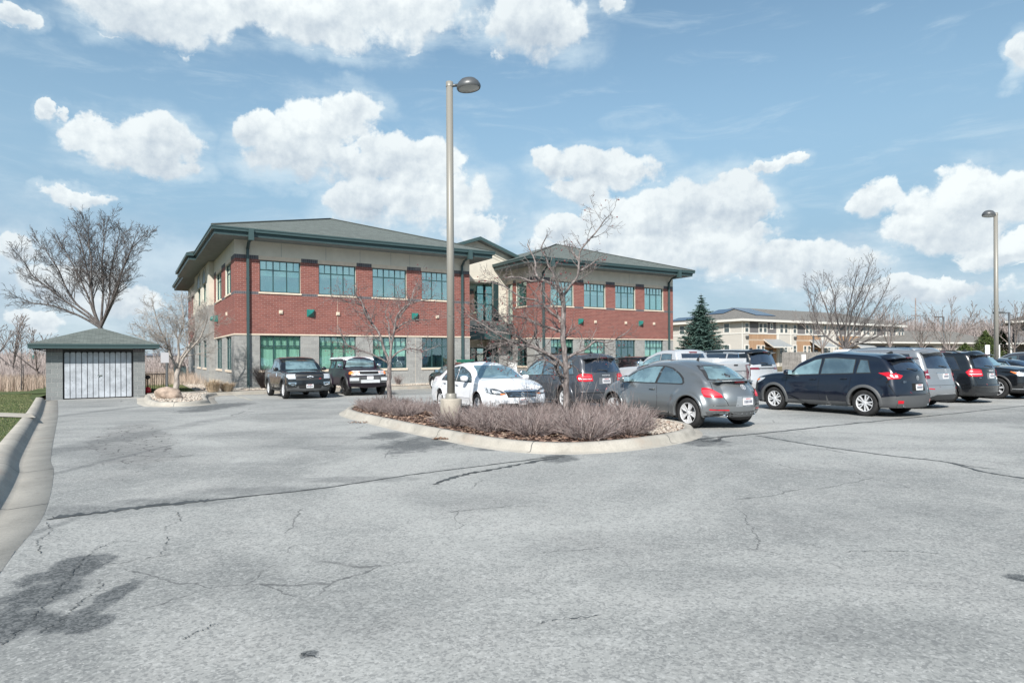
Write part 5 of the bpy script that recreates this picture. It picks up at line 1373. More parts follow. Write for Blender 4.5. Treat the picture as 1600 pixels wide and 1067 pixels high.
c.mirr('fog_lamp', [(.60, .36), (.76, .36), (.76, .44), (.60, .43)], 'rear', M_['tail'], off=.012); c.plate('rear', .76); c.drape('plate_recess', [(-.30, .67), (.30, .67), (.26, .86), (-.26, .86)], 'rear', M_['car_seam'], off=.003)
c.emblem('rear', 0, 1.0, .055, M_['badge'], 'wing'); c.text('rear', 'CX-5', .07, .50, .90, M_['chrome']); wiper(c, -.02, 1.19); door_seams(c, [-.98, -.08, .95]); c.seam([(-.82, .58), (-.86, .85), (-.78, 1.12)], 'rear', sides=(1,)); c.seam([(.82, .58), (.86, .85), (.78, 1.12)], 'rear', sides=(1,)); c.seam([(-.82, .58), (.82, .58)], 'rear', sides=(1,))
c.mirror(.80, 1.08, P_['navy']); c.handle(-.78, .97, P_['navy']); c.handle(.10, .94, P_['navy']); antenna(c, -1.5); windscreen(c, 1.14, 1.52, .66, .54)
c.both('headlamp', [(2.02, .80), (1.80, .90), (1.72, .96), (1.92, .96), (2.10, .90)], M_['lampw'], off=.01); c.both('indicator', [(2.05, .86), (1.93, .90), (1.93, .93), (2.06, .91)], M_['amber'], off=.016); exhaust(c, -.55, .30); exhaust(c, .55, .30)
# --- silver SUV with roof rails
s2 = suv_spec(4.80, 1.93, 1.78, 2.91, .88, .375, .43, hood=1.10, cowlz=1.22, tail=.34, spoil=.08, belt=1.14, gc=.26)
c = suv_car('parked_suv', 'silver grey sport utility vehicle with chrome roof rails, right of the navy crossover', 'car', s2, P_['silver'], (1449, 633.5), 'RR', 120.5, 1.08, 1.16,
            [(-1.95, -1.78, -1.30, -1.34), (-1.2, -1.2, -.2, -.26), (-.12, -.16, .98, .95)], .14, 'ten', 'alloy', 'car_glass', 'car_glass_t')
place_rear_glass(c, 1.20, 1.60, .68, .60); rear_lip(c, -2.20, 1.70, .66, .14)
for sg in (1, -1):
    P = [(.66, .90), (.90, .88), (.95, .98), (.94, 1.15), (.86, 1.17), (.70, 1.08)]; P = [(a*sg, z) for a, z in P][::sg]
    tl = c.drape('tail_lamp', P, 'rear', M_['tail_d'], off=.01, cell=.05); c.drape('lamp_inner', [(sg*.68, 1.0), (sg*.86, 1.01), (sg*.86, 1.05), (sg*.70, 1.04)][::sg], 'rear', M_['lampw'], off=.014, cell=.05, parent=tl)
    c.drape('tail_lamp', [(-2.40, .92), (-2.12, .98), (-2.14, 1.12), (-2.34, 1.16)], 'side', M_['tail_d'], off=.01, side=sg)
c.plate('rear', .96); c.drape('plate_recess', [(-.34, .86), (.34, .86), (.40, 1.05), (-.40, 1.05)], 'rear', mat('silver_recess', (.42, .43, .45), .3, .5, .5, 1.), off=.003); c.drape('chrome_strip', [(-.42, 1.055), (.42, 1.055), (.42, 1.075), (-.42, 1.075)], 'rear', M_['chrome'], off=.012)
c.mirr('reflector', [(.60, .58), (.86, .60), (.86, .63), (.60, .61)], 'rear', M_['tail'], off=.008); c.drape('lower_valance', [(-.80, .27), (.80, .27), (.80, .34), (.5, .42), (-.5, .42), (-.80, .34)], 'rear', M_['car_trim'], off=.006); c.drape('chrome_strip', [(-.82, .35), (-.5, .43), (.5, .43), (.82, .35), (.82, .375), (.5, .455), (-.5, .455), (-.82, .375)], 'rear', M_['chrome'], off=.010, cell=.05)
c.emblem('rear', 0, 1.13, .05, M_['badge'], 'star'); wiper(c, -.05, 1.22, .30); c.rails(-1.9, .25, .62); c.seam([(-.84, .55), (-.80, .78), (-.88, .86)], 'rear', sides=(1,)); c.seam([(-.84, .70), (.84, .70)], 'rear', sides=(1,)); door_seams(c, [-1.2, -.16, .95]); c.mirror(.82, 1.16, P_['silver']); windscreen(c, 1.22, 1.60, .70, .60)
# --- black three-row SUV
def journey(paint, label, px, wheel, heading, glass='car_glass', rail='car_trim'):
    sp = suv_spec(4.89, 1.83, 1.70, 2.89, .97, .36, .42, hood=1.02, cowlz=1.14, tail=.34, spoil=.08, belt=1.12, gc=.24, flare=.05, fsig=.13)
    c = suv_car('parked_suv', label, 'car', sp, paint, px, wheel, heading, 1.02, 1.12, [(-1.92, -1.66, -1.26, -1.30), (-1.14, -1.18, -.22, -.27), (-.12, -.16, .98, .95)], .14, 'fan', 'alloy', glass, 'car_glass' if glass != 'car_glass_t' else 'car_glass_t', lipw=.085)
    place_rear_glass(c, 1.17, 1.52, .66, .56); rear_lip(c, -2.12, 1.62, .62, .17)
    for sg in (1, -1):
        P = [(sg*.46, .90), (sg*.70, .88), (sg*.92, .90), (sg*.92, 1.11), (sg*.74, 1.13), (sg*.48, 1.10)][::sg]
        tl = c.drape('tail_lamp', P, 'rear', M_['tail'], off=.01, cell=.05); c.drape('lamp_inner', [(sg*.50, .945), (sg*.88, .945), (sg*.88, .975), (sg*.50, .975)][::sg], 'rear', M_['lampw'], off=.014, cell=.05, parent=tl)
        c.drape('lamp_inner', [(sg*.52, 1.0), (sg*.86, 1.0), (sg*.86, 1.07), (sg*.54, 1.07)][::sg], 'rear', M_['tail_l'], off=.014, cell=.05, parent=tl)
        t2 = c.drape('tail_lamp', [(-2.42, .90), (-2.20, .92), (-2.10, 1.03), (-2.20, 1.11), (-2.40, 1.12)], 'side', M_['tail'], off=.01, side=sg); c.drape('lamp_inner', [(-2.40, .945), (-2.24, .95), (-2.20, .975), (-2.40, .975)], 'side', M_['lampw'], off=.014, side=sg, parent=t2)
    c.plate('rear', .90); c.drape('plate_recess', [(-.28, .80), (.28, .80), (.25, 1.0), (-.25, 1.0)], 'rear', mat('grey_plate_recess', (.16, .165, .175), .4, .3, .5, .6) if 'grey_plate_recess' not in bpy.data.materials else bpy.data.materials['grey_plate_recess'], off=.003)
    t_ = c.text('rear', 'D O D G E', .062, .0, 1.065, M_['badge']); c.text('rear', 'JOURNEY', .04, .58, .845, M_['chrome'])
    wiper(c, -.05, 1.19); c.rails(-1.8, .3, .60, rail); door_seams(c, [-1.16, -.18, .95]); c.handle(-.90, .94, paint); c.handle(.05, .92, M_['chrome'])
    c.seam([(-.74, .62), (-.80, .88), (-.76, 1.12)], 'rear', sides=(1,)); c.seam([(.74, .62), (.80, .88), (.76, 1.12)], 'rear', sides=(1,)); c.seam([(-.90, .62), (.90, .62)], 'rear', sides=(1,)); c.drape('lower_valance', [(-.85, .26), (.85, .26), (.85, .36), (-.85, .36)], 'rear', M_['car_trim'], off=.006)
    b = MB(); N_ = 14
    for i in range(N_+1):
        y = -.86+1.72*i/N_; xx = c.cast((-6, y, .60), (1, 0, 0))[0].x
        for dx, dz in ((.02, .62), (-.045, .605), (-.055, .57), (.02, .52)): b.vert((xx+dx, y, dz))
    for i in range(N_):
        for k in range(3): b.face((i*4+k, i*4+k+1, i*4+5+k, i*4+4+k), 0, None, True)
    b.build('bumper_step', paint, c.root)
    c.both('lower_strip', [(-.9, .315), (.92, .315), (.92, .34), (-.9, .34)], M_['chrome'], off=.010); c.mirror(.80, 1.08, M_['chrome'] if paint is P_['gran'] else paint); windscreen(c, 1.15, 1.54, .66, .56); antenna(c, -1.6)
    return c
journey(P_['blk'], 'black three-row sport utility vehicle seen from behind, right of the silver one', (1478, 629), 'RL', 120.5, 'car_glass_t')
journey(P_['gran'], 'dark grey family vehicle behind the bare island tree, beside the white sedan', (883, 640), 'RL', 120.5, 'car_glass_l', 'car_trim')
# --- black SUV facing us at the right edge
s4 = suv_spec(4.86, 1.92, 1.72, 2.79, .98, .39, .44, hood=1.08, cowlz=1.18, tail=.34, belt=1.10, gc=.24)
c = suv_car('parked_suv', 'black sport utility vehicle facing the viewer at the right edge, amber corner lamps', 'car', s4, P_['blk'], (1557, 623), 'FR', -59.5, 1.06, 1.12,
            [(-1.9, -1.7, -1.26, -1.3), (-1.14, -1.18, -.22, -.27), (-.12, -.16, .98, .95)], .14, 'fan', 'alloy', 'car_glass', 'car_glass_t', 'car_trim', .06)
windscreen(c, 1.20, 1.60, .70, .58, 'car_glass_l'); place_rear_glass(c, 1.16, 1.54, .66, .56)
for sg in (1, -1):
    c.drape('headlamp', [(sg*.50, .80), (sg*.90, .84), (sg*.93, .97), (sg*.60, .90)][::sg], 'front', M_['lampw'], off=.01, cell=.05)
    hl = c.drape('headlamp', [(2.32, .80), (2.10, .88), (1.88, .98), (1.90, 1.0), (2.2, .97), (2.36, .92)], 'side', M_['lampw'], off=.01, side=sg); c.drape('indicator', [(2.08, .90), (1.88, .985), (1.90, 1.0), (2.10, .96)], 'side', M_['amber'], off=.015, side=sg, parent=hl)
c.drape('grille', [(-.48, .52), (.48, .52), (.55, .90), (-.55, .90)], 'front', M_['car_trim'], off=.008); c.drape('chrome_strip', [(-.55, .72), (.55, .72), (.55, .76), (-.55, .76)], 'front', M_['chrome'], off=.014, cell=.05); c.mirr('fog_lamp', [(.62, .40), (.82, .42), (.82, .54), (.62, .52)], 'front', M_['chrome'], off=.010); c.plate('front', .42)
c.mirror(.82, 1.14, P_['blk']); door_seams(c, [-1.16, -.18, .95]); c.both('bumper_trim', [(1.92, .36), (2.32, .36), (2.32, .39), (1.92, .39)], M_['chrome'], off=.008); c.seam([(-.80, .98), (0, 1.0), (.80, .98)], 'front', sides=(1,)); c.emblem('front', 0, .74, .08, M_['chrome'], 'oval')
# --- large silver SUV with black roof
s5 = suv_spec(5.35, 2.05, 1.90, 3.12, .98, .41, .46, hood=1.15, cowlz=1.26, tail=.30, belt=1.24, gc=.28, two_tone=lambda x: 1.80 if x > -2.25 else 1.27)
c = suv_car('parked_suv', 'large silver sport utility vehicle with black roof, beyond the white pickup', 'car', s5, P_['whitem'], None, 'RL', 120.5, 1.14, 1.20,
            [(-2.2, -1.98, -1.40, -1.44), (-1.3, -1.32, -.25, -.30), (-.15, -.2, 1.05, 1.0)], .16, 'mesh', 'alloy', 'car_glass_t', 'car_glass_t', loc=AB(16.5+.45, -18.2))
place_rear_glass(c, 1.32, 1.70, .76, .66); rear_lip(c, -2.48, 1.82, .72, .15, P_['blk'])
for sg in (1, -1):
    c.drape('tail_lamp', [(-2.60, 1.13), (-2.42, 1.14), (-2.40, 1.18), (-2.60, 1.20)], 'side', M_['tail_d'], off=.01, side=sg)
    c.drape('tail_lamp', [(sg*.42, 1.10), (sg*.98, 1.10), (sg*.98, 1.19), (sg*.48, 1.19)][::sg], 'rear', M_['tail_d'], off=.01, cell=.06); c.drape('rear_pillar', [(-2.64, 1.26), (-2.18, 1.26), (-1.97, 1.74), (-2.50, 1.76)], 'side', P_['blk'], off=.005, side=sg)
c.both('chrome_strip', [(-2.22, 1.19), (-1.98, 1.76), (-1.92, 1.79), (.6, 1.79), (.6, 1.77), (-1.90, 1.77), (-1.95, 1.74), (-2.17, 1.19)], M_['chrome'], off=.012, cell=.05)
antenna(c, -1.9, 'fin'); c.plate('rear', .80); door_seams(c, [-1.35, -.2, 1.0]); wiper(c, 0, 1.33, .35); c.drape('garnish', [(-.48, 1.13), (.48, 1.13), (.48, 1.17), (-.48, 1.17)], 'rear', M_['car_trim'], off=.01)
# --- white pickup
def pickup_spec(L, W, H, wb, fo, wr, arch, bedz, hood, cab0, cab1, gc=.35, **k):
    xf = wb/2+fo; xr = xf-L
    rear = [(xr+.10, gc+.02), (xr+.0, gc+.10), (xr-.0, gc+.26), (xr+.05, gc+.30), (xr+.05, bedz-.10), (xr+.05, bedz-.012)]
    top = [(xr+.05, bedz-.012), (xr+.07, bedz), (xr+.6, bedz), (cab0-.3, bedz), (cab0-.05, bedz), (cab0-.01, bedz+.03), (cab0+.02, bedz+.14), (cab0+.13, H-.10), (cab0+.20, H-.035), (cab0+.45, H-.008), (cab1-.85, H), (cab1-.45, H-.05), (cab1-.22, H-.14), (cab1+.12, (H+hood)/2+.06), (cab1+.45, hood+.10), (cab1+.62, hood+.055), (xf-.55, hood), (xf-.22, hood-.03), (xf-.10, hood-.08)]
    front = [(xf-.12, gc), (xf-.02, gc+.08), (xf, gc+.22), (xf-.02, hood-.35), (xf-.05, hood-.20), (xf-.10, hood-.08)]
    sp = dict(L=L, W=W, H=H, wb=wb, wr=wr, arch=arch, track=W-.26, top=top, rear=rear, front=front, sec=[(.3, .94), (.6, 1.), (.9, .995), (1.1, .975), (1.3, .93), (1.6, .85), (1.95, .76)], sill=gc, taper=.035, flare=.03, ns=130, rr=.05, rf=.24, crown=.03, crown_end=.10, xf=xf, xr=xr,
              bedz=bedz, rtt=[(cab0-.3, .03), (cab0+.1, .08), (xf-1.4, .09), (xf, .10)])
    sp.update(k); return sp
sp = pickup_spec(5.85, 2.03, 1.90, 3.75, .95, .40, .47, 1.40, 1.22, -.92, .72, .42, bed=(-2.72, -1.05, -.80, .80, .90, 2.2))
c = Car('parked_pickup', 'silver white crew-cab pickup truck with a toolbox in its bed, tailgate towards the viewer', 'pickup truck', sp, P_['whitem'], None, 'RL', 120.5, AB(13.1+1.0, -21.6+2.9), 'cars parked in the lot')
c.wheels('ten', 'alloy'); c.arch_lip(P_['whitem'], .07, .02)
c.glasshouse([(-.62, -.58, -.02, -.06)], lambda x: 1.30, .15, 'car_glass'); c.glasshouse([(.05, .02, 1.02, .95)], lambda x: 1.29, .15, 'car_glass_l')
b = MB(); b.box(-1.06, -.99, -.78, .78, 1.02, 1.40); b.box(-1.45, -1.07, -.86, .86, 1.36, 1.58); b.box(-2.70, -1.46, -.92, -.80, 1.40, 1.56) ; b.box(-2.70, -1.46, .80, .92, 1.40, 1.56); b.build('toolbox', M_['alloy'], c.root)
c.drape('rear_window', [(-.66, 1.47), (.66, 1.47), (.60, 1.76), (-.60, 1.76)], 'rear', M_['car_glass_t'], off=.006)
b = MB(); x = c.cast((-6, 0, 1.82), (1, 0, 0))[0].x; b.box(x-.03, x+.02, -.20, .20, 1.79, 1.84); b.build('brake_lamp', M_['tail_d'], c.root)
for sg in (1, -1): c.drape('tail_lamp', [(sg*.88, .88), (sg*.98, .88), (sg*.98, 1.34), (sg*.88, 1.34)][::sg], 'rear', M_['tail_d'], off=.012, cell=.06); c.drape('tail_lamp', [(-2.97, .88), (-2.88, .88), (-2.88, 1.34), (-2.97, 1.34)], 'side', M_['tail_d'], off=.012, side=sg)
c.seam([(-.86, .85), (.86, .85)], 'rear', sides=(1,)); c.drape('gate_crease', [(-.78, 1.06), (.78, 1.06), (.78, 1.10), (-.78, 1.10)], 'rear', P_['silver'], off=.006); b = MB(); x = c.cast((-6, 0, 1.31), (1, 0, 0))[0].x; b.box(x-.015, x+.01, -.10, .10, 1.28, 1.33); b.build('handle', M_['car_trim'], c.root)
c.drape('chrome_bumper', [(-1.0, .45), (1.0, .45), (1.0, .68), (-1.0, .68)], 'rear', M_['chrome'], off=.02); door_seams(c, [-.70, .0, 1.05], .5, 1.28); c.mirror(.95, 1.33, M_['chrome'], size=(.13, .15, .09)); antenna(c, .9, 'whip'); windscreen(c, 1.36, 1.74, .72, .62)
# --- black pickup facing us by the office
sp = pickup_spec(5.35, 1.88, 1.79, 3.26, .98, .385, .45, 1.28, 1.14, -1.02, .62, .34, bed=(-2.62, -1.15, -.74, .74, .80, 2.2))
c = Car('parked_pickup', 'black mid-size pickup truck facing the viewer at the left end of the office kerb', 'pickup truck', sp, P_['blk'], (444, 623), 'FR', -58.3, None, 'cars parked in the lot')
c.wheels('ten', 'alloy'); c.arch_lip('car_trim', .055, .02)
c.glasshouse([(-.72, -.68, -.12, -.16)], lambda x: 1.19, .14, 'car_glass'); c.glasshouse([(-.04, -.08, .88, .80)], lambda x: 1.18, .14, 'car_glass')
windscreen(c, 1.25, 1.64, .69, .60, 'car_glass_l')
c.drape('grille', [(-.56, .80), (.56, .80), (.60, .92), (.56, 1.05), (-.56, 1.05), (-.60, .92)], 'front', M_['car_trim'], off=.010); c.drape('grille_bar', [(-.56, .905), (.56, .905), (.56, .945), (-.56, .945)], 'front', P_['blk'], off=.022, cell=.05); c.emblem('front', 0, .945, .085, M_['badge'], 'bow'); c.text('front', 'Z71', .06, .42, .86, M_['tail_l'])
for sg in (1, -1):
    h_ = c.drape('headlamp', [(sg*.58, .86), (sg*.86, .86), (sg*.90, 1.06), (sg*.60, 1.04)][::sg], 'front', M_['lampw'], off=.012, cell=.05); c.drape('headlamp', [(2.58, .88), (2.36, .93), (2.30, 1.06), (2.54, 1.06)], 'side', M_['lampw'], off=.012, side=sg)
    f_ = c.drape('fog_surround', [(sg*.58, .56), (sg*.84, .60), (sg*.86, .72), (sg*.56, .72)][::sg], 'front', M_['chrome'], off=.012, cell=.05); c.drape('fog_lamp', [(sg*.62, .60), (sg*.78, .62), (sg*.79, .69), (sg*.61, .69)][::sg], 'front', M_['lampd'], off=.018, cell=.05, parent=f_)
c.drape('bumper_lower', [(-.86, .36), (.86, .36), (.86, .48), (.56, .50), (.46, .60), (-.46, .60), (-.56, .50), (-.86, .48)], 'front', M_['car_trim_g'], off=.014); c.drape('air_intake', [(-.44, .46), (.44, .46), (.50, .60), (-.50, .60)], 'front', M_['car_dark'], off=.02, cell=.06); c.plate('front', .55, -.02)
c.mirror(.78, 1.22, P_['blk']); door_seams(c, [-.78, -.10, .90], .44, 1.18); c.seam([(-.72, 1.09), (0, 1.12), (.72, 1.09)], 'front', sides=(1,)); antenna(c, .3, 'whip'); c.both('running_board', [(-.95, .34), (.98, .34), (.98, .41), (-.95, .41)], M_['car_trim'], off=.05)
c.both('door_mark', [(.30, .95), (.40, .95), (.44, 1.02), (.40, 1.09), (.30, 1.09), (.26, 1.02)], mat('pale_door_seal', (.45, .55, .66), .5), off=.006, smooth_poly=3)
# --- dark off-roader with white roof
sp = suv_spec(4.55, 1.88, 1.80, 2.69, .88, .42, .48, hood=1.20, cowl=.80, cowlz=1.27, roof0=.42, tail=.10, spoil=.06, belt=1.22, gc=.44, flare=.05, rf=.20, crown=.03, archz=.94)
c = Car('parked_offroader', 'dark plum off-road vehicle with a white roof and large tyres, right of the black pickup', 'car', sp, P_['plum'], (540, 618), 'FR', -59.5, None, 'cars parked in the lot')
c.wheels('five', 'alloy_d'); c.arch_lip('car_trim', .09, .05)
for sl, g_ in (((-1.62, -1.56, -.92, -.92), 'car_glass_t'), ((-.55, -.57, .62, .50), 'car_glass')): c.glasshouse([sl], lambda x: 1.26, .20, g_)
windscreen(c, 1.32, 1.715, .71, .62, 'car_glass_l')
b = MB(); N_ = 16; x0, x1 = sp['xr']+.16, .62
rows = []
for i in range(15):
    t_ = i/14; x = lerp(x0, x1, t_); row = []
    for j in range(17):
        q = math.sin((2*j/16-1)*math.pi/2); z = 1.835-.035*abs(q)**3-(.06 if i in (0, 14) else .0)-.03*max(0, t_-.8)*5*.5
        row.append(b.vert((x, q*.70, z)))
    rows.append(row)
for i in range(14):
    for j in range(16): b.face((rows[i][j], rows[i+1][j], rows[i+1][j+1], rows[i][j+1]), 0, None, True)
for i in range(14):
    for j in (0, 16):
        p, q = Vector(b.v[rows[i][j]]), Vector(b.v[rows[i+1][j]]); s_ = 1 if j else -1
        b.quad(p, q, q+Vector((0, s_*.035, -.085)), p+Vector((0, s_*.035, -.085)))
for j in range(16):
    for i, dx in ((0, -.05), (14, .08)):
        p, q = Vector(b.v[rows[i][j]]), Vector(b.v[rows[i][j+1]]); b.quad(p, q, q+Vector((dx, 0, -.08)), p+Vector((dx, 0, -.08)))
b.build('white_roof', P_['white'], c.root)
c.drape('grille_panel', [(-.78, .985), (-.70, .95), (.70, .95), (.78, .985), (.78, 1.12), (.70, 1.15), (-.70, 1.15), (-.78, 1.12)], 'front', M_['alloy'], off=.016, cell=.06); c.drape('grille', [(-.44, .99), (.44, .99), (.44, 1.11), (-.44, 1.11)], 'front', M_['car_dark'], off=.026, cell=.06); c.text('front', 'TOYOTA', .10, 0, 1.05, M_['white'])
for sg in (1, -1):
    c.drape('headlamp', [(sg*.60+.105*math.cos(a), 1.05+.095*math.sin(a)) for a in [k*math.pi/8 for k in range(16)]], 'front', M_['lampw'], off=.030, cell=.05)
    c.drape('indicator', [(sg*.74, .985), (sg*.92, .985), (sg*.92, 1.11), (sg*.74, 1.11)][::sg], 'front', M_['amber'], off=.02, cell=.05)
    c.drape('indicator', [(2.20, .985), (1.96, 1.0), (1.96, 1.10), (2.20, 1.11)], 'side', M_['amber'], off=.02, side=sg)
b = MB()
for y0, y1 in ((-.92, -.42), (-.42, .42), (.42, .92)):
    b.box(2.14, 2.34 if abs(y0+y1) < .1 else 2.28, y0+.004, y1-.004, .60, .90, 0)
b.build('front_bumper', M_['car_trim_g'], c.root)
b = MB(); b.box(2.30, 2.36, -.44, .44, .60, .74); b.box(2.22, 2.31, -.93, -.52, .70, .84); b.box(2.22, 2.31, .52, .93, .70, .84); b.build('bumper_bar', M_['alloy'], c.root)
b = MB(); b.box(2.36, 2.375, -.17, .13, .76, .90); b.build('number_plate', M_['plate'], c.root)
c.mirror(.62, 1.34, M_['chrome'], size=(.10, .13, .08)); c.drape('windscreen_wiper', [(-.5, 1.305), (.1, 1.32), (.1, 1.335), (-.5, 1.32)], 'front', M_['car_dark'], off=.02, cell=.05); door_seams(c, [-.56, .66], .55, 1.22); c.seam([(-.78, 1.17), (.78, 1.17)], 'front', sides=(1,)); b = MB(); b.box(-2.05, -1.7, -.70, .70, .42, .60); b.build('rear_axle_housing', M_['car_dark'], c.root)
c.both('tail_lamp', [(-2.10, 1.10), (-2.03, 1.10), (-2.03, 1.22), (-2.10, 1.22)], M_['tail'], off=.03)
# --- saloons
def sedan_spec(L, W, H, wb, fo, wr, arch, hood=.90, deck=1.03, gc=.20, belt=.95, **k):
    xf = wb/2+fo; xr = xf-L; cowl = wb/2-.42
    rear = [(xr+.08, gc+.02), (xr+.02, gc+.12), (xr, gc+.32), (xr+.02, .72), (xr+.06, deck-.16), (xr+.08, deck-.02)]
    top = [(xr+.08, deck-.02), (xr+.16, deck), (xr+.5, deck+.01), (xr+.75, deck+.055), (xr+1.15, lerp(deck, H, .55)), (xr+1.65, H-.065), (xr+2.1, H-.008), (cowl-1.2, H), (cowl-.80, H-.06), (cowl-.35, lerp(H, hood+.10, .50)), (cowl-.02, hood+.115), (cowl+.15, hood+.06), (cowl+.6, hood+.01), (xf-.45, hood-.09), (xf-.22, hood-.16), (xf-.13, hood-.22)]
    front = [(xf-.12, gc), (xf-.03, gc+.08), (xf, gc+.22), (xf-.02, .55), (xf-.07, hood-.28), (xf-.13, hood-.22)]
    sp = dict(L=L, W=W, H=H, wb=wb, wr=wr, arch=arch, track=W-.26, top=top, rear=rear, front=front, sec=[(.15, .90), (.3, .965), (.5, 1.), (.7, .985), (.88, .945), (1.0, .89), (1.25, .79), (1.48, .66)], sill=gc, taper=.065, flare=.02, xf=xf, xr=xr, rt=.10, rf=.36)
    sp.update(k); return sp
sp = sedan_spec(4.93, 1.85, 1.476, 2.80, 1.0, .325, .375, hood=.97, deck=1.06)
c = Car('parked_sedan', 'white four-door sedan facing the viewer with dark slatted grille, behind the lamp pole', 'car', sp, P_['white'], (690, 641), 'RR', -62.5, None, 'cars parked in the lot')
c.wheels('fan', 'alloy'); c.arch_lip(P_['white'], .035, .008)
c.glasshouse([(-1.42, -1.06, -.24, -.30), (-.16, -.22, .92, .82)], lambda x: .955+.012*(-x), .105, 'car_glass'); windscreen(c, 1.05, 1.40, .68, .54, 'car_glass_l')
c.drape('sunroof', [(-.85, -.40), (-.05, -.40), (-.05, .40), (-.85, .40)], 'top', M_['car_dark'], off=.006, cell=.1)
for sg in (1, -1):
    h_ = c.drape('headlamp', [(sg*.46, .655), (sg*.62, .62), (sg*.90, .68), (sg*.92, .80), (sg*.80, .80), (sg*.55, .73)][::sg], 'front', M_['lampd'], off=.01, cell=.05, smooth_poly=3); c.drape('lamp_inner', [(sg*.56, .66), (sg*.72, .66), (sg*.78, .74), (sg*.62, .72)][::sg], 'front', M_['lampw'], off=.016, cell=.05, parent=h_); c.drape('headlamp', [(2.22, .64), (2.02, .70), (1.86, .82), (2.02, .82), (2.22, .76)], 'side', M_['lampw'], off=.01, side=sg); c.drape('indicator', [(sg*.48, .64), (sg*.60, .625), (sg*.60, .655), (sg*.50, .66)][::sg], 'front', M_['amber'], off=.018, cell=.05)
    c.drape('tail_lamp', [(-2.52, .82), (-2.30, .86), (-2.24, .93), (-2.48, .96)], 'side', M_['tail_d'], off=.01, side=sg)
g = c.drape('grille', [(-.42, .56), (.42, .56), (.47, .70), (-.47, .70)], 'front', M_['car_dark'], off=.012, cell=.06)
for z in (.585, .62, .655): c.drape('slat', [(-.42, z), (.42, z), (.42, z+.010), (-.42, z+.010)], 'front', M_['chrome'], off=.02, cell=.05, parent=g)
c.drape('chrome_strip', [(-.49, .70), (.49, .70), (.50, .735), (-.50, .735)], 'front', M_['chrome'], off=.016, cell=.05); c.emblem('front', 0, .635, .06, M_['white'], 'h')
c.drape('air_intake', [(-.60, .28), (.60, .28), (.66, .40), (-.66, .40)], 'front', M_['car_dark'], off=.010, cell=.07); c.plate('front', .44)
door_seams(c, [-1.28, -.20, .95], .30, .95); c.handle(-1.02, .86, M_['chrome']); c.handle(-.02, .83, M_['chrome']); c.mirror(.70, .99, P_['white']); c.seam([(-.78, .80), (-.45, .76), (.45, .76), (.78, .80)], 'front', sides=(1,)); c.both('door_guard', [(-1.20, .50), (.92, .50), (.92, .53), (-1.20, .53)], P_['white'], off=.012)
sp = sedan_spec(4.80, 1.84, 1.46, 2.78, .95, .33, .38, hood=.95, deck=1.05)
def plain_sedan(label, paint, px, wheel, heading, loc=None, glass='car_glass', chrome=False, sp=sp):
    c = Car('parked_sedan', label, 'car', sp, paint, px, wheel, heading, loc, 'cars parked in the lot')
    c.wheels('mesh', 'alloy'); c.glasshouse([(-1.42, -1.06, -.24, -.30), (-.16, -.22, .92, .82)], lambda x: .95+.012*(-x), .105, glass); windscreen(c, 1.04, 1.38, .68, .54, glass)
    c.drape('rear_window', [(-.64, 1.10), (.64, 1.10), (.52, 1.36), (-.52, 1.36)], 'rear', M_['car_glass_t'], off=.006); c.mirror(.70, .99, paint); door_seams(c, [-1.28, -.20, .95], .30, .95); c.arch_lip(paint, .035, .008)
    c.mirr('tail_lamp', [(.50, .82), (.86, .82), (.86, .95), (.55, .95)], 'rear', M_['tail'], off=.01); c.mirr('headlamp', [(.55, .64), (.85, .66), (.88, .78), (.60, .74)], 'front', M_['lampw'], off=.01); c.plate('rear', .70); antenna(c, -.9)
    if chrome: c.both('chrome_strip', [(-1.45, .975), (-1.08, 1.335), (-.6, 1.40), (.3, 1.39), (.95, 1.04), (.9, 1.04), (.28, 1.37), (-.6, 1.38), (-1.05, 1.315), (-1.38, .975)], M_['chrome'], off=.012, cell=.05)
    return c
plain_sedan('black hatchback nosed up to the office kerb, half hidden by the white sedan', P_['blk'], (677, 608), 'FL', 121.7)
plain_sedan('steel blue sedan seen from behind, between the large silver vehicle and the navy crossover', P_['steel'], None, '', 120.5, AB(27.5, -10.5), 'car_glass_l')
plain_sedan('black sedan with chrome window line, at the far right edge', P_['blk'], None, '', 120.5, AB(27.2, -24.4), 'car_glass_l', True)
# more distant vehicles
sp = suv_spec(4.75, 1.88, 1.72, 2.80, .93, .37, .42, hood=1.04, cowlz=1.15, tail=.34, belt=1.08, gc=.24)
for lab, p_, l_ in (('black sport utility vehicle at the office kerb, seen over the hood of the white pickup', 'blk', AB(21.8, -7.2)), ('dark grey sport utility vehicle parked in front of the grey timber fence', 'gran', AB(33.0, -5.0)), ('charcoal sport utility vehicle farthest to the right, beyond the black sedan', 'gran', AB(33.2, -23.6))):
    c = suv_car('parked_suv', lab, 'car', sp, P_[p_], None, '', 120.5 if p_ == 'gran' else 121.7, 1.04, 1.10, [(-1.9, -1.7, -1.26, -1.3), (-1.14, -1.18, -.22, -.27), (-.12, -.16, .98, .95)], .14, 'fan', 'alloy', 'car_glass', 'car_glass_t', loc=l_)
    place_rear_glass(c, 1.16, 1.54, .66, .56); windscreen(c, 1.18, 1.56, .68, .56); rear_lip(c, -2.12, 1.63, .6, .15); c.mirr('tail_lamp', [(.60, .90), (.90, .90), (.90, 1.08), (.62, 1.08)], 'rear', M_['tail'], off=.01); c.mirror(.80, 1.12, P_[p_]); c.plate('rear', .80)
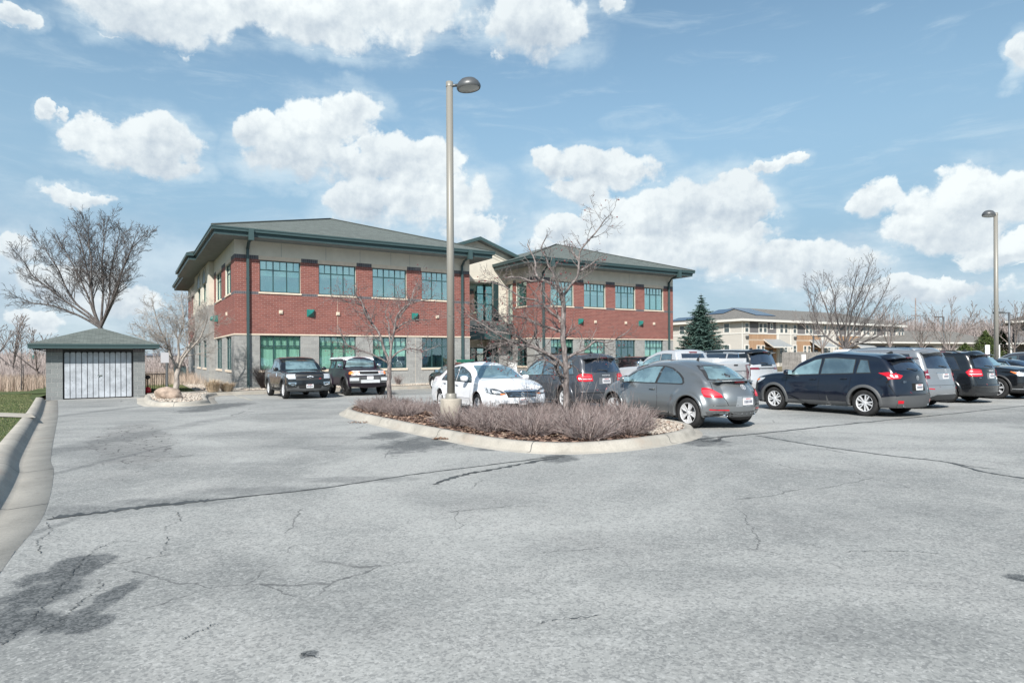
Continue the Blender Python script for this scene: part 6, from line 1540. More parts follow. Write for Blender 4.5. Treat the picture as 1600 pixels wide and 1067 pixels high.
# white van beyond the black vehicles
sp = suv_spec(5.6, 2.0, 2.25, 3.5, .85, .37, .43, hood=1.25, cowl=2.0, cowlz=1.38, roof0=1.25, tail=.10, spoil=.05, belt=1.25, gc=.30, rt=.12)
c = suv_car('parked_van', 'white passenger van parked beyond the row of black vehicles', 'van', sp, P_['white'], None, '', -148.3, 1.30, 1.30, [(-2.65, -2.6, -1.75, -1.75), (-1.65, -1.65, -.6, -.6), (-.5, -.5, .45, .45), (.55, .55, 1.85, 1.7)], .40, 'five', 'alloy', 'car_glass', 'car_glass', loc=AB(45.5, -8))
windscreen(c, 1.42, 2.0, .74, .62, 'car_glass'); c.mirror(1.65, 1.38, P_['white'])
# ------------------------------------------------------------------ lamp poles
def lamp_pole(label, x, y, head_dir, base=True, H=8.25, up=True):
    z0 = G(x, y); e = empty('lamp_pole', label, 'lamp pole', (x, y, z0), 0, 'tall lamp poles in the lot'); h0 = .12
    if base:
        b = MB(); b.lathe([(.0, .0), (.262, .0), (.258, .60), (.248, .625), (0, .625)], None, 40); b.build('concrete_base', M_['concrete'], e)
        b = MB(); b.lathe([(.135, .62), (.135, .735), (.12, .755), (.09, .755)], None, 28); b.build('base_collar', M_['pole'], e)
    b = MB(); b.tube([(0, 0, .6), (0, 0, H*.5), (0, 0, H)], [.095, .090, .082], 20); b.lathe([(.088, H-.10), (.088, H+.02), (.0, H+.03)], None, 20)
    b.box(.086, .10, -.03, .03, 1.45, 1.58); b.build('pole', M_['pole'], e)
    d = Vector((math.cos(R(head_dir)), math.sin(R(head_dir)), 0))
    b = MB(); b.tube([Vector((0, 0, H-.07)), d*.22+Vector((0, 0, H-.06))], .035, 8); b.build('arm', M_['lamp'], e)
    c = d*.47+Vector((0, 0, H-.13)); M = Matrix.Translation(c) @ Matrix.Rotation(R(head_dir), 4, 'Z') @ Matrix.Rotation(R(-6), 4, 'Y') @ Matrix.Scale(1.18, 4, (1, 0, 0))
    b = MB(); b.lathe([(.235, -.035), (.25, .0), (.245, .05), (.215, .12), (.155, .19), (.07, .225), (.0, .23)], M, 28); b.lathe([(.235, -.035), (.215, -.03), (.20, .0)], M, 28); hd = b.build('lamp_head', M_['lamp'], e)
    b = MB(); b.lathe([(.212, -.028), (.12, -.045), (.0, -.05)], M, 24); b.build('lens', M_['lens'], hd)
    return e
p = gp(705, 663); lamp_pole('tall taupe lamp pole on a round concrete base in the planting island', p.x, p.y, -5)
lamp_pole('tall grey lamp pole near the right edge with its domed head pointing left', 22.2, 28.6, 200, H=8.1)
def shoebox(label, p, H, d=180):
    e = empty('street_lamp', label, 'street lamp', (p.x, p.y, G(p.x, p.y)), 0, 'distant square lamps'); b = MB(); b.tube([(0, 0, 0), (0, 0, H)], .09, 8); b.build('pole', M_['lamp'], e)
    c = math.cos(R(d)); b = MB(); b.tube([(0, 0, H-.1), (c*.9, 0, H-.05)], .04, 5); b.box(min(c*.6, c*1.5), max(c*.6, c*1.5), -.2, .2, H-.12, H+.06); b.build('lamp_head', M_['lamp'], e)
q = pd(1577, 540, 62); shoebox('thin street lamp with square head beyond the right parking row', q, 5.95); q = pd(1475, 540, 105); shoebox('small distant street lamp above the low garage roof', q, 8.0)
q = pd(1271, 540, 70); shoebox('slim dark lamp post standing by the grey timber fence', q, 4.0, 0)
e = empty('utility_pole', 'distant wooden utility pole rising behind the low garage roof', 'utility pole', pd(1431, 560, 150)); b = MB(); b.tube([(0, 0, -2), (0, 0, 14.5)], [.2, .12], 6); b.box(-1.1, 1.1, -.08, .08, 10.2, 10.4); b.build('pole', M_['bark_far'], e)
# ------------------------------------------------------------------ block refuse shed
L0 = Vector((-20.56, 27.52)); e = empty('refuse_shed', 'small grey block refuse enclosure with white board gates and hipped shingle roof', 'shed', (L0.x, L0.y, 0), TH)
SW, SD, DW, DX = 3.77, 3.3, 2.70, .60; zg = -.36; ZT = 1.93
b = MB(); wall(b, (0, 0), (1, 0), (0, -1), SW, zg-.1, ZT, [(DX, DX+DW, zg-.1, 1.90)], lambda x, z: 0, reveal=.2)
for P_1, P_2 in (((0, SD), (0, 0)), ((SW, 0), (SW, SD)), ((SW, SD), (0, SD))):
    L_ = (Vector(P_2)-Vector(P_1)).length; b.quad((*P_1, zg-.1), (*P_2, zg-.1), (*P_2, ZT), (*P_1, ZT), 0, [(0, 0), (L_, 0), (L_, ZT-zg), (0, ZT-zg)])
b.build('wall', [M_['cmu_shed'], M_['soldier']], e)
b = MB(); 
for x0, x1 in ((0, DX), (DX+DW, SW)):
    b = MB(); b.box(x0-.004, x1+.004, -.012, .1, ZT-.17, ZT+.0); b.build('soldier_course', M_['soldier'], e)
b = MB(); o_ = .58; ze = 2.13; x0, x1, y0, y1 = -o_, SW+o_, -o_, SD+o_; cx, cy = SW/2, SD/2; zp = 2.92; A_ = [(x0, y0, ze), (x1, y0, ze), (x1, y1, ze), (x0, y1, ze)]; pk = [(cx-.15, cy, zp), (cx+.15, cy, zp)]
b.face([b.vert(p) for p in (A_[0], A_[1], pk[1], pk[0])], 0, [(0, 0), (5.3, 0), (2.8, 2.5), (2.5, 2.5)]); b.face([b.vert(p) for p in (A_[1], A_[2], pk[1])], 0, [(0, 0), (4.8, 0), (2.4, 2.7)])
b.face([b.vert(p) for p in (A_[2], A_[3], pk[0], pk[1])], 0, [(0, 0), (5.3, 0), (2.8, 2.5), (2.5, 2.5)]); b.face([b.vert(p) for p in (A_[3], A_[0], pk[0])], 0, [(0, 0), (4.8, 0), (2.4, 2.7)])
rf = b.build('roof', M_['shingle'], e)
b = MB(); b.box(x0, x1, y0-.0, y0+.04, 1.93, 2.125); b.box(x0-.01, x1+.01, y0-.025, y0-.001, 2.06, 2.13); b.box(x0, x1, y1-.04, y1, 1.93, 2.125); b.box(x0, x0+.04, y0+.04, y1-.04, 1.93, 2.125); b.box(x1-.04, x1, y0+.04, y1-.04, 1.93, 2.125); b.build('fascia', M_['green_l'], rf)
b = MB()   # soffit sloping down to the wall head
for (a, c, d, f) in (((x0, y0, 1.935), (x1, y0, 1.935), (SW+.02, -.02, 1.80), (-.02, -.02, 1.80)), ((x0, y1, 1.935), (x0, y0, 1.935), (-.02, -.02, 1.80), (-.02, SD, 1.80)), ((x1, y0, 1.935), (x1, y1, 1.935), (SW+.02, SD, 1.80), (SW+.02, -.02, 1.80))): 
    if a[1] == y0 and c[1] == y0: b.quad(a, c, (SW+.02, .0, 1.945), (-.02, .0, 1.945))
    else: b.quad(a, c, d, f)
b.build('soffit', M_['eifs'], rf)
b = MB(); 
for x in (DX+.0, DX+DW-.05): b.box(x, x+.05, .06, .11, zg, 1.88)
b.box(DX, DX+DW, .05, .12, 1.78, 1.93); b.box(DX, DX+DW, .08, .10, zg+.05, zg+.12); b.box(DX, DX+DW, .10, .12, .9, .97); b.box(DX, DX+DW, .10, .12, 1.6, 1.66); b.box(DX, DX+DW, .32, .34, zg, 1.9); b.build('gate_frame', M_['black'], e)
for g_ in range(2):
    gt = None
    for k in range(6):
        w = .19; x = DX+.065+(g_*6+k)*(DW-.12)/12; b = MB(); h1 = 1.76; P = [(x, zg+.06), (x+w, zg+.06), (x+w, h1-.05), (x+w-.035, h1), (x+.035, h1), (x, h1-.05)]
        n = len(b.v)
        for yy in (.045, .075): 
            for (px_, pz_) in P: b.vert((px_, yy, pz_))
        b.face(range(n, n+6)); 
        for i in range(6): b.face((n+i, n+(i+1) % 6, n+6+(i+1) % 6, n+6+i))
        for j in range(5):
            rr_ = random.Random(g_*60+k*7+j); zz = rr_.uniform(zg+.2, 1.2); xx = x+rr_.uniform(.03, .12); b.lathe([(.011, 0), (0, .002)], Matrix.Translation((xx, .043, zz)) @ Matrix.Rotation(R(90), 4, 'X'), 6, 1)
        o = b.build('gate_board', [M_['wood_w'], M_['lamp']], e)
b = MB(); xm = DX+DW/2; b.box(xm-.05, xm+.12, .03, .043, .66, .72); b.ico((xm-.01, .025, .66), .035); b.build('padlock', M_['chrome'], e)
# ------------------------------------------------------------------ trees
def tube_sides(r): return 7 if r > .08 else 5 if r > .025 else 3
def grow(b, p, d, L, r, lev, S, rr, twigs, tips=None):
    n = max(3, int(L/S['seg'][min(lev, len(S['seg'])-1)])); pts = [p.copy()]; rad = [r]; dirs = [d.copy()]
    for i in range(n):
        k = S['crook'][min(lev, len(S['crook'])-1)]
        d = (d+Vector((rr.gauss(0, k), rr.gauss(0, k), rr.gauss(0, k)*.7))+Vector((0, 0, S['up'][min(lev, len(S['up'])-1)]))*.16).normalized()
        p = p+d*(L/n); pts.append(p.copy()); rad.append(max(.0028*S.get('min', 1), r*(1-(1-S.get('tip', .3))*(i+1)/n))); dirs.append(d.copy())
    (twigs if lev >= S['twiglev'] else b).tube(pts, rad, tube_sides(r), 0, False)
    if lev >= S['max']:
        if tips is not None: tips.append(pts[-1])
        return
    kids = S['kids'][lev]; kids = max(1, int(kids*rr.uniform(.8, 1.2)*min(1.3, L/S['len'][lev]))) if S['len'][lev] else kids
    sub(b, pts, rad, dirs, L, kids, lev, S, rr, twigs, tips)
def sub(b, pts, rad, dirs, L, kids, lev, S, rr, twigs, tips, t0=.18):
    n = len(pts)-1
    for k in range(kids):
        t_ = t0+(1-t0)*(k+rr.random()*.8)/kids; f_ = t_*n; i = min(n-1, int(f_)); q = pts[i].lerp(pts[i+1], f_-i); dd = dirs[min(i+1, n)]
        ax = dd.cross(Vector((rr.gauss(0, 1), rr.gauss(0, 1), rr.gauss(0, 1)))).normalized(); a = R(rr.uniform(*S['ang'][min(lev, len(S['ang'])-1)]))
        nd = (Matrix.Rotation(a, 3, ax) @ dd).normalized(); r0 = lerp(rad[i], rad[i+1], f_-i)
        grow(b, q, nd, L*S['ratio'][min(lev, len(S['ratio'])-1)]*rr.uniform(.65, 1.2)*(1.15-.45*t_), r0*S['rr'][min(lev, len(S['rr'])-1)], lev+1, S, rr, twigs, tips)
def tree(name, label, base, limbs, S, seed, bark='bark', twigm='bark', group=None, fruit=0, cat='tree'):
    """limbs: (points relative to base, r0, r1, kids)"""
    rr = random.Random(seed); e = empty(name, label, cat, base, 0, group); T_ = MB(); W_ = MB(); tips = []
    for pts, r0, r1, kids in limbs:
        P = cr_pts(pts, 4); n = len(P); 
        for i in range(1, n-1): P[i] = P[i]+Vector((rr.gauss(0, .18), rr.gauss(0, .18), 0))*r1*.9
        rad = [lerp(r0, r1, (i/(n-1))**.8) for i in range(n)]; T_.tube(P, rad, 9 if r0 > .1 else 6, 0, False)
        dirs = [(P[min(i+1, n-1)]-P[max(i-1, 0)]).normalized() for i in range(n)]; L = sum((P[i+1]-P[i]).length for i in range(n-1))
        if kids: sub(T_, P, rad, dirs, L, kids, 0, S, rr, W_, tips, S.get('t0', .2)); grow(T_, P[-1], dirs[-1], L*S.get('ext', .14), r1, 1, S, rr, W_, tips)
    T_.build('trunk', M_[bark], e); W_.build('crown', M_[twigm], e)
    if fruit and tips:
        F = MB()
        for k in range(fruit):
            q = rr.choice(tips); q = q+Vector((rr.uniform(-.03, .03), rr.uniform(-.03, .03), rr.uniform(-.05, 0))); F.ico(q, rr.uniform(.010, .020), 0, rr)
        tag(F.build('fruit', M_['berry'], e), kind='stuff')
    return e
def limb_px(pts, base, px0, py0, sc, rr, dep=.5):
    out = []; y = 0.; dy = rr.uniform(-dep, dep)
    for i, (px, py) in enumerate(pts):
        out.append(Vector(((px-px0)/sc, dy*(i/(len(pts)-1))*((px-px0)**2+(py-py0)**2)**.5/sc*.6 if i else 0, -(py-py0)/sc)))
    return out
# island crab apple by the grey SUV
def crab(name, label, px0, py0, px_limbs, seed, S, fruit, bm='bark'):
    base = gp(px0, py0, .12); sc = 975/base.y; rr = random.Random(seed); L = []
    for pts, r0, r1, kids, dep in px_limbs:
        P = []
        n = len(pts)
        for i, (px, py) in enumerate(pts):
            P.append(Vector(((px-px0)/sc, dep*(i/(n-1)) if n > 1 else 0, -(py-py0)/sc)))
        L.append((P, r0*(.80 if kids else 1), r1*.9, kids))
    return tree(name, label, base, L, S, seed, bm, bm, 'bare ornamental trees', fruit)
SC_ = dict(seg=[.25, .14, .09, .06], crook=[.20, .24, .28, .30], up=[.3, .5, .3, .2], min=1.15, kids=[10, 7, 6], len=[1.6, .8, .4], ang=[(35, 75), (35, 70), (30, 65)], ratio=[.42, .50, .55], rr=[.50, .60, .62], twiglev=2, max=3, tip=.35)
crab('crabapple_tree', 'bare spreading crab apple with crooked limbs in front of the dark grey vehicle', 882, 662, [
    ([(882, 662), (884, 630), (885, 600), (884, 575), (881, 545), (880, 510), (881, 485), (879, 464)], .100, .056, 7, -.1),
    ([(879, 466), (872, 450), (858, 440), (845, 436), (832, 438), (816, 432), (800, 430)], .042, .020, 10, .25),
    ([(862, 441), (866, 430), (858, 418), (854, 405), (846, 392), (852, 378)], .034, .013, 8, -.3),
    ([(845, 436), (838, 425), (838, 408), (832, 392), (826, 378)], .036, .014, 7, .3),
    ([(879, 466), (892, 447), (903, 432), (905, 412), (907, 394), (920, 378), (934, 362), (942, 350)], .046, .013, 12, -.25),
    ([(905, 425), (920, 416), (934, 406), (948, 398)], .036, .012, 8, .3),
    ([(905, 405), (896, 392), (897, 380)], .03, .012, 6, .2),
    ([(884, 576), (868, 560), (850, 550), (830, 542), (812, 538), (795, 532), (775, 520), (752, 505), (735, 496)], .054, .013, 14, -.45),
    ([(868, 560), (845, 546), (826, 536), (808, 524), (790, 520), (765, 516), (742, 512)], .045, .014, 11, -.1),
    ([(826, 540), (833, 528), (838, 512), (830, 502)], .030, .012, 7, -.3),
    ([(886, 560), (900, 552), (918, 544), (932, 533), (950, 535), (966, 530), (985, 518)], .046, .013, 10, .3),
    ([(882, 520), (862, 512), (842, 506), (822, 496), (800, 492), (780, 494)], .040, .013, 11, .45),
    ([(881, 500), (866, 492), (850, 478), (838, 470), (815, 466), (790, 450), (770, 444)], .045, .014, 11, -.4),
    ([(886, 576), (892, 572)], .05, .035, 0, -.1)], 5, SC_, 260)
crab('crabapple_tree', 'smaller bare crab apple at the left end of the planting island', 608, 637, [
    ([(608, 637), (608, 605), (609, 575), (610, 562)], .082, .066, 0, 0),
    ([(609, 566), (600, 545), (592, 520), (581, 505), (574, 490), (566, 478), (552, 472), (535, 470)], .062, .014, 12, .2),
    ([(581, 503), (572, 490), (568, 472), (560, 462), (562, 450)], .045, .014, 9, -.3),
    ([(610, 564), (612, 545), (618, 515), (622, 495), (636, 480), (650, 474), (672, 470)], .062, .014, 12, -.3),
    ([(622, 497), (634, 482), (642, 468), (646, 452), (652, 440)], .045, .014, 10, .3),
    ([(612, 545), (608, 525), (606, 505), (600, 490), (604, 470)], .045, .013, 10, .4),
    ([(609, 568), (596, 560), (580, 552), (562, 545), (548, 538), (540, 520)], .045, .014, 10, -.5),
    ([(611, 560), (625, 548), (642, 545), (660, 548), (678, 542)], .040, .012, 9, .5),
    ([(618, 515), (632, 505), (650, 500), (668, 500)], .032, .012, 8, .1)], 9, SC_, 320)
crab('ornamental_tree', 'grey-barked bare tree between the small shed and the office side wall', 275, 614, [
    ([(275, 614), (276, 595), (278, 575)], .15, .12, 0, 0),
    ([(277, 578), (268, 560), (262, 545), (252, 530), (240, 522), (225, 510)], .085, .02, 13, .4),
    ([(277, 574), (278, 552), (276, 530), (282, 508), (280, 488), (276, 470)], .09, .02, 14, .5),
    ([(279, 576), (290, 558), (304, 543), (318, 530), (328, 512), (334, 498)], .095, .02, 14, -.6),
    ([(268, 560), (262, 535), (256, 515), (252, 495), (250, 478)], .06, .016, 12, -.6),
    ([(282, 560), (296, 535), (302, 515), (310, 500), (312, 482)], .06, .016, 12, .8),
    ([(262, 545), (248, 540), (236, 535), (222, 525), (212, 522)], .04, .014, 10, -.3)], 12,
     dict(SC_, kids=[11, 8, 6], crook=[.13, .17, .2, .22], up=[.5, .6, .5, .4], min=1.7), 0, 'bark_l')
SB = dict(seg=[.6, .35, .25, .2], crook=[.09, .12, .15, .18], up=[.5, .5, .4, .3], kids=[13, 9, 6], len=[6, 2.4, 1.1], ang=[(18, 42), (22, 48), (25, 50)], ratio=[.36, .45, .5], rr=[.42, .5, .55], twiglev=2, max=3, tip=.25, min=3.0, t0=.28)
def fan_tree(name, label, px0, py0, Y, tips_, r, seed, S=SB, bark='bark_d', group=None, zoff=0., dep=1.5, z0=None, shrink=.90):
    b0 = pd(px0, py0, Y); g = G(b0.x, b0.y); rr = random.Random(seed); sc = 975/Y; L = []
    base = Vector((b0.x, b0.y, g)); hz = b0.z-g
    tips_ = [[(px0+(a-px0)*shrink, py0+(c-py0)*shrink) for a, c in q] for q in tips_]
    L.append(([Vector((0, 0, -.1)), Vector((0, 0, hz*.5)), Vector((0, 0, hz))], r, r*.8, 0))
    for pts in tips_:
        dp = rr.uniform(-dep, dep); n = len(pts); P = [Vector((0, 0, hz))]
        for i, (px, py) in enumerate(pts): P.append(Vector(((px-px0)/sc, dp*(i+1)/n, hz-(py-py0)/sc)))
        L.append((P, r*.46, r*.11, S['kids'][0]))
    return tree(name, label, base, L, S, seed, bark, bark, group)
fan_tree('shade_tree', 'large bare shade tree rising behind the small shed', 157, 512, 46, [
    [(140, 495), (118, 478), (95, 460), (72, 440), (54, 425), (44, 405), (36, 392)], [(138, 490), (112, 470), (92, 440), (78, 410), (60, 385), (52, 372)], [(145, 488), (132, 455), (115, 420), (98, 390), (80, 362)], [(146, 480), (143, 450), (135, 415), (128, 380), (118, 345)],
    [(148, 478), (147, 440), (150, 400), (148, 365), (152, 338)], [(164, 485), (168, 455), (166, 420), (172, 380), (178, 345)], [(170, 480), (180, 450), (186, 415), (196, 385), (205, 352)], [(172, 478), (184, 440), (198, 405), (212, 375), (224, 362)], [(160, 480), (162, 440), (160, 400), (164, 362), (168, 340)],
    [(134, 497), (108, 484), (80, 474), (52, 470), (34, 462)], [(172, 490), (188, 468), (204, 445), (216, 425)]], .22, 21, dict(SB, kids=[19, 12, 8], ratio=[.30, .42, .5], min=3.4))
fan_tree('shade_tree', 'vase-shaped bare tree in front of the apartment house', 1321, 545, 62, [
    [(1300, 530), (1285, 510), (1275, 470), (1270, 440)], [(1312, 525), (1302, 490), (1295, 460), (1288, 430)], [(1316, 520), (1312, 480), (1312, 450), (1308, 425)], [(1322, 520), (1325, 480), (1335, 450), (1345, 412)], [(1328, 525), (1345, 490), (1360, 455), (1372, 425)],
    [(1332, 528), (1352, 505), (1372, 475), (1390, 440)], [(1336, 535), (1362, 515), (1385, 490), (1402, 465)], [(1336, 538), (1360, 528), (1385, 512), (1408, 500)], [(1318, 522), (1318, 490), (1325, 450), (1330, 415)]], .26, 23, dict(SB, kids=[12, 7, 3], crook=[.07, .09, .12, .15], min=4.0, up=[.55, .6, .5, .4]), dep=2)
rb = random.Random(77)
def auto_tips(px0, py0, w, h, n, r):
    out = []
    for k in range(n):
        a = -1+2*(k+.5)/n+r.uniform(-.1, .1); hh = h*(1-.45*a*a)*r.uniform(.85, 1.05); out.append([(px0+a*w*.35, py0-hh*.35), (px0+a*w*.75, py0-hh*.7), (px0+a*w, py0-hh)])
    return out
SF = dict(SB, kids=[7, 4, 2], len=[5, 2, 1], min=6.5, seg=[.8, .5, .4, .3])
for k, (px, py, w, h, Y, lab) in enumerate(((1390, 545, 34, 72, 95, 'bare tree standing between the apartment house and the low garage'), (1483, 552, 42, 88, 66, 'pale bare tree before the low garage, right of centre'), (1440, 548, 26, 48, 75, 'low bushy bare tree against the garage roof'),
        (1285, 545, 42, 82, 88, 'bare tree partly hiding the apartment windows'), (1585, 545, 30, 80, 72, 'bare tree beside the small grey house at the right edge'), (1545, 548, 36, 72, 100, 'bare tree behind the right lamp pole'), (1620, 545, 30, 70, 80, 'bare tree cut by the right frame edge'),
        (20, 575, 45, 85, 58, 'many-stemmed bare tree at the left frame edge'), (58, 580, 30, 66, 52, 'bushy bare tree left of the shed, before the reeds'), (-20, 575, 40, 100, 55, 'tall bare tree just past the left frame edge'), (262, 585, 34, 62, 95, 'small bare tree far behind the railing'), (240, 585, 26, 50, 110, 'thin bare tree farthest behind the shed corner'))):
    fan_tree('bare_tree', lab, px, py, Y, auto_tips(px, py, w, h, 7 if k > 6 else 8, rb), .012*Y*.10+.05, 100+k, SF, 'bark_far', 'bare background trees', dep=2.5)
p = gp(33, 609, .13); e = tree('young_tree', 'thin young tree with a stake on the left lawn', p, [([Vector((0, 0, 0)), Vector((.02, 0, 1.6)), Vector((0, 0, 3.2))], .035, .012, 9)], dict(SC_, kids=[5, 3, 2], crook=[.1, .15, .2], len=[2, 1, .5], min=2), 55, 'bark_d', 'bark_d')
b = MB(); b.tube([(.12, 0, 0), (.12, 0, 1.5)], .025, 5); b.build('stake', M_['black'], e)
# blue spruce
def spruce(label, p, H, Wd_, seed):
    rr = random.Random(seed); e = empty('spruce_tree', label, 'tree', p); T_ = MB(); T_.tube([(0, 0, 0), (0, 0, H)], [.14, .01], 8); T_.build('trunk', M_['bark_d'], e); N = MB()
    z = .35
    while z < H*.985:
        t_ = z/H; R_ = Wd_*(1-t_)**.85*rr.uniform(.82, 1.08)+.06; nb = int(11*(1-t_))+5; ph = rr.uniform(0, 6)
        for k in range(nb):
            a = ph+2*math.pi*k/nb+rr.uniform(-.25, .25); L = R_*rr.uniform(.72, 1.12); d = Vector((math.cos(a), math.sin(a), 0)); n = max(4, int(L/.085)); q = Vector((0, 0, z+rr.uniform(-.05, .05)))
            for i in range(n):
                s_ = i/n; c = q+d*L*s_+Vector((0, 0, -.30*L*s_+.26*L*s_*s_)); w = (.26*(1-s_)+.13)*min(1.1, L)
                for m in range(8):
                    sg = rr.choice((-1, 1)); sd_ = Vector((-d.y, d.x, 0))*sg; tip = c+(sd_*rr.uniform(.2, 1.1)+d*rr.uniform(.1, 1.0)+Vector((0, 0, rr.uniform(-.55, .35))))*w*1.2
                    c2 = c+Vector((rr.uniform(-.02, .02),)*3); u = (tip-c2).normalized(); v = u.cross(Vector((rr.uniform(-1, 1), rr.uniform(-1, 1), 1))).normalized()*.020
                    i0 = len(N.v); N.v += [tuple(c2-v*.5), tuple(c2+v*.5), tuple(tip*.35+c2*.65+v*1.3), tuple(tip), tuple(tip*.35+c2*.65-v*1.3)]; N.face((i0, i0+1, i0+2, i0+3, i0+4))
        z += .145+.06*(1-t_)
    N.build('crown', M_['needle'], e); return e
q = pd(1096, 570, 43); spruce('blue-green spruce between the office and the apartment house', (q.x, q.y, G(q.x, q.y)), 6.1, 2.75, 4)
# ------------------------------------------------------------------ shrubs
def shrub_mesh(n, h, rad, seed, lean=.8, th=.0035, sub_=3):
    rr = random.Random(seed); b = MB()
    for k in range(n):
        a = rr.uniform(0, 6.283); r0 = rad*.25*rr.random()**.5; p = Vector((math.cos(a)*r0, math.sin(a)*r0, 0)); a2 = a+rr.uniform(-.7, .7); l = rr.uniform(.1, 1)**.8*lean; d = Vector((math.cos(a2)*l, math.sin(a2)*l, 1)).normalized()
        L = h*rr.uniform(.55, 1.15); pts = [p]; m = 4; dirs = []
        for i in range(m): d = (d+Vector((rr.gauss(0, .13), rr.gauss(0, .13), rr.gauss(0, .1)))).normalized(); p = p+d*L/m; pts.append(p); dirs.append(d)
        b.tube(pts, [th*(1.25-.22*i) for i in range(m+1)], 3, 0, False)
        for j in range(rr.randint(1, sub_)):
            i = rr.randint(1, m-1); q = pts[i]; dd = (dirs[i]+Vector((rr.gauss(0, .55), rr.gauss(0, .55), rr.uniform(-.1, .4)))).normalized(); l2 = L*rr.uniform(.18, .42); b.tube([q, q+dd*l2*.5, q+dd*l2+Vector((0, 0, rr.uniform(-.02, .03)))], [th*.8, th*.6, th*.45], 3, 0, False)
    return b
protos = []
shrub_labels = {}
pos = []
rs = random.Random(3)
for (a, c_) in [(1.5, -17.6), (2.2, -17.2), (1.1, -18.7), (2.0, -18.9), (1.0, -20.1), (2.1, -20.5), (1.05, -21.6), (1.0, -24.6), (2.15, -24.5), (3.2, -24.6), (1.15, -25.9), (2.2, -25.8), (3.35, -25.7), (4.3, -25.3), (1.45, -27.2), (2.5, -27.2), (3.55, -26.9), (4.45, -26.5), (1.9, -28.0), (3.0, -28.0), (2.7, -22.4), (2.9, -23.5), (2.0, -22.1), (1.6, -25.2), (2.7, -25.1), (2.9, -26.3), (1.75, -26.5), (3.9, -26.0), (2.0, -27.6), (2.5, -23.9), (2.3, -18.0), (1.5, -19.4), (1.6, -20.9), (3.1, -27.4), (4.0, -27.2)]:
    pos.append((a+rs.uniform(-.12, .12), c_+rs.uniform(-.15, .15)))
base_p = AB(1.66, -23.24)
for i, (a, c_) in enumerate(pos):
    q = AB(a, c_, dz=.11); big = c_ < -23.9
    key = i % 4
    if len(protos) <= key: 
        protos.append(shrub_mesh(210, .52, .8, 40+key, 1.9, .0050, 4))
        o = protos[key].build('twiggy_shrub', M_['twig']); protos[key] = o
    else: o = protos[key].copy(); COL.objects.link(o)
    o.location = q; o.rotation_euler = (0, 0, rs.uniform(0, 6)); s_ = (1.0 if big else .74)*rs.uniform(.88, 1.12); o.scale = (s_*1.15, s_*1.15, s_)
    tag(o, 'leafless purplish grey shrub in the full right-hand planting of the island' if big else 'smaller leafless twiggy shrub in the left half of the island', 'shrub', 'leafless shrubs in the right half of the island' if big else 'leafless shrubs in the left half of the island')
for i, (px, py) in enumerate(((905, 655), (858, 652), (975, 660), (830, 650))):
    q = gp(px, py, .12); o = shrub_mesh(16, 1.15, .3, 90+i, .45, .004, 4).build('tall_sucker_shrub', M_['twig'], None, q); tag(o, ['sparse tall grey shoots standing right of the crab apple trunk', 'sparse tall shoots just left of the crab apple trunk', 'thin upright shoots in front of the grey coupe wheel', 'thin upright shoots before the white sedan bumper'][i], 'shrub')
q = AB(1.25, -1.2, dz=.2); tag(shrub_mesh(300, 1.15, .5, 61, .5, .006, 3).build('dark_shrub', mat('dark_twigs', (.055, .04, .038), .9), None, q), 'dark leafless shrub against the block wall left of the black pickup', 'shrub')
q = gp(677-8, 600, .2); tag(shrub_mesh(120, .55, .4, 62, .7, .006, 3).build('small_wall_shrub', M_['twig'], None, AB(9.0, -1.0, dz=.2)), 'small bare shrub by the wall, left of the half-hidden black car', 'shrub')
def grass_clump(label, p, h, seed):
    rr = random.Random(seed); b = MB()
    for k in range(700):
        a = rr.uniform(0, 6.283); l = rr.random()**.6*1.15; r0 = .26*rr.random(); x, y = math.cos(a)*r0, math.sin(a)*r0; hh = h*rr.uniform(.5, 1.1); w = .006; cx, cy = math.cos(a+1.57)*w, math.sin(a+1.57)*w
        P = [(x, y, 0), (x+math.cos(a)*l*.3*hh, y+math.sin(a)*l*.3*hh, hh*.6), (x+math.cos(a)*l*.8*hh, y+math.sin(a)*l*.8*hh, hh*(1-.25*l))]; i0 = len(b.v)
        b.v += [(P[0][0]-cx, P[0][1]-cy, 0), (P[0][0]+cx, P[0][1]+cy, 0), (P[1][0]+cx, P[1][1]+cy, P[1][2]), (P[1][0]-cx, P[1][1]-cy, P[1][2]), P[2]]; b.face((i0, i0+1, i0+2, i0+3)); b.face((i0+3, i0+2, i0+4))
    return tag(b.build('ornamental_grass', M_['straw'], None, p), label, 'grass clump')
grass_clump('taller straw-coloured grass clump at the office side wall', gp(333, 612, .17), .74, 1); grass_clump('shorter straw-coloured grass clump nearest the office corner', gp(355, 611, .17), .55, 2)
# boulder
b = MB(); bm = bmesh.new(); bmesh.ops.create_icosphere(bm, subdivisions=4, radius=1); rr = random.Random(5)
from mathutils import noise as mn
for v in bm.verts:
    n_ = mn.noise(v.co*1.3)*.25+mn.noise(v.co*4)*.06; v.co *= 1+n_; v.co.x *= .52; v.co.y *= .38; v.co.z *= .30
for f in bm.faces: f.smooth = True
me = bpy.data.meshes.new('boulder'); bm.to_mesh(me); bm.free(); me.materials.append(M_['stone']); o = bpy.data.objects.new('boulder', me); COL.objects.link(o); o.location = gp(265, 623, .14)+Vector((0, 0, .16)); o.rotation_euler = (0, R(8), R(20)); tag(o, 'rounded tan boulder lying on pale gravel in the kerbed bed', 'boulder')
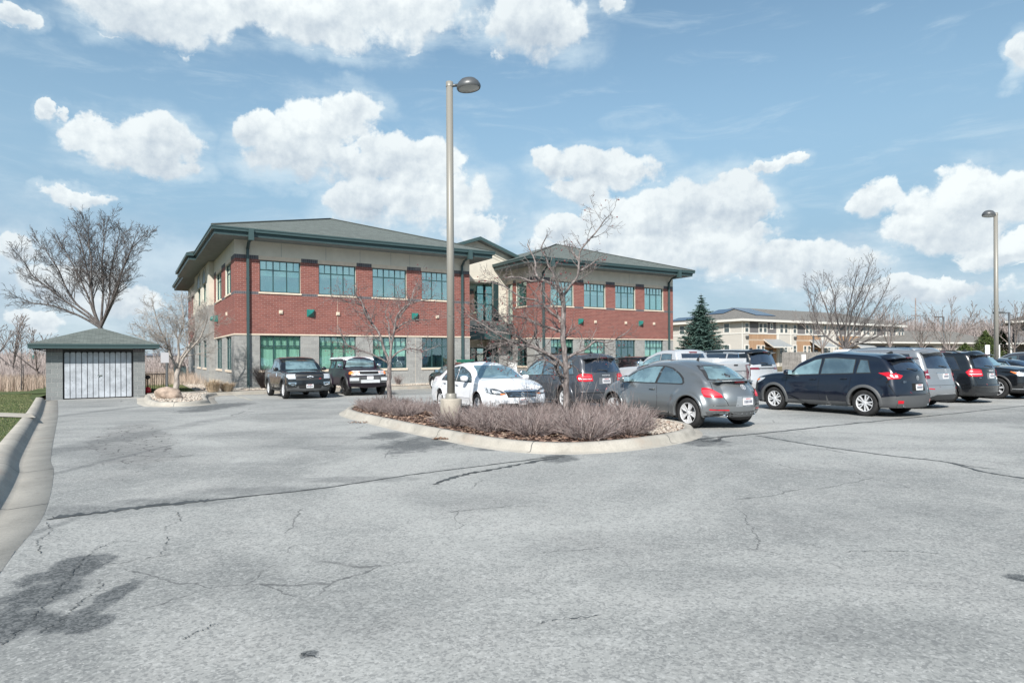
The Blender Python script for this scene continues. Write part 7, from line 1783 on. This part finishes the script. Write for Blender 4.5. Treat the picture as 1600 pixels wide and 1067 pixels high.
# ------------------------------------------------------------------ reeds and far land
fl = [(-60, 37), (-28, 37), (-22, 40.5), (-13.5, 50), (-20, 60), (-75, 60)]
blades('reed_bed', fl, 34000, .95, M_['reed'], -.03, 71, .013, .3)
blades('reed_bed_far', [(-110, 60), (-16, 52), (-16, 80), (-140, 90)], 16000, 1.05, M_['reed'], -.03, 72, .03, .3)
def twig_mass(name, x0, x1, y0, y1, h, n, m, seed, w=.05):
    rr = random.Random(seed); b = MB()
    for k in range(n):
        x, y = rr.uniform(x0, x1), rr.uniform(y0, y1); hh = h*(.55+.45*mn.noise(Vector((x*.06, y*.02, seed)))+rr.uniform(-.2, .25)); z = G(x, y)-.1+rr.uniform(0, .35)*hh
        a = rr.gauss(0, .33); L = hh*rr.uniform(.25, .6); c2, s2 = math.sin(a), math.cos(a); px, pz = s2*w, -c2*w; yy = rr.uniform(-.5, .5)*L*.4
        i0 = len(b.v); b.v += [(x-px, y, z-pz), (x+px, y, z+pz), (x+c2*L, y+yy, z+s2*L)]; b.face((i0, i0+1, i0+2))
    return tag(b.build(name, m), kind='stuff')
wood_m = rnd_mat('distant_wood', [(.16, .135, .13), (.26, .22, .21), (.34, .30, .29), (.20, .17, .165)])
twig_mass('distant_woodland', 74, 190, 150, 185, 17, 42000, wood_m, 1, .16)
twig_mass('tree_line_behind_viewer', -110, 110, -75, -52, 12, 22000, M_['evergreen'], 9, .35)
twig_mass('distant_thicket', -150, -32, 95, 130, 6.2, 26000, wood_m, 2, .11)
twig_mass('distant_thicket_far', -300, 60, 260, 300, 8, 12000, wood_m, 3, .28)
twig_mass('left_brush', -52, -33, 52, 60, 3.4, 7000, wood_m, 4, .035)
twig_mass('right_undergrowth', 62, 110, 95, 110, 4.2, 9000, wood_m, 5, .09)
q = pd(1500, 545, 78); tag(twig_mass('evergreen_bushes', 0, 1, 0, 1, 1, 1, M_['evergreen'], 6), kind='stuff') if False else None
for i, (px, Y, h, w_) in enumerate(((1508, 90, 3.0, 2.6), (1540, 84, 4.6, 2.6), (1566, 92, 5.0, 2.8))):
    q = pd(px, 556, Y); rr = random.Random(i+8); b = MB()
    for k in range(3800):
        a = rr.uniform(0, 6.28); zz = rr.random()**.8; r_ = w_*(1-zz**1.6)*rr.uniform(.35, 1.05); c_ = Vector((math.cos(a)*r_, math.sin(a)*r_, .15+zz*h*rr.uniform(.85, 1.05))); d = Vector((rr.gauss(0, 1), rr.gauss(0, 1), rr.gauss(.5, .6))).normalized()*.28; s_ = d.cross(Vector((rr.gauss(0, 1), rr.gauss(0, 1), 1))).normalized()*.06
        i0 = len(b.v); b.v += [tuple(c_-s_), tuple(c_+s_), tuple(c_+d)]; b.face((i0, i0+1, i0+2))
    e = empty('evergreen_bush', ['low green bush right of the white van', 'green conifer bush left of the far right lamp pole', 'tall green conifer bush behind the far right lamp pole'][i], 'bush', (q.x, q.y, G(q.x, q.y)), 0, 'green bushes along the wood edge'); b.build('crown', M_['evergreen'], e); b = MB(); b.tube([(0, 0, 0), (0, 0, h*.8)], [.1, .03], 5); b.build('trunk', M_['bark_d'], e)
b = MB(); q0 = [(70, 112), (140, 112), (150, 150), (70, 150)]; b.quad(*[(x, y, G(x, y)+(.3 if y < 120 else 3.0)) for x, y in q0]); struct(b.build('far_bank', M_['field']))
# ------------------------------------------------------------------ apartment house behind
M_['siding'] = brick_mat('cream_siding', (.55, .52, .475), (.55, .52, .475), (.37, .35, .32), 40, .2, .02, bump=.2, var=.05)
M_['siding_g'] = brick_mat('grey_siding', (.17, .165, .17), (.17, .165, .17), (.10, .10, .10), 40, .2, .02, bump=.2, var=.05)
M_['tan_brick'] = brick_mat('tan_brick', (.42, .27, .17), (.36, .225, .14), (.46, .37, .29), .3, .1, .014)
M_['trimw'] = mat('white_trim', (.66, .64, .60), .6)
M_['roof_b'] = shingle_mat('brown_grey_shingles', (.205, .195, .18))
M_['apt_glass'] = mat('apartment_window_glass', (.07, .09, .095), .06, 0, .7)
M_['solar'] = brick_mat('solar_panel', (.025, .04, .075), (.03, .045, .085), (.12, .15, .2), 1.0, 1.7, .05, 0., rough=.15, bump=0)
M_['door'] = mat('dark_door', (.05, .035, .045), .5)
M_['metal_roof'] = mat('pale_metal_roofing', (.33, .35, .36), .45, .2)
M_['timber'] = varied('weathered_timber', (.26, .24, .22), .25, 3, .85)
apt = empty('apartment_house', 'two-storey cream and tan brick apartment house with solar panels on its brown roof', 'building', (35, 95, 0), TH)
AW, AD, ZE, ZB = 46., 15., 6.85, -1.0
def awin(x, z, w, h, y=0., side=False):
    b = MB(); f = .14
    def bx(a0, a1, z0, z1, d0, d1, mi=0):
        if not side: b.box(a0, a1, y-d1, y-d0, z0, z1, mi)
        else: b.box(-d1, -d0, a0, a1, z0, z1, mi)
    bx(x-f, x, z-f, z+h+f, -.02, .07); bx(x+w, x+w+f, z-f, z+h+f, -.02, .07); bx(x, x+w, z+h, z+h+f, -.02, .068); bx(x, x+w, z-f, z, -.02, .068); bx(x, x+w, z+h*.5-.04, z+h*.5+.04, -.01, .05)
    fr = b.build('window', M_['trimw'], apt); b = MB(); bx(x, x+w, z, z+h, 0, .02); b.build('pane', M_['apt_glass'], fr)
b = MB(); 
mods = [0, 12, 24, 36]
def amf(x, z):
    m = x % 12
    if z > 4.75: return 1 if 1.9 < m < 8.3 else 0
    return 2 if 1.6 < m < 8.4 else 0
xs_ = sorted(set([v for k in mods for v in (k+1.6, k+1.9, k+8.3, k+8.4)]))
wall(b, (0, 0), (1, 0), (0, -1), AW, ZB, ZE, [], amf, extra_x=xs_, extra_z=(4.75,)); wall(b, (0, AD), (0, -1), (-1, 0), AD, ZB, ZE, [], lambda x, z: 2 if (4 < x < 10 and z < 4.75) else 0, extra_x=(4, 10), extra_z=(4.75,)); wall(b, (AW, 0), (0, 1), (1, 0), AD, ZB, ZE, [], lambda x, z: 0)
b.build('wall', [M_['siding'], M_['siding_g'], M_['tan_brick']], apt)
b = MB(); b.box(0, AW, -.05, 0, 4.68, 4.86); b.box(-.05, 0, 0, AD, 4.68, 4.86)
b.build('trim_band', M_['trimw'], apt)
for k in mods:
    for x in (0, 8.7): 
        b = MB(); b.box(k+x+.0, k+x+.16, -.07, 0, ZB, ZE); b.build('corner_board', M_['trimw'], apt)
    awin(k+.75, 5.0, .75, 1.3); awin(k+4.1, 5.0, .72, 1.35); awin(k+5.2, 5.0, .72, 1.35); awin(k+7.1-.2, 5.6, .45, .75); awin(k+9.3, 5.0, .75, 1.35); awin(k+10.5, 5.0, .7, 1.35); awin(k+.75, 1.7, .75, 1.2); awin(k+3.6, 1.5, .6, 1.35); awin(k+4.7, 1.5, .6, 1.35); awin(k+9.2, 1.6, .75, 1.3); awin(k+10.4, 1.6, .7, 1.3)
    b = MB(); b.box(k+6.5, k+7.5, -.04, 0, -.8, 2.35); d_ = b.build('door', M_['door'], apt); b = MB(); b.box(k+6.62, k+7.38, -.06, -.04, 1.5, 2.1); b.build('pane', M_['apt_glass'], d_)
    b = MB(); P = [(k+4.6, -2.2, 2.75), (k+9.6, -2.2, 2.75), (k+9.2, 0, 3.95), (k+5.2, 0, 3.95)]; b.quad(*P); b.quad(P[0], P[1], (P[1][0], -2.2, 2.55), (P[0][0], -2.2, 2.55), 1); b.quad(P[0], P[3], (P[3][0], 0, 3.7), (P[0][0], -2.2, 2.55), 1); b.quad(P[1], P[2], (P[2][0], 0, 3.7), (P[1][0], -2.2, 2.55), 1); b.quad((P[0][0], -2.2, 2.55), (P[1][0], -2.2, 2.55), (P[2][0], 0, 2.7), (P[3][0], 0, 2.7), 1)
    b.build('porch_roof', [M_['metal_roof'], M_['trimw']], apt); b = MB(); b.box(k+9.3, k+9.45, -2.1, -1.95, ZB, 2.56); b.build('porch_post', M_['trimw'], apt)
    b = MB(); b.box(k+.85, k+1.4, -.25, 0, 4.05, 4.4); b.build('air_conditioner', M_['lamp'], apt)
for y, z in ((2.3, 5.0), (11.5, 5.0), (2.3, 1.6), (8.0, 5.0)): awin(y, z, .95, 1.35, side=True)
b = MB(); o_ = .9; x0, x1, y0, y1 = -o_, AW+o_, -o_, AD+o_; hf = (y1-y0)/2; zr = ZE+.1+hf*.30; A_ = [(x0, y0, ZE+.1), (x1, y0, ZE+.1), (x1, y1, ZE+.1), (x0, y1, ZE+.1)]; p1, p2 = (x0+hf, (y0+y1)/2, zr), (x1-hf, (y0+y1)/2, zr)
b.face([b.vert(p) for p in (A_[0], A_[1], p2, p1)], 0, [(0, 0), (52, 0), (43, 9), (9, 9)]); b.face([b.vert(p) for p in (A_[1], A_[2], p2)], 0, [(0, 0), (17, 0), (8, 9)]); b.face([b.vert(p) for p in (A_[2], A_[3], p1, p2)], 0, [(0, 0), (52, 0), (43, 9), (9, 9)]); b.face([b.vert(p) for p in (A_[3], A_[0], p1)], 0, [(0, 0), (17, 0), (8, 9)])
rf = b.build('roof', M_['roof_b'], apt); b = MB(); b.box(x0, x1, y0, y0+.12, ZE-.25, ZE+.1); b.box(x0, x0+.12, y0+.12, y1, ZE-.25, ZE+.1); b.box(x0+.12, x1, y0+.12, y1, ZE-.20, ZE-.15); b.build('gutter', M_['trimw'], rf)
def on_front(x, v): return Vector((x, y0+v, ZE+.1+v*.30+.12))
b = MB(); P = [on_front(5.6, 2.6), on_front(10.6, 2.6), on_front(10.6, 7.6), on_front(5.6, 7.6)]; b.quad(*P, 0, [(0, 0), (5, 0), (5, 5.1), (0, 5.1)]); P2 = [p-Vector((0, 0, .1)) for p in P]; b.quad(P2[0], P2[1], P[1], P[0]); b.quad(P2[1], P2[2], P[2], P[1]); b.build('solar_panel', M_['solar'], rf)
def on_left(y, v): return Vector((x0+v, y, ZE+.1+v*.30+.12))
for (a, c_, v0, v1) in ((6.0, 9.5, 4.0, 7.0), (10.0, 14.8, .8, 3.0)):
    b = MB(); b.quad(on_left(c_, v0), on_left(a, v0), on_left(a, v1), on_left(c_, v1), 0, [(0, 0), (5, 0), (5, 3.4), (0, 3.4)]); b.build('solar_panel', M_['solar'], rf)
text_part('wall_lettering', '4700 - 4750', .7, M_['lamp'], apt, Matrix.Translation((-.06, 3.0, 2.9)) @ Matrix.Rotation(R(-90), 4, 'Z') @ Matrix.Rotation(R(90), 4, 'X'), .02) if False else None
# low garage block
ga = empty('garage_block', 'long low garage building with a broad brown-grey roof right of the apartment house', 'building', (61, 110, 0), R(25))
b = MB(); GW, GD = 42, 11; wall(b, (0, 0), (1, 0), (0, -1), GW, -1, 3.6, [(x, x+4.6, 1.0, 3.0) for x in (3, 10, 17, 24, 31)], lambda x, z: 0, reveal=.3); wall(b, (0, GD), (0, -1), (-1, 0), GD, -1, 3.6, [], lambda x, z: 0); b.build('wall', M_['siding'], ga)
for x in (3, 10, 17, 24, 31): b = MB(); b.box(x, x+4.6, .28, .32, 1., 3.); b.build('garage_opening', M_['door'], ga)
b = MB(); P = [(-.8, -.8, 3.7), (GW+.8, -.8, 3.7), (GW+.8, GD+.8, 3.7), (-.8, GD+.8, 3.7)]; r1, r2 = (4.5, GD/2, 6.1), (GW-4.5, GD/2, 6.1)
b.face([b.vert(p) for p in (P[0], P[1], r2, r1)], 0, [(0, 0), (43, 0), (38, 7), (5, 7)]); b.face([b.vert(p) for p in (P[3], P[0], r1)], 0, [(0, 0), (12, 0), (6, 7)]); b.face([b.vert(p) for p in (P[1], P[2], r2)], 0, [(0, 0), (12, 0), (6, 7)]); b.face([b.vert(p) for p in (P[2], P[3], r1, r2)], 0, [(0, 0), (43, 0), (38, 7), (5, 7)])
rf = b.build('roof', M_['roof_b'], ga); b = MB(); b.box(-.8, GW+.8, -.85, -.75, 3.42, 3.7); b.box(-.8, GW+.8, -.75, 0, 3.44, 3.48); b.build('gutter', M_['trimw'], rf)
# grey house at the right edge
ho = empty('grey_house', 'grey two-storey house with overhanging roofs, cut by the right frame edge', 'house', (68.0, 84, 0), R(-36))
b = MB(); wall(b, (0, 0), (1, 0), (0, -1), 14, -1, 5.6, [(1.5, 2.9, 3.7, 5.0), (1.5, 2.9, .8, 2.2)], lambda x, z: 0); wall(b, (0, 10), (0, -1), (-1, 0), 10, -1, 5.6, [], lambda x, z: 0); b.build('wall', M_['siding_g'], ho)
for z in (3.7, .8): b = MB(); b.box(1.5, 2.9, .1, .14, z, z+1.3); f_ = b.build('window', M_['apt_glass'], ho); b = MB(); b.box(1.38, 3.02, -.04, .02, z-.12, z); b.box(1.38, 3.02, -.04, .02, z+1.3, z+1.42); b.build('window_frame', M_['trimw'], f_)
b = MB(); b.box(-1.3, 15, -1.3, 11, 5.6, 5.85); b.face([b.vert(p) for p in ((-1.3, -1.3, 5.86), (15, -1.3, 5.86), (15, 5, 7.8), (4, 5, 7.8))], 1, [(0, 0)]*4); b.face([b.vert(p) for p in ((-1.3, 11, 5.86), (-1.3, -1.3, 5.86), (4, 5, 7.8))], 1, [(0, 0)]*3); b.build('roof', [M_['trimw'], M_['roof_b']], ho)
b = MB(); b.box(-1.2, 6, -1.8, 0, 2.7, 2.9); b.build('porch_roof', M_['trimw'], ho)
for x in (-.9, 2.6): b = MB(); b.box(x, x+.3, -1.7, -1.4, -1, 2.7); b.build('porch_post', M_['trimw'], ho)
# timber fence
f0, f1 = Vector((24.9, 57.5)), Vector((30.4, 61.5)); d_ = (f1-f0); L_ = d_.length; fe = empty('timber_fence', 'weathered grey timber fence with a white notice, beyond the steel blue sedan', 'fence', (f0.x, f0.y, G(*f0)), math.atan2(d_.y, d_.x))
b = MB(); k = 0
while k*.16 < L_: b.box(k*.16, k*.16+.145, -.02+.006*(k % 2), .01, 0, 2.15+.02*(k % 3)); k += 1
b.build('boards', M_['timber'], fe); b = MB(); b.box(3.3, 4.0, -.05, -.02, 1.2, 1.95); b.build('notice', M_['white'], fe)
# railing, sign post, pedestal by the shed
q = gp(228, 612, .15); q2 = gp(262, 611, .15); d_ = (q2-q).to_2d(); rl = empty('metal_railing', 'black metal railing between the shed and the sign post', 'railing', q, math.atan2(d_.y, d_.x)); L_ = d_.length
b = MB(); b.box(0, L_, -.015, .015, .86, .90); b.box(0, L_, -.012, .012, .08, .11); b.build('rail', M_['black'], rl)
for k in range(11): b = MB(); x = L_*k/10; w = .022 if k in (0, 10) else .010; b.box(x-w, x+w, -w, w, 0, .90); b.build('baluster', M_['black'], rl)
q = gp(261, 616, .15); sg = empty('sign_post', 'dark post carrying a plain grey square sign beside the bare tree', 'sign', q, 0); b = MB(); b.box(-.045, .045, -.03, .03, 0, 2.0); b.build('post', M_['lamp'], sg); b = MB(); b.box(-.26, .12, -.045, -.031, 1.45, 1.92); b.build('sign_board', mat('pale_grey_sign', (.33, .33, .35), .6), sg)
q = gp(231, 614, .15); pe = empty('ash_receptacle', 'black pedestal ash receptacle with a red base beside the shed wall', 'ash bin', q); b = MB(); b.lathe([(0, 0), (.13, 0), (.14, .12), (.11, .26), (.04, .30), (0, .3)], None, 14); b.build('base', M_['red'], pe); b = MB(); b.lathe([(.03, .28), (.03, .66), (.12, .72), (.12, .80), (.05, .86), (0, .86)], None, 14); b.build('stem', M_['black'], pe)
# plant by the side wall, cabinet, sandwich board, door poster
ac = empty('air_conditioner', 'grey-green outdoor air conditioning unit at the far end of the office side wall', 'air conditioner', AB(-1.0, 25.5, dz=.17), TH); b = MB(); b.box(-.45, .45, -.6, .6, 0, 1.15); b.build('cabinet', mat('ac_green_grey', (.13, .17, .17), .6), ac); b = MB(); b.lathe([(.34, 1.16), (.30, 1.22), (.0, 1.22)], None, 20); b.build('fan_grille', M_['black'], ac)
ub = empty('equipment_cabinet', 'green cabinet against the wall left of the office entrance', 'cabinet', AB(13.75, -.55, dz=.15), TH); b = MB(); b.box(-.42, .55, -.28, .28, 0, 1.45); b.box(-.45, .58, -.31, .31, 1.45, 1.52); b.build('body', mat('cabinet_green', (.02, .16, .11), .5), ub); b = MB(); b.box(.05, .08, -.31, -.28, .5, .8); b.build('handle', M_['black'], ub)
sb = empty('sandwich_board', 'white folding sandwich board standing before the office entrance', 'sign', AB(18.6, 1.3, dz=.15), TH)
for s_ in (-1, 1): 
    b = MB(); M = Matrix.Translation((0, s_*.16, 0)) @ Matrix.Rotation(R(9*s_), 4, 'X'); b.box(-.34, .34, -.015, .015, 0, 1.30, 0, M); b.box(-.30, -.12, -.016, .016, 1.30, 1.37, 0, M); b.box(.12, .30, -.016, .016, 1.30, 1.37, 0, M); o = b.build('board', M_['white'], sb)
    b = MB(); b.box(-.22, .22, -.022*s_-.004, -.022*s_+.004 if s_ < 0 else .02, .95, 1.02, 0, M); b.box(-.22, .22, -.020, .020, .55, .60, 0, M); b.build('lettering_stripes', M_['plate_ink'], o)
ps = empty('door_poster', 'tall white poster board with blue corner beside the entrance doors', 'poster', AB(14.9, 3.6, dz=.15), TH); b = MB(); b.box(-.30, .30, -.02, .02, 0, 1.75); b.build('panel', M_['blind'], ps); b = MB(); b.box(-.28, -.10, -.03, -.02, 1.5, 1.7); b.build('blue_mark', mat('blue_mark', (.05, .18, .55), .5), ps)
# white panels by the right lamp pole
for lab, dx in (('white board fixed left of the right lamp pole', -.22), ('white board fixed right of the right lamp pole', .23)):
    q = Vector((22.2+dx, 28.85, G(22.2, 28.85))); s_ = empty('white_board', lab, 'sign', q, 0); b = MB(); b.box(-.10 if dx < 0 else -.12, .10 if dx < 0 else .12, -.02, .02, .7, 2.08); b.build('panel', M_['white'], s_); b = MB(); b.box(-.03, .03, .02, .06, 0, 2.0); b.build('post', M_['lamp'], s_)
# far buildings and road sign at the left
fb = empty('warehouse', 'distant long grey warehouse with dark flat roof edge, seen between shed and office', 'building', (-108, 160, 0), R(3)); b = MB(); b.box(0, 42, 0, 20, -2, 2.0); b.build('wall', mat('pale_grey_cladding', (.30, .31, .33), .8), fb); b = MB(); b.box(-.5, 42.5, -.5, 20.5, 2.0, 2.5); b.build('roof', mat('blue_grey_roof', (.12, .15, .20), .7), fb)
for x in (14, 27): b = MB(); b.box(x, x+6, -.1, 0, -1.4, .9); b.build('dock_door', M_['white'], fb)
fs = empty('highway_sign', 'distant green and yellow highway sign left of the shed', 'road sign', pd(47, 575, 110)); b = MB(); b.box(-.1, .7, -.05, .05, 1.55, 1.95+.3); b.build('green_panel', M_['teal'], fs); b = MB(); b.box(-.75, .65, -.06, .04, 1.1, 1.5); b.build('yellow_panel', mat('sign_yellow', (.65, .38, .05), .5), fs); b = MB(); b.tube([(-.5, 0, -3), (-.5, 0, 1.4)], .08, 5); b.build('post', M_['lamp'], fs)
fh = empty('distant_house', 'small white distant house left of the shed', 'house', pd(92, 578, 140), R(-10)); b = MB(); b.box(-1, 4, 0, 6, -2, 1.4); b.build('wall', M_['white'], fh); b = MB(); b.prism([(-1.5, 1.4), (4.5, 1.4), (1.5, 3.0)], -6.3, .3, 0, Matrix.Rotation(R(90), 4, 'X')); b.build('roof', mat('dark_far_roof', (.1, .1, .11), .8), fh)
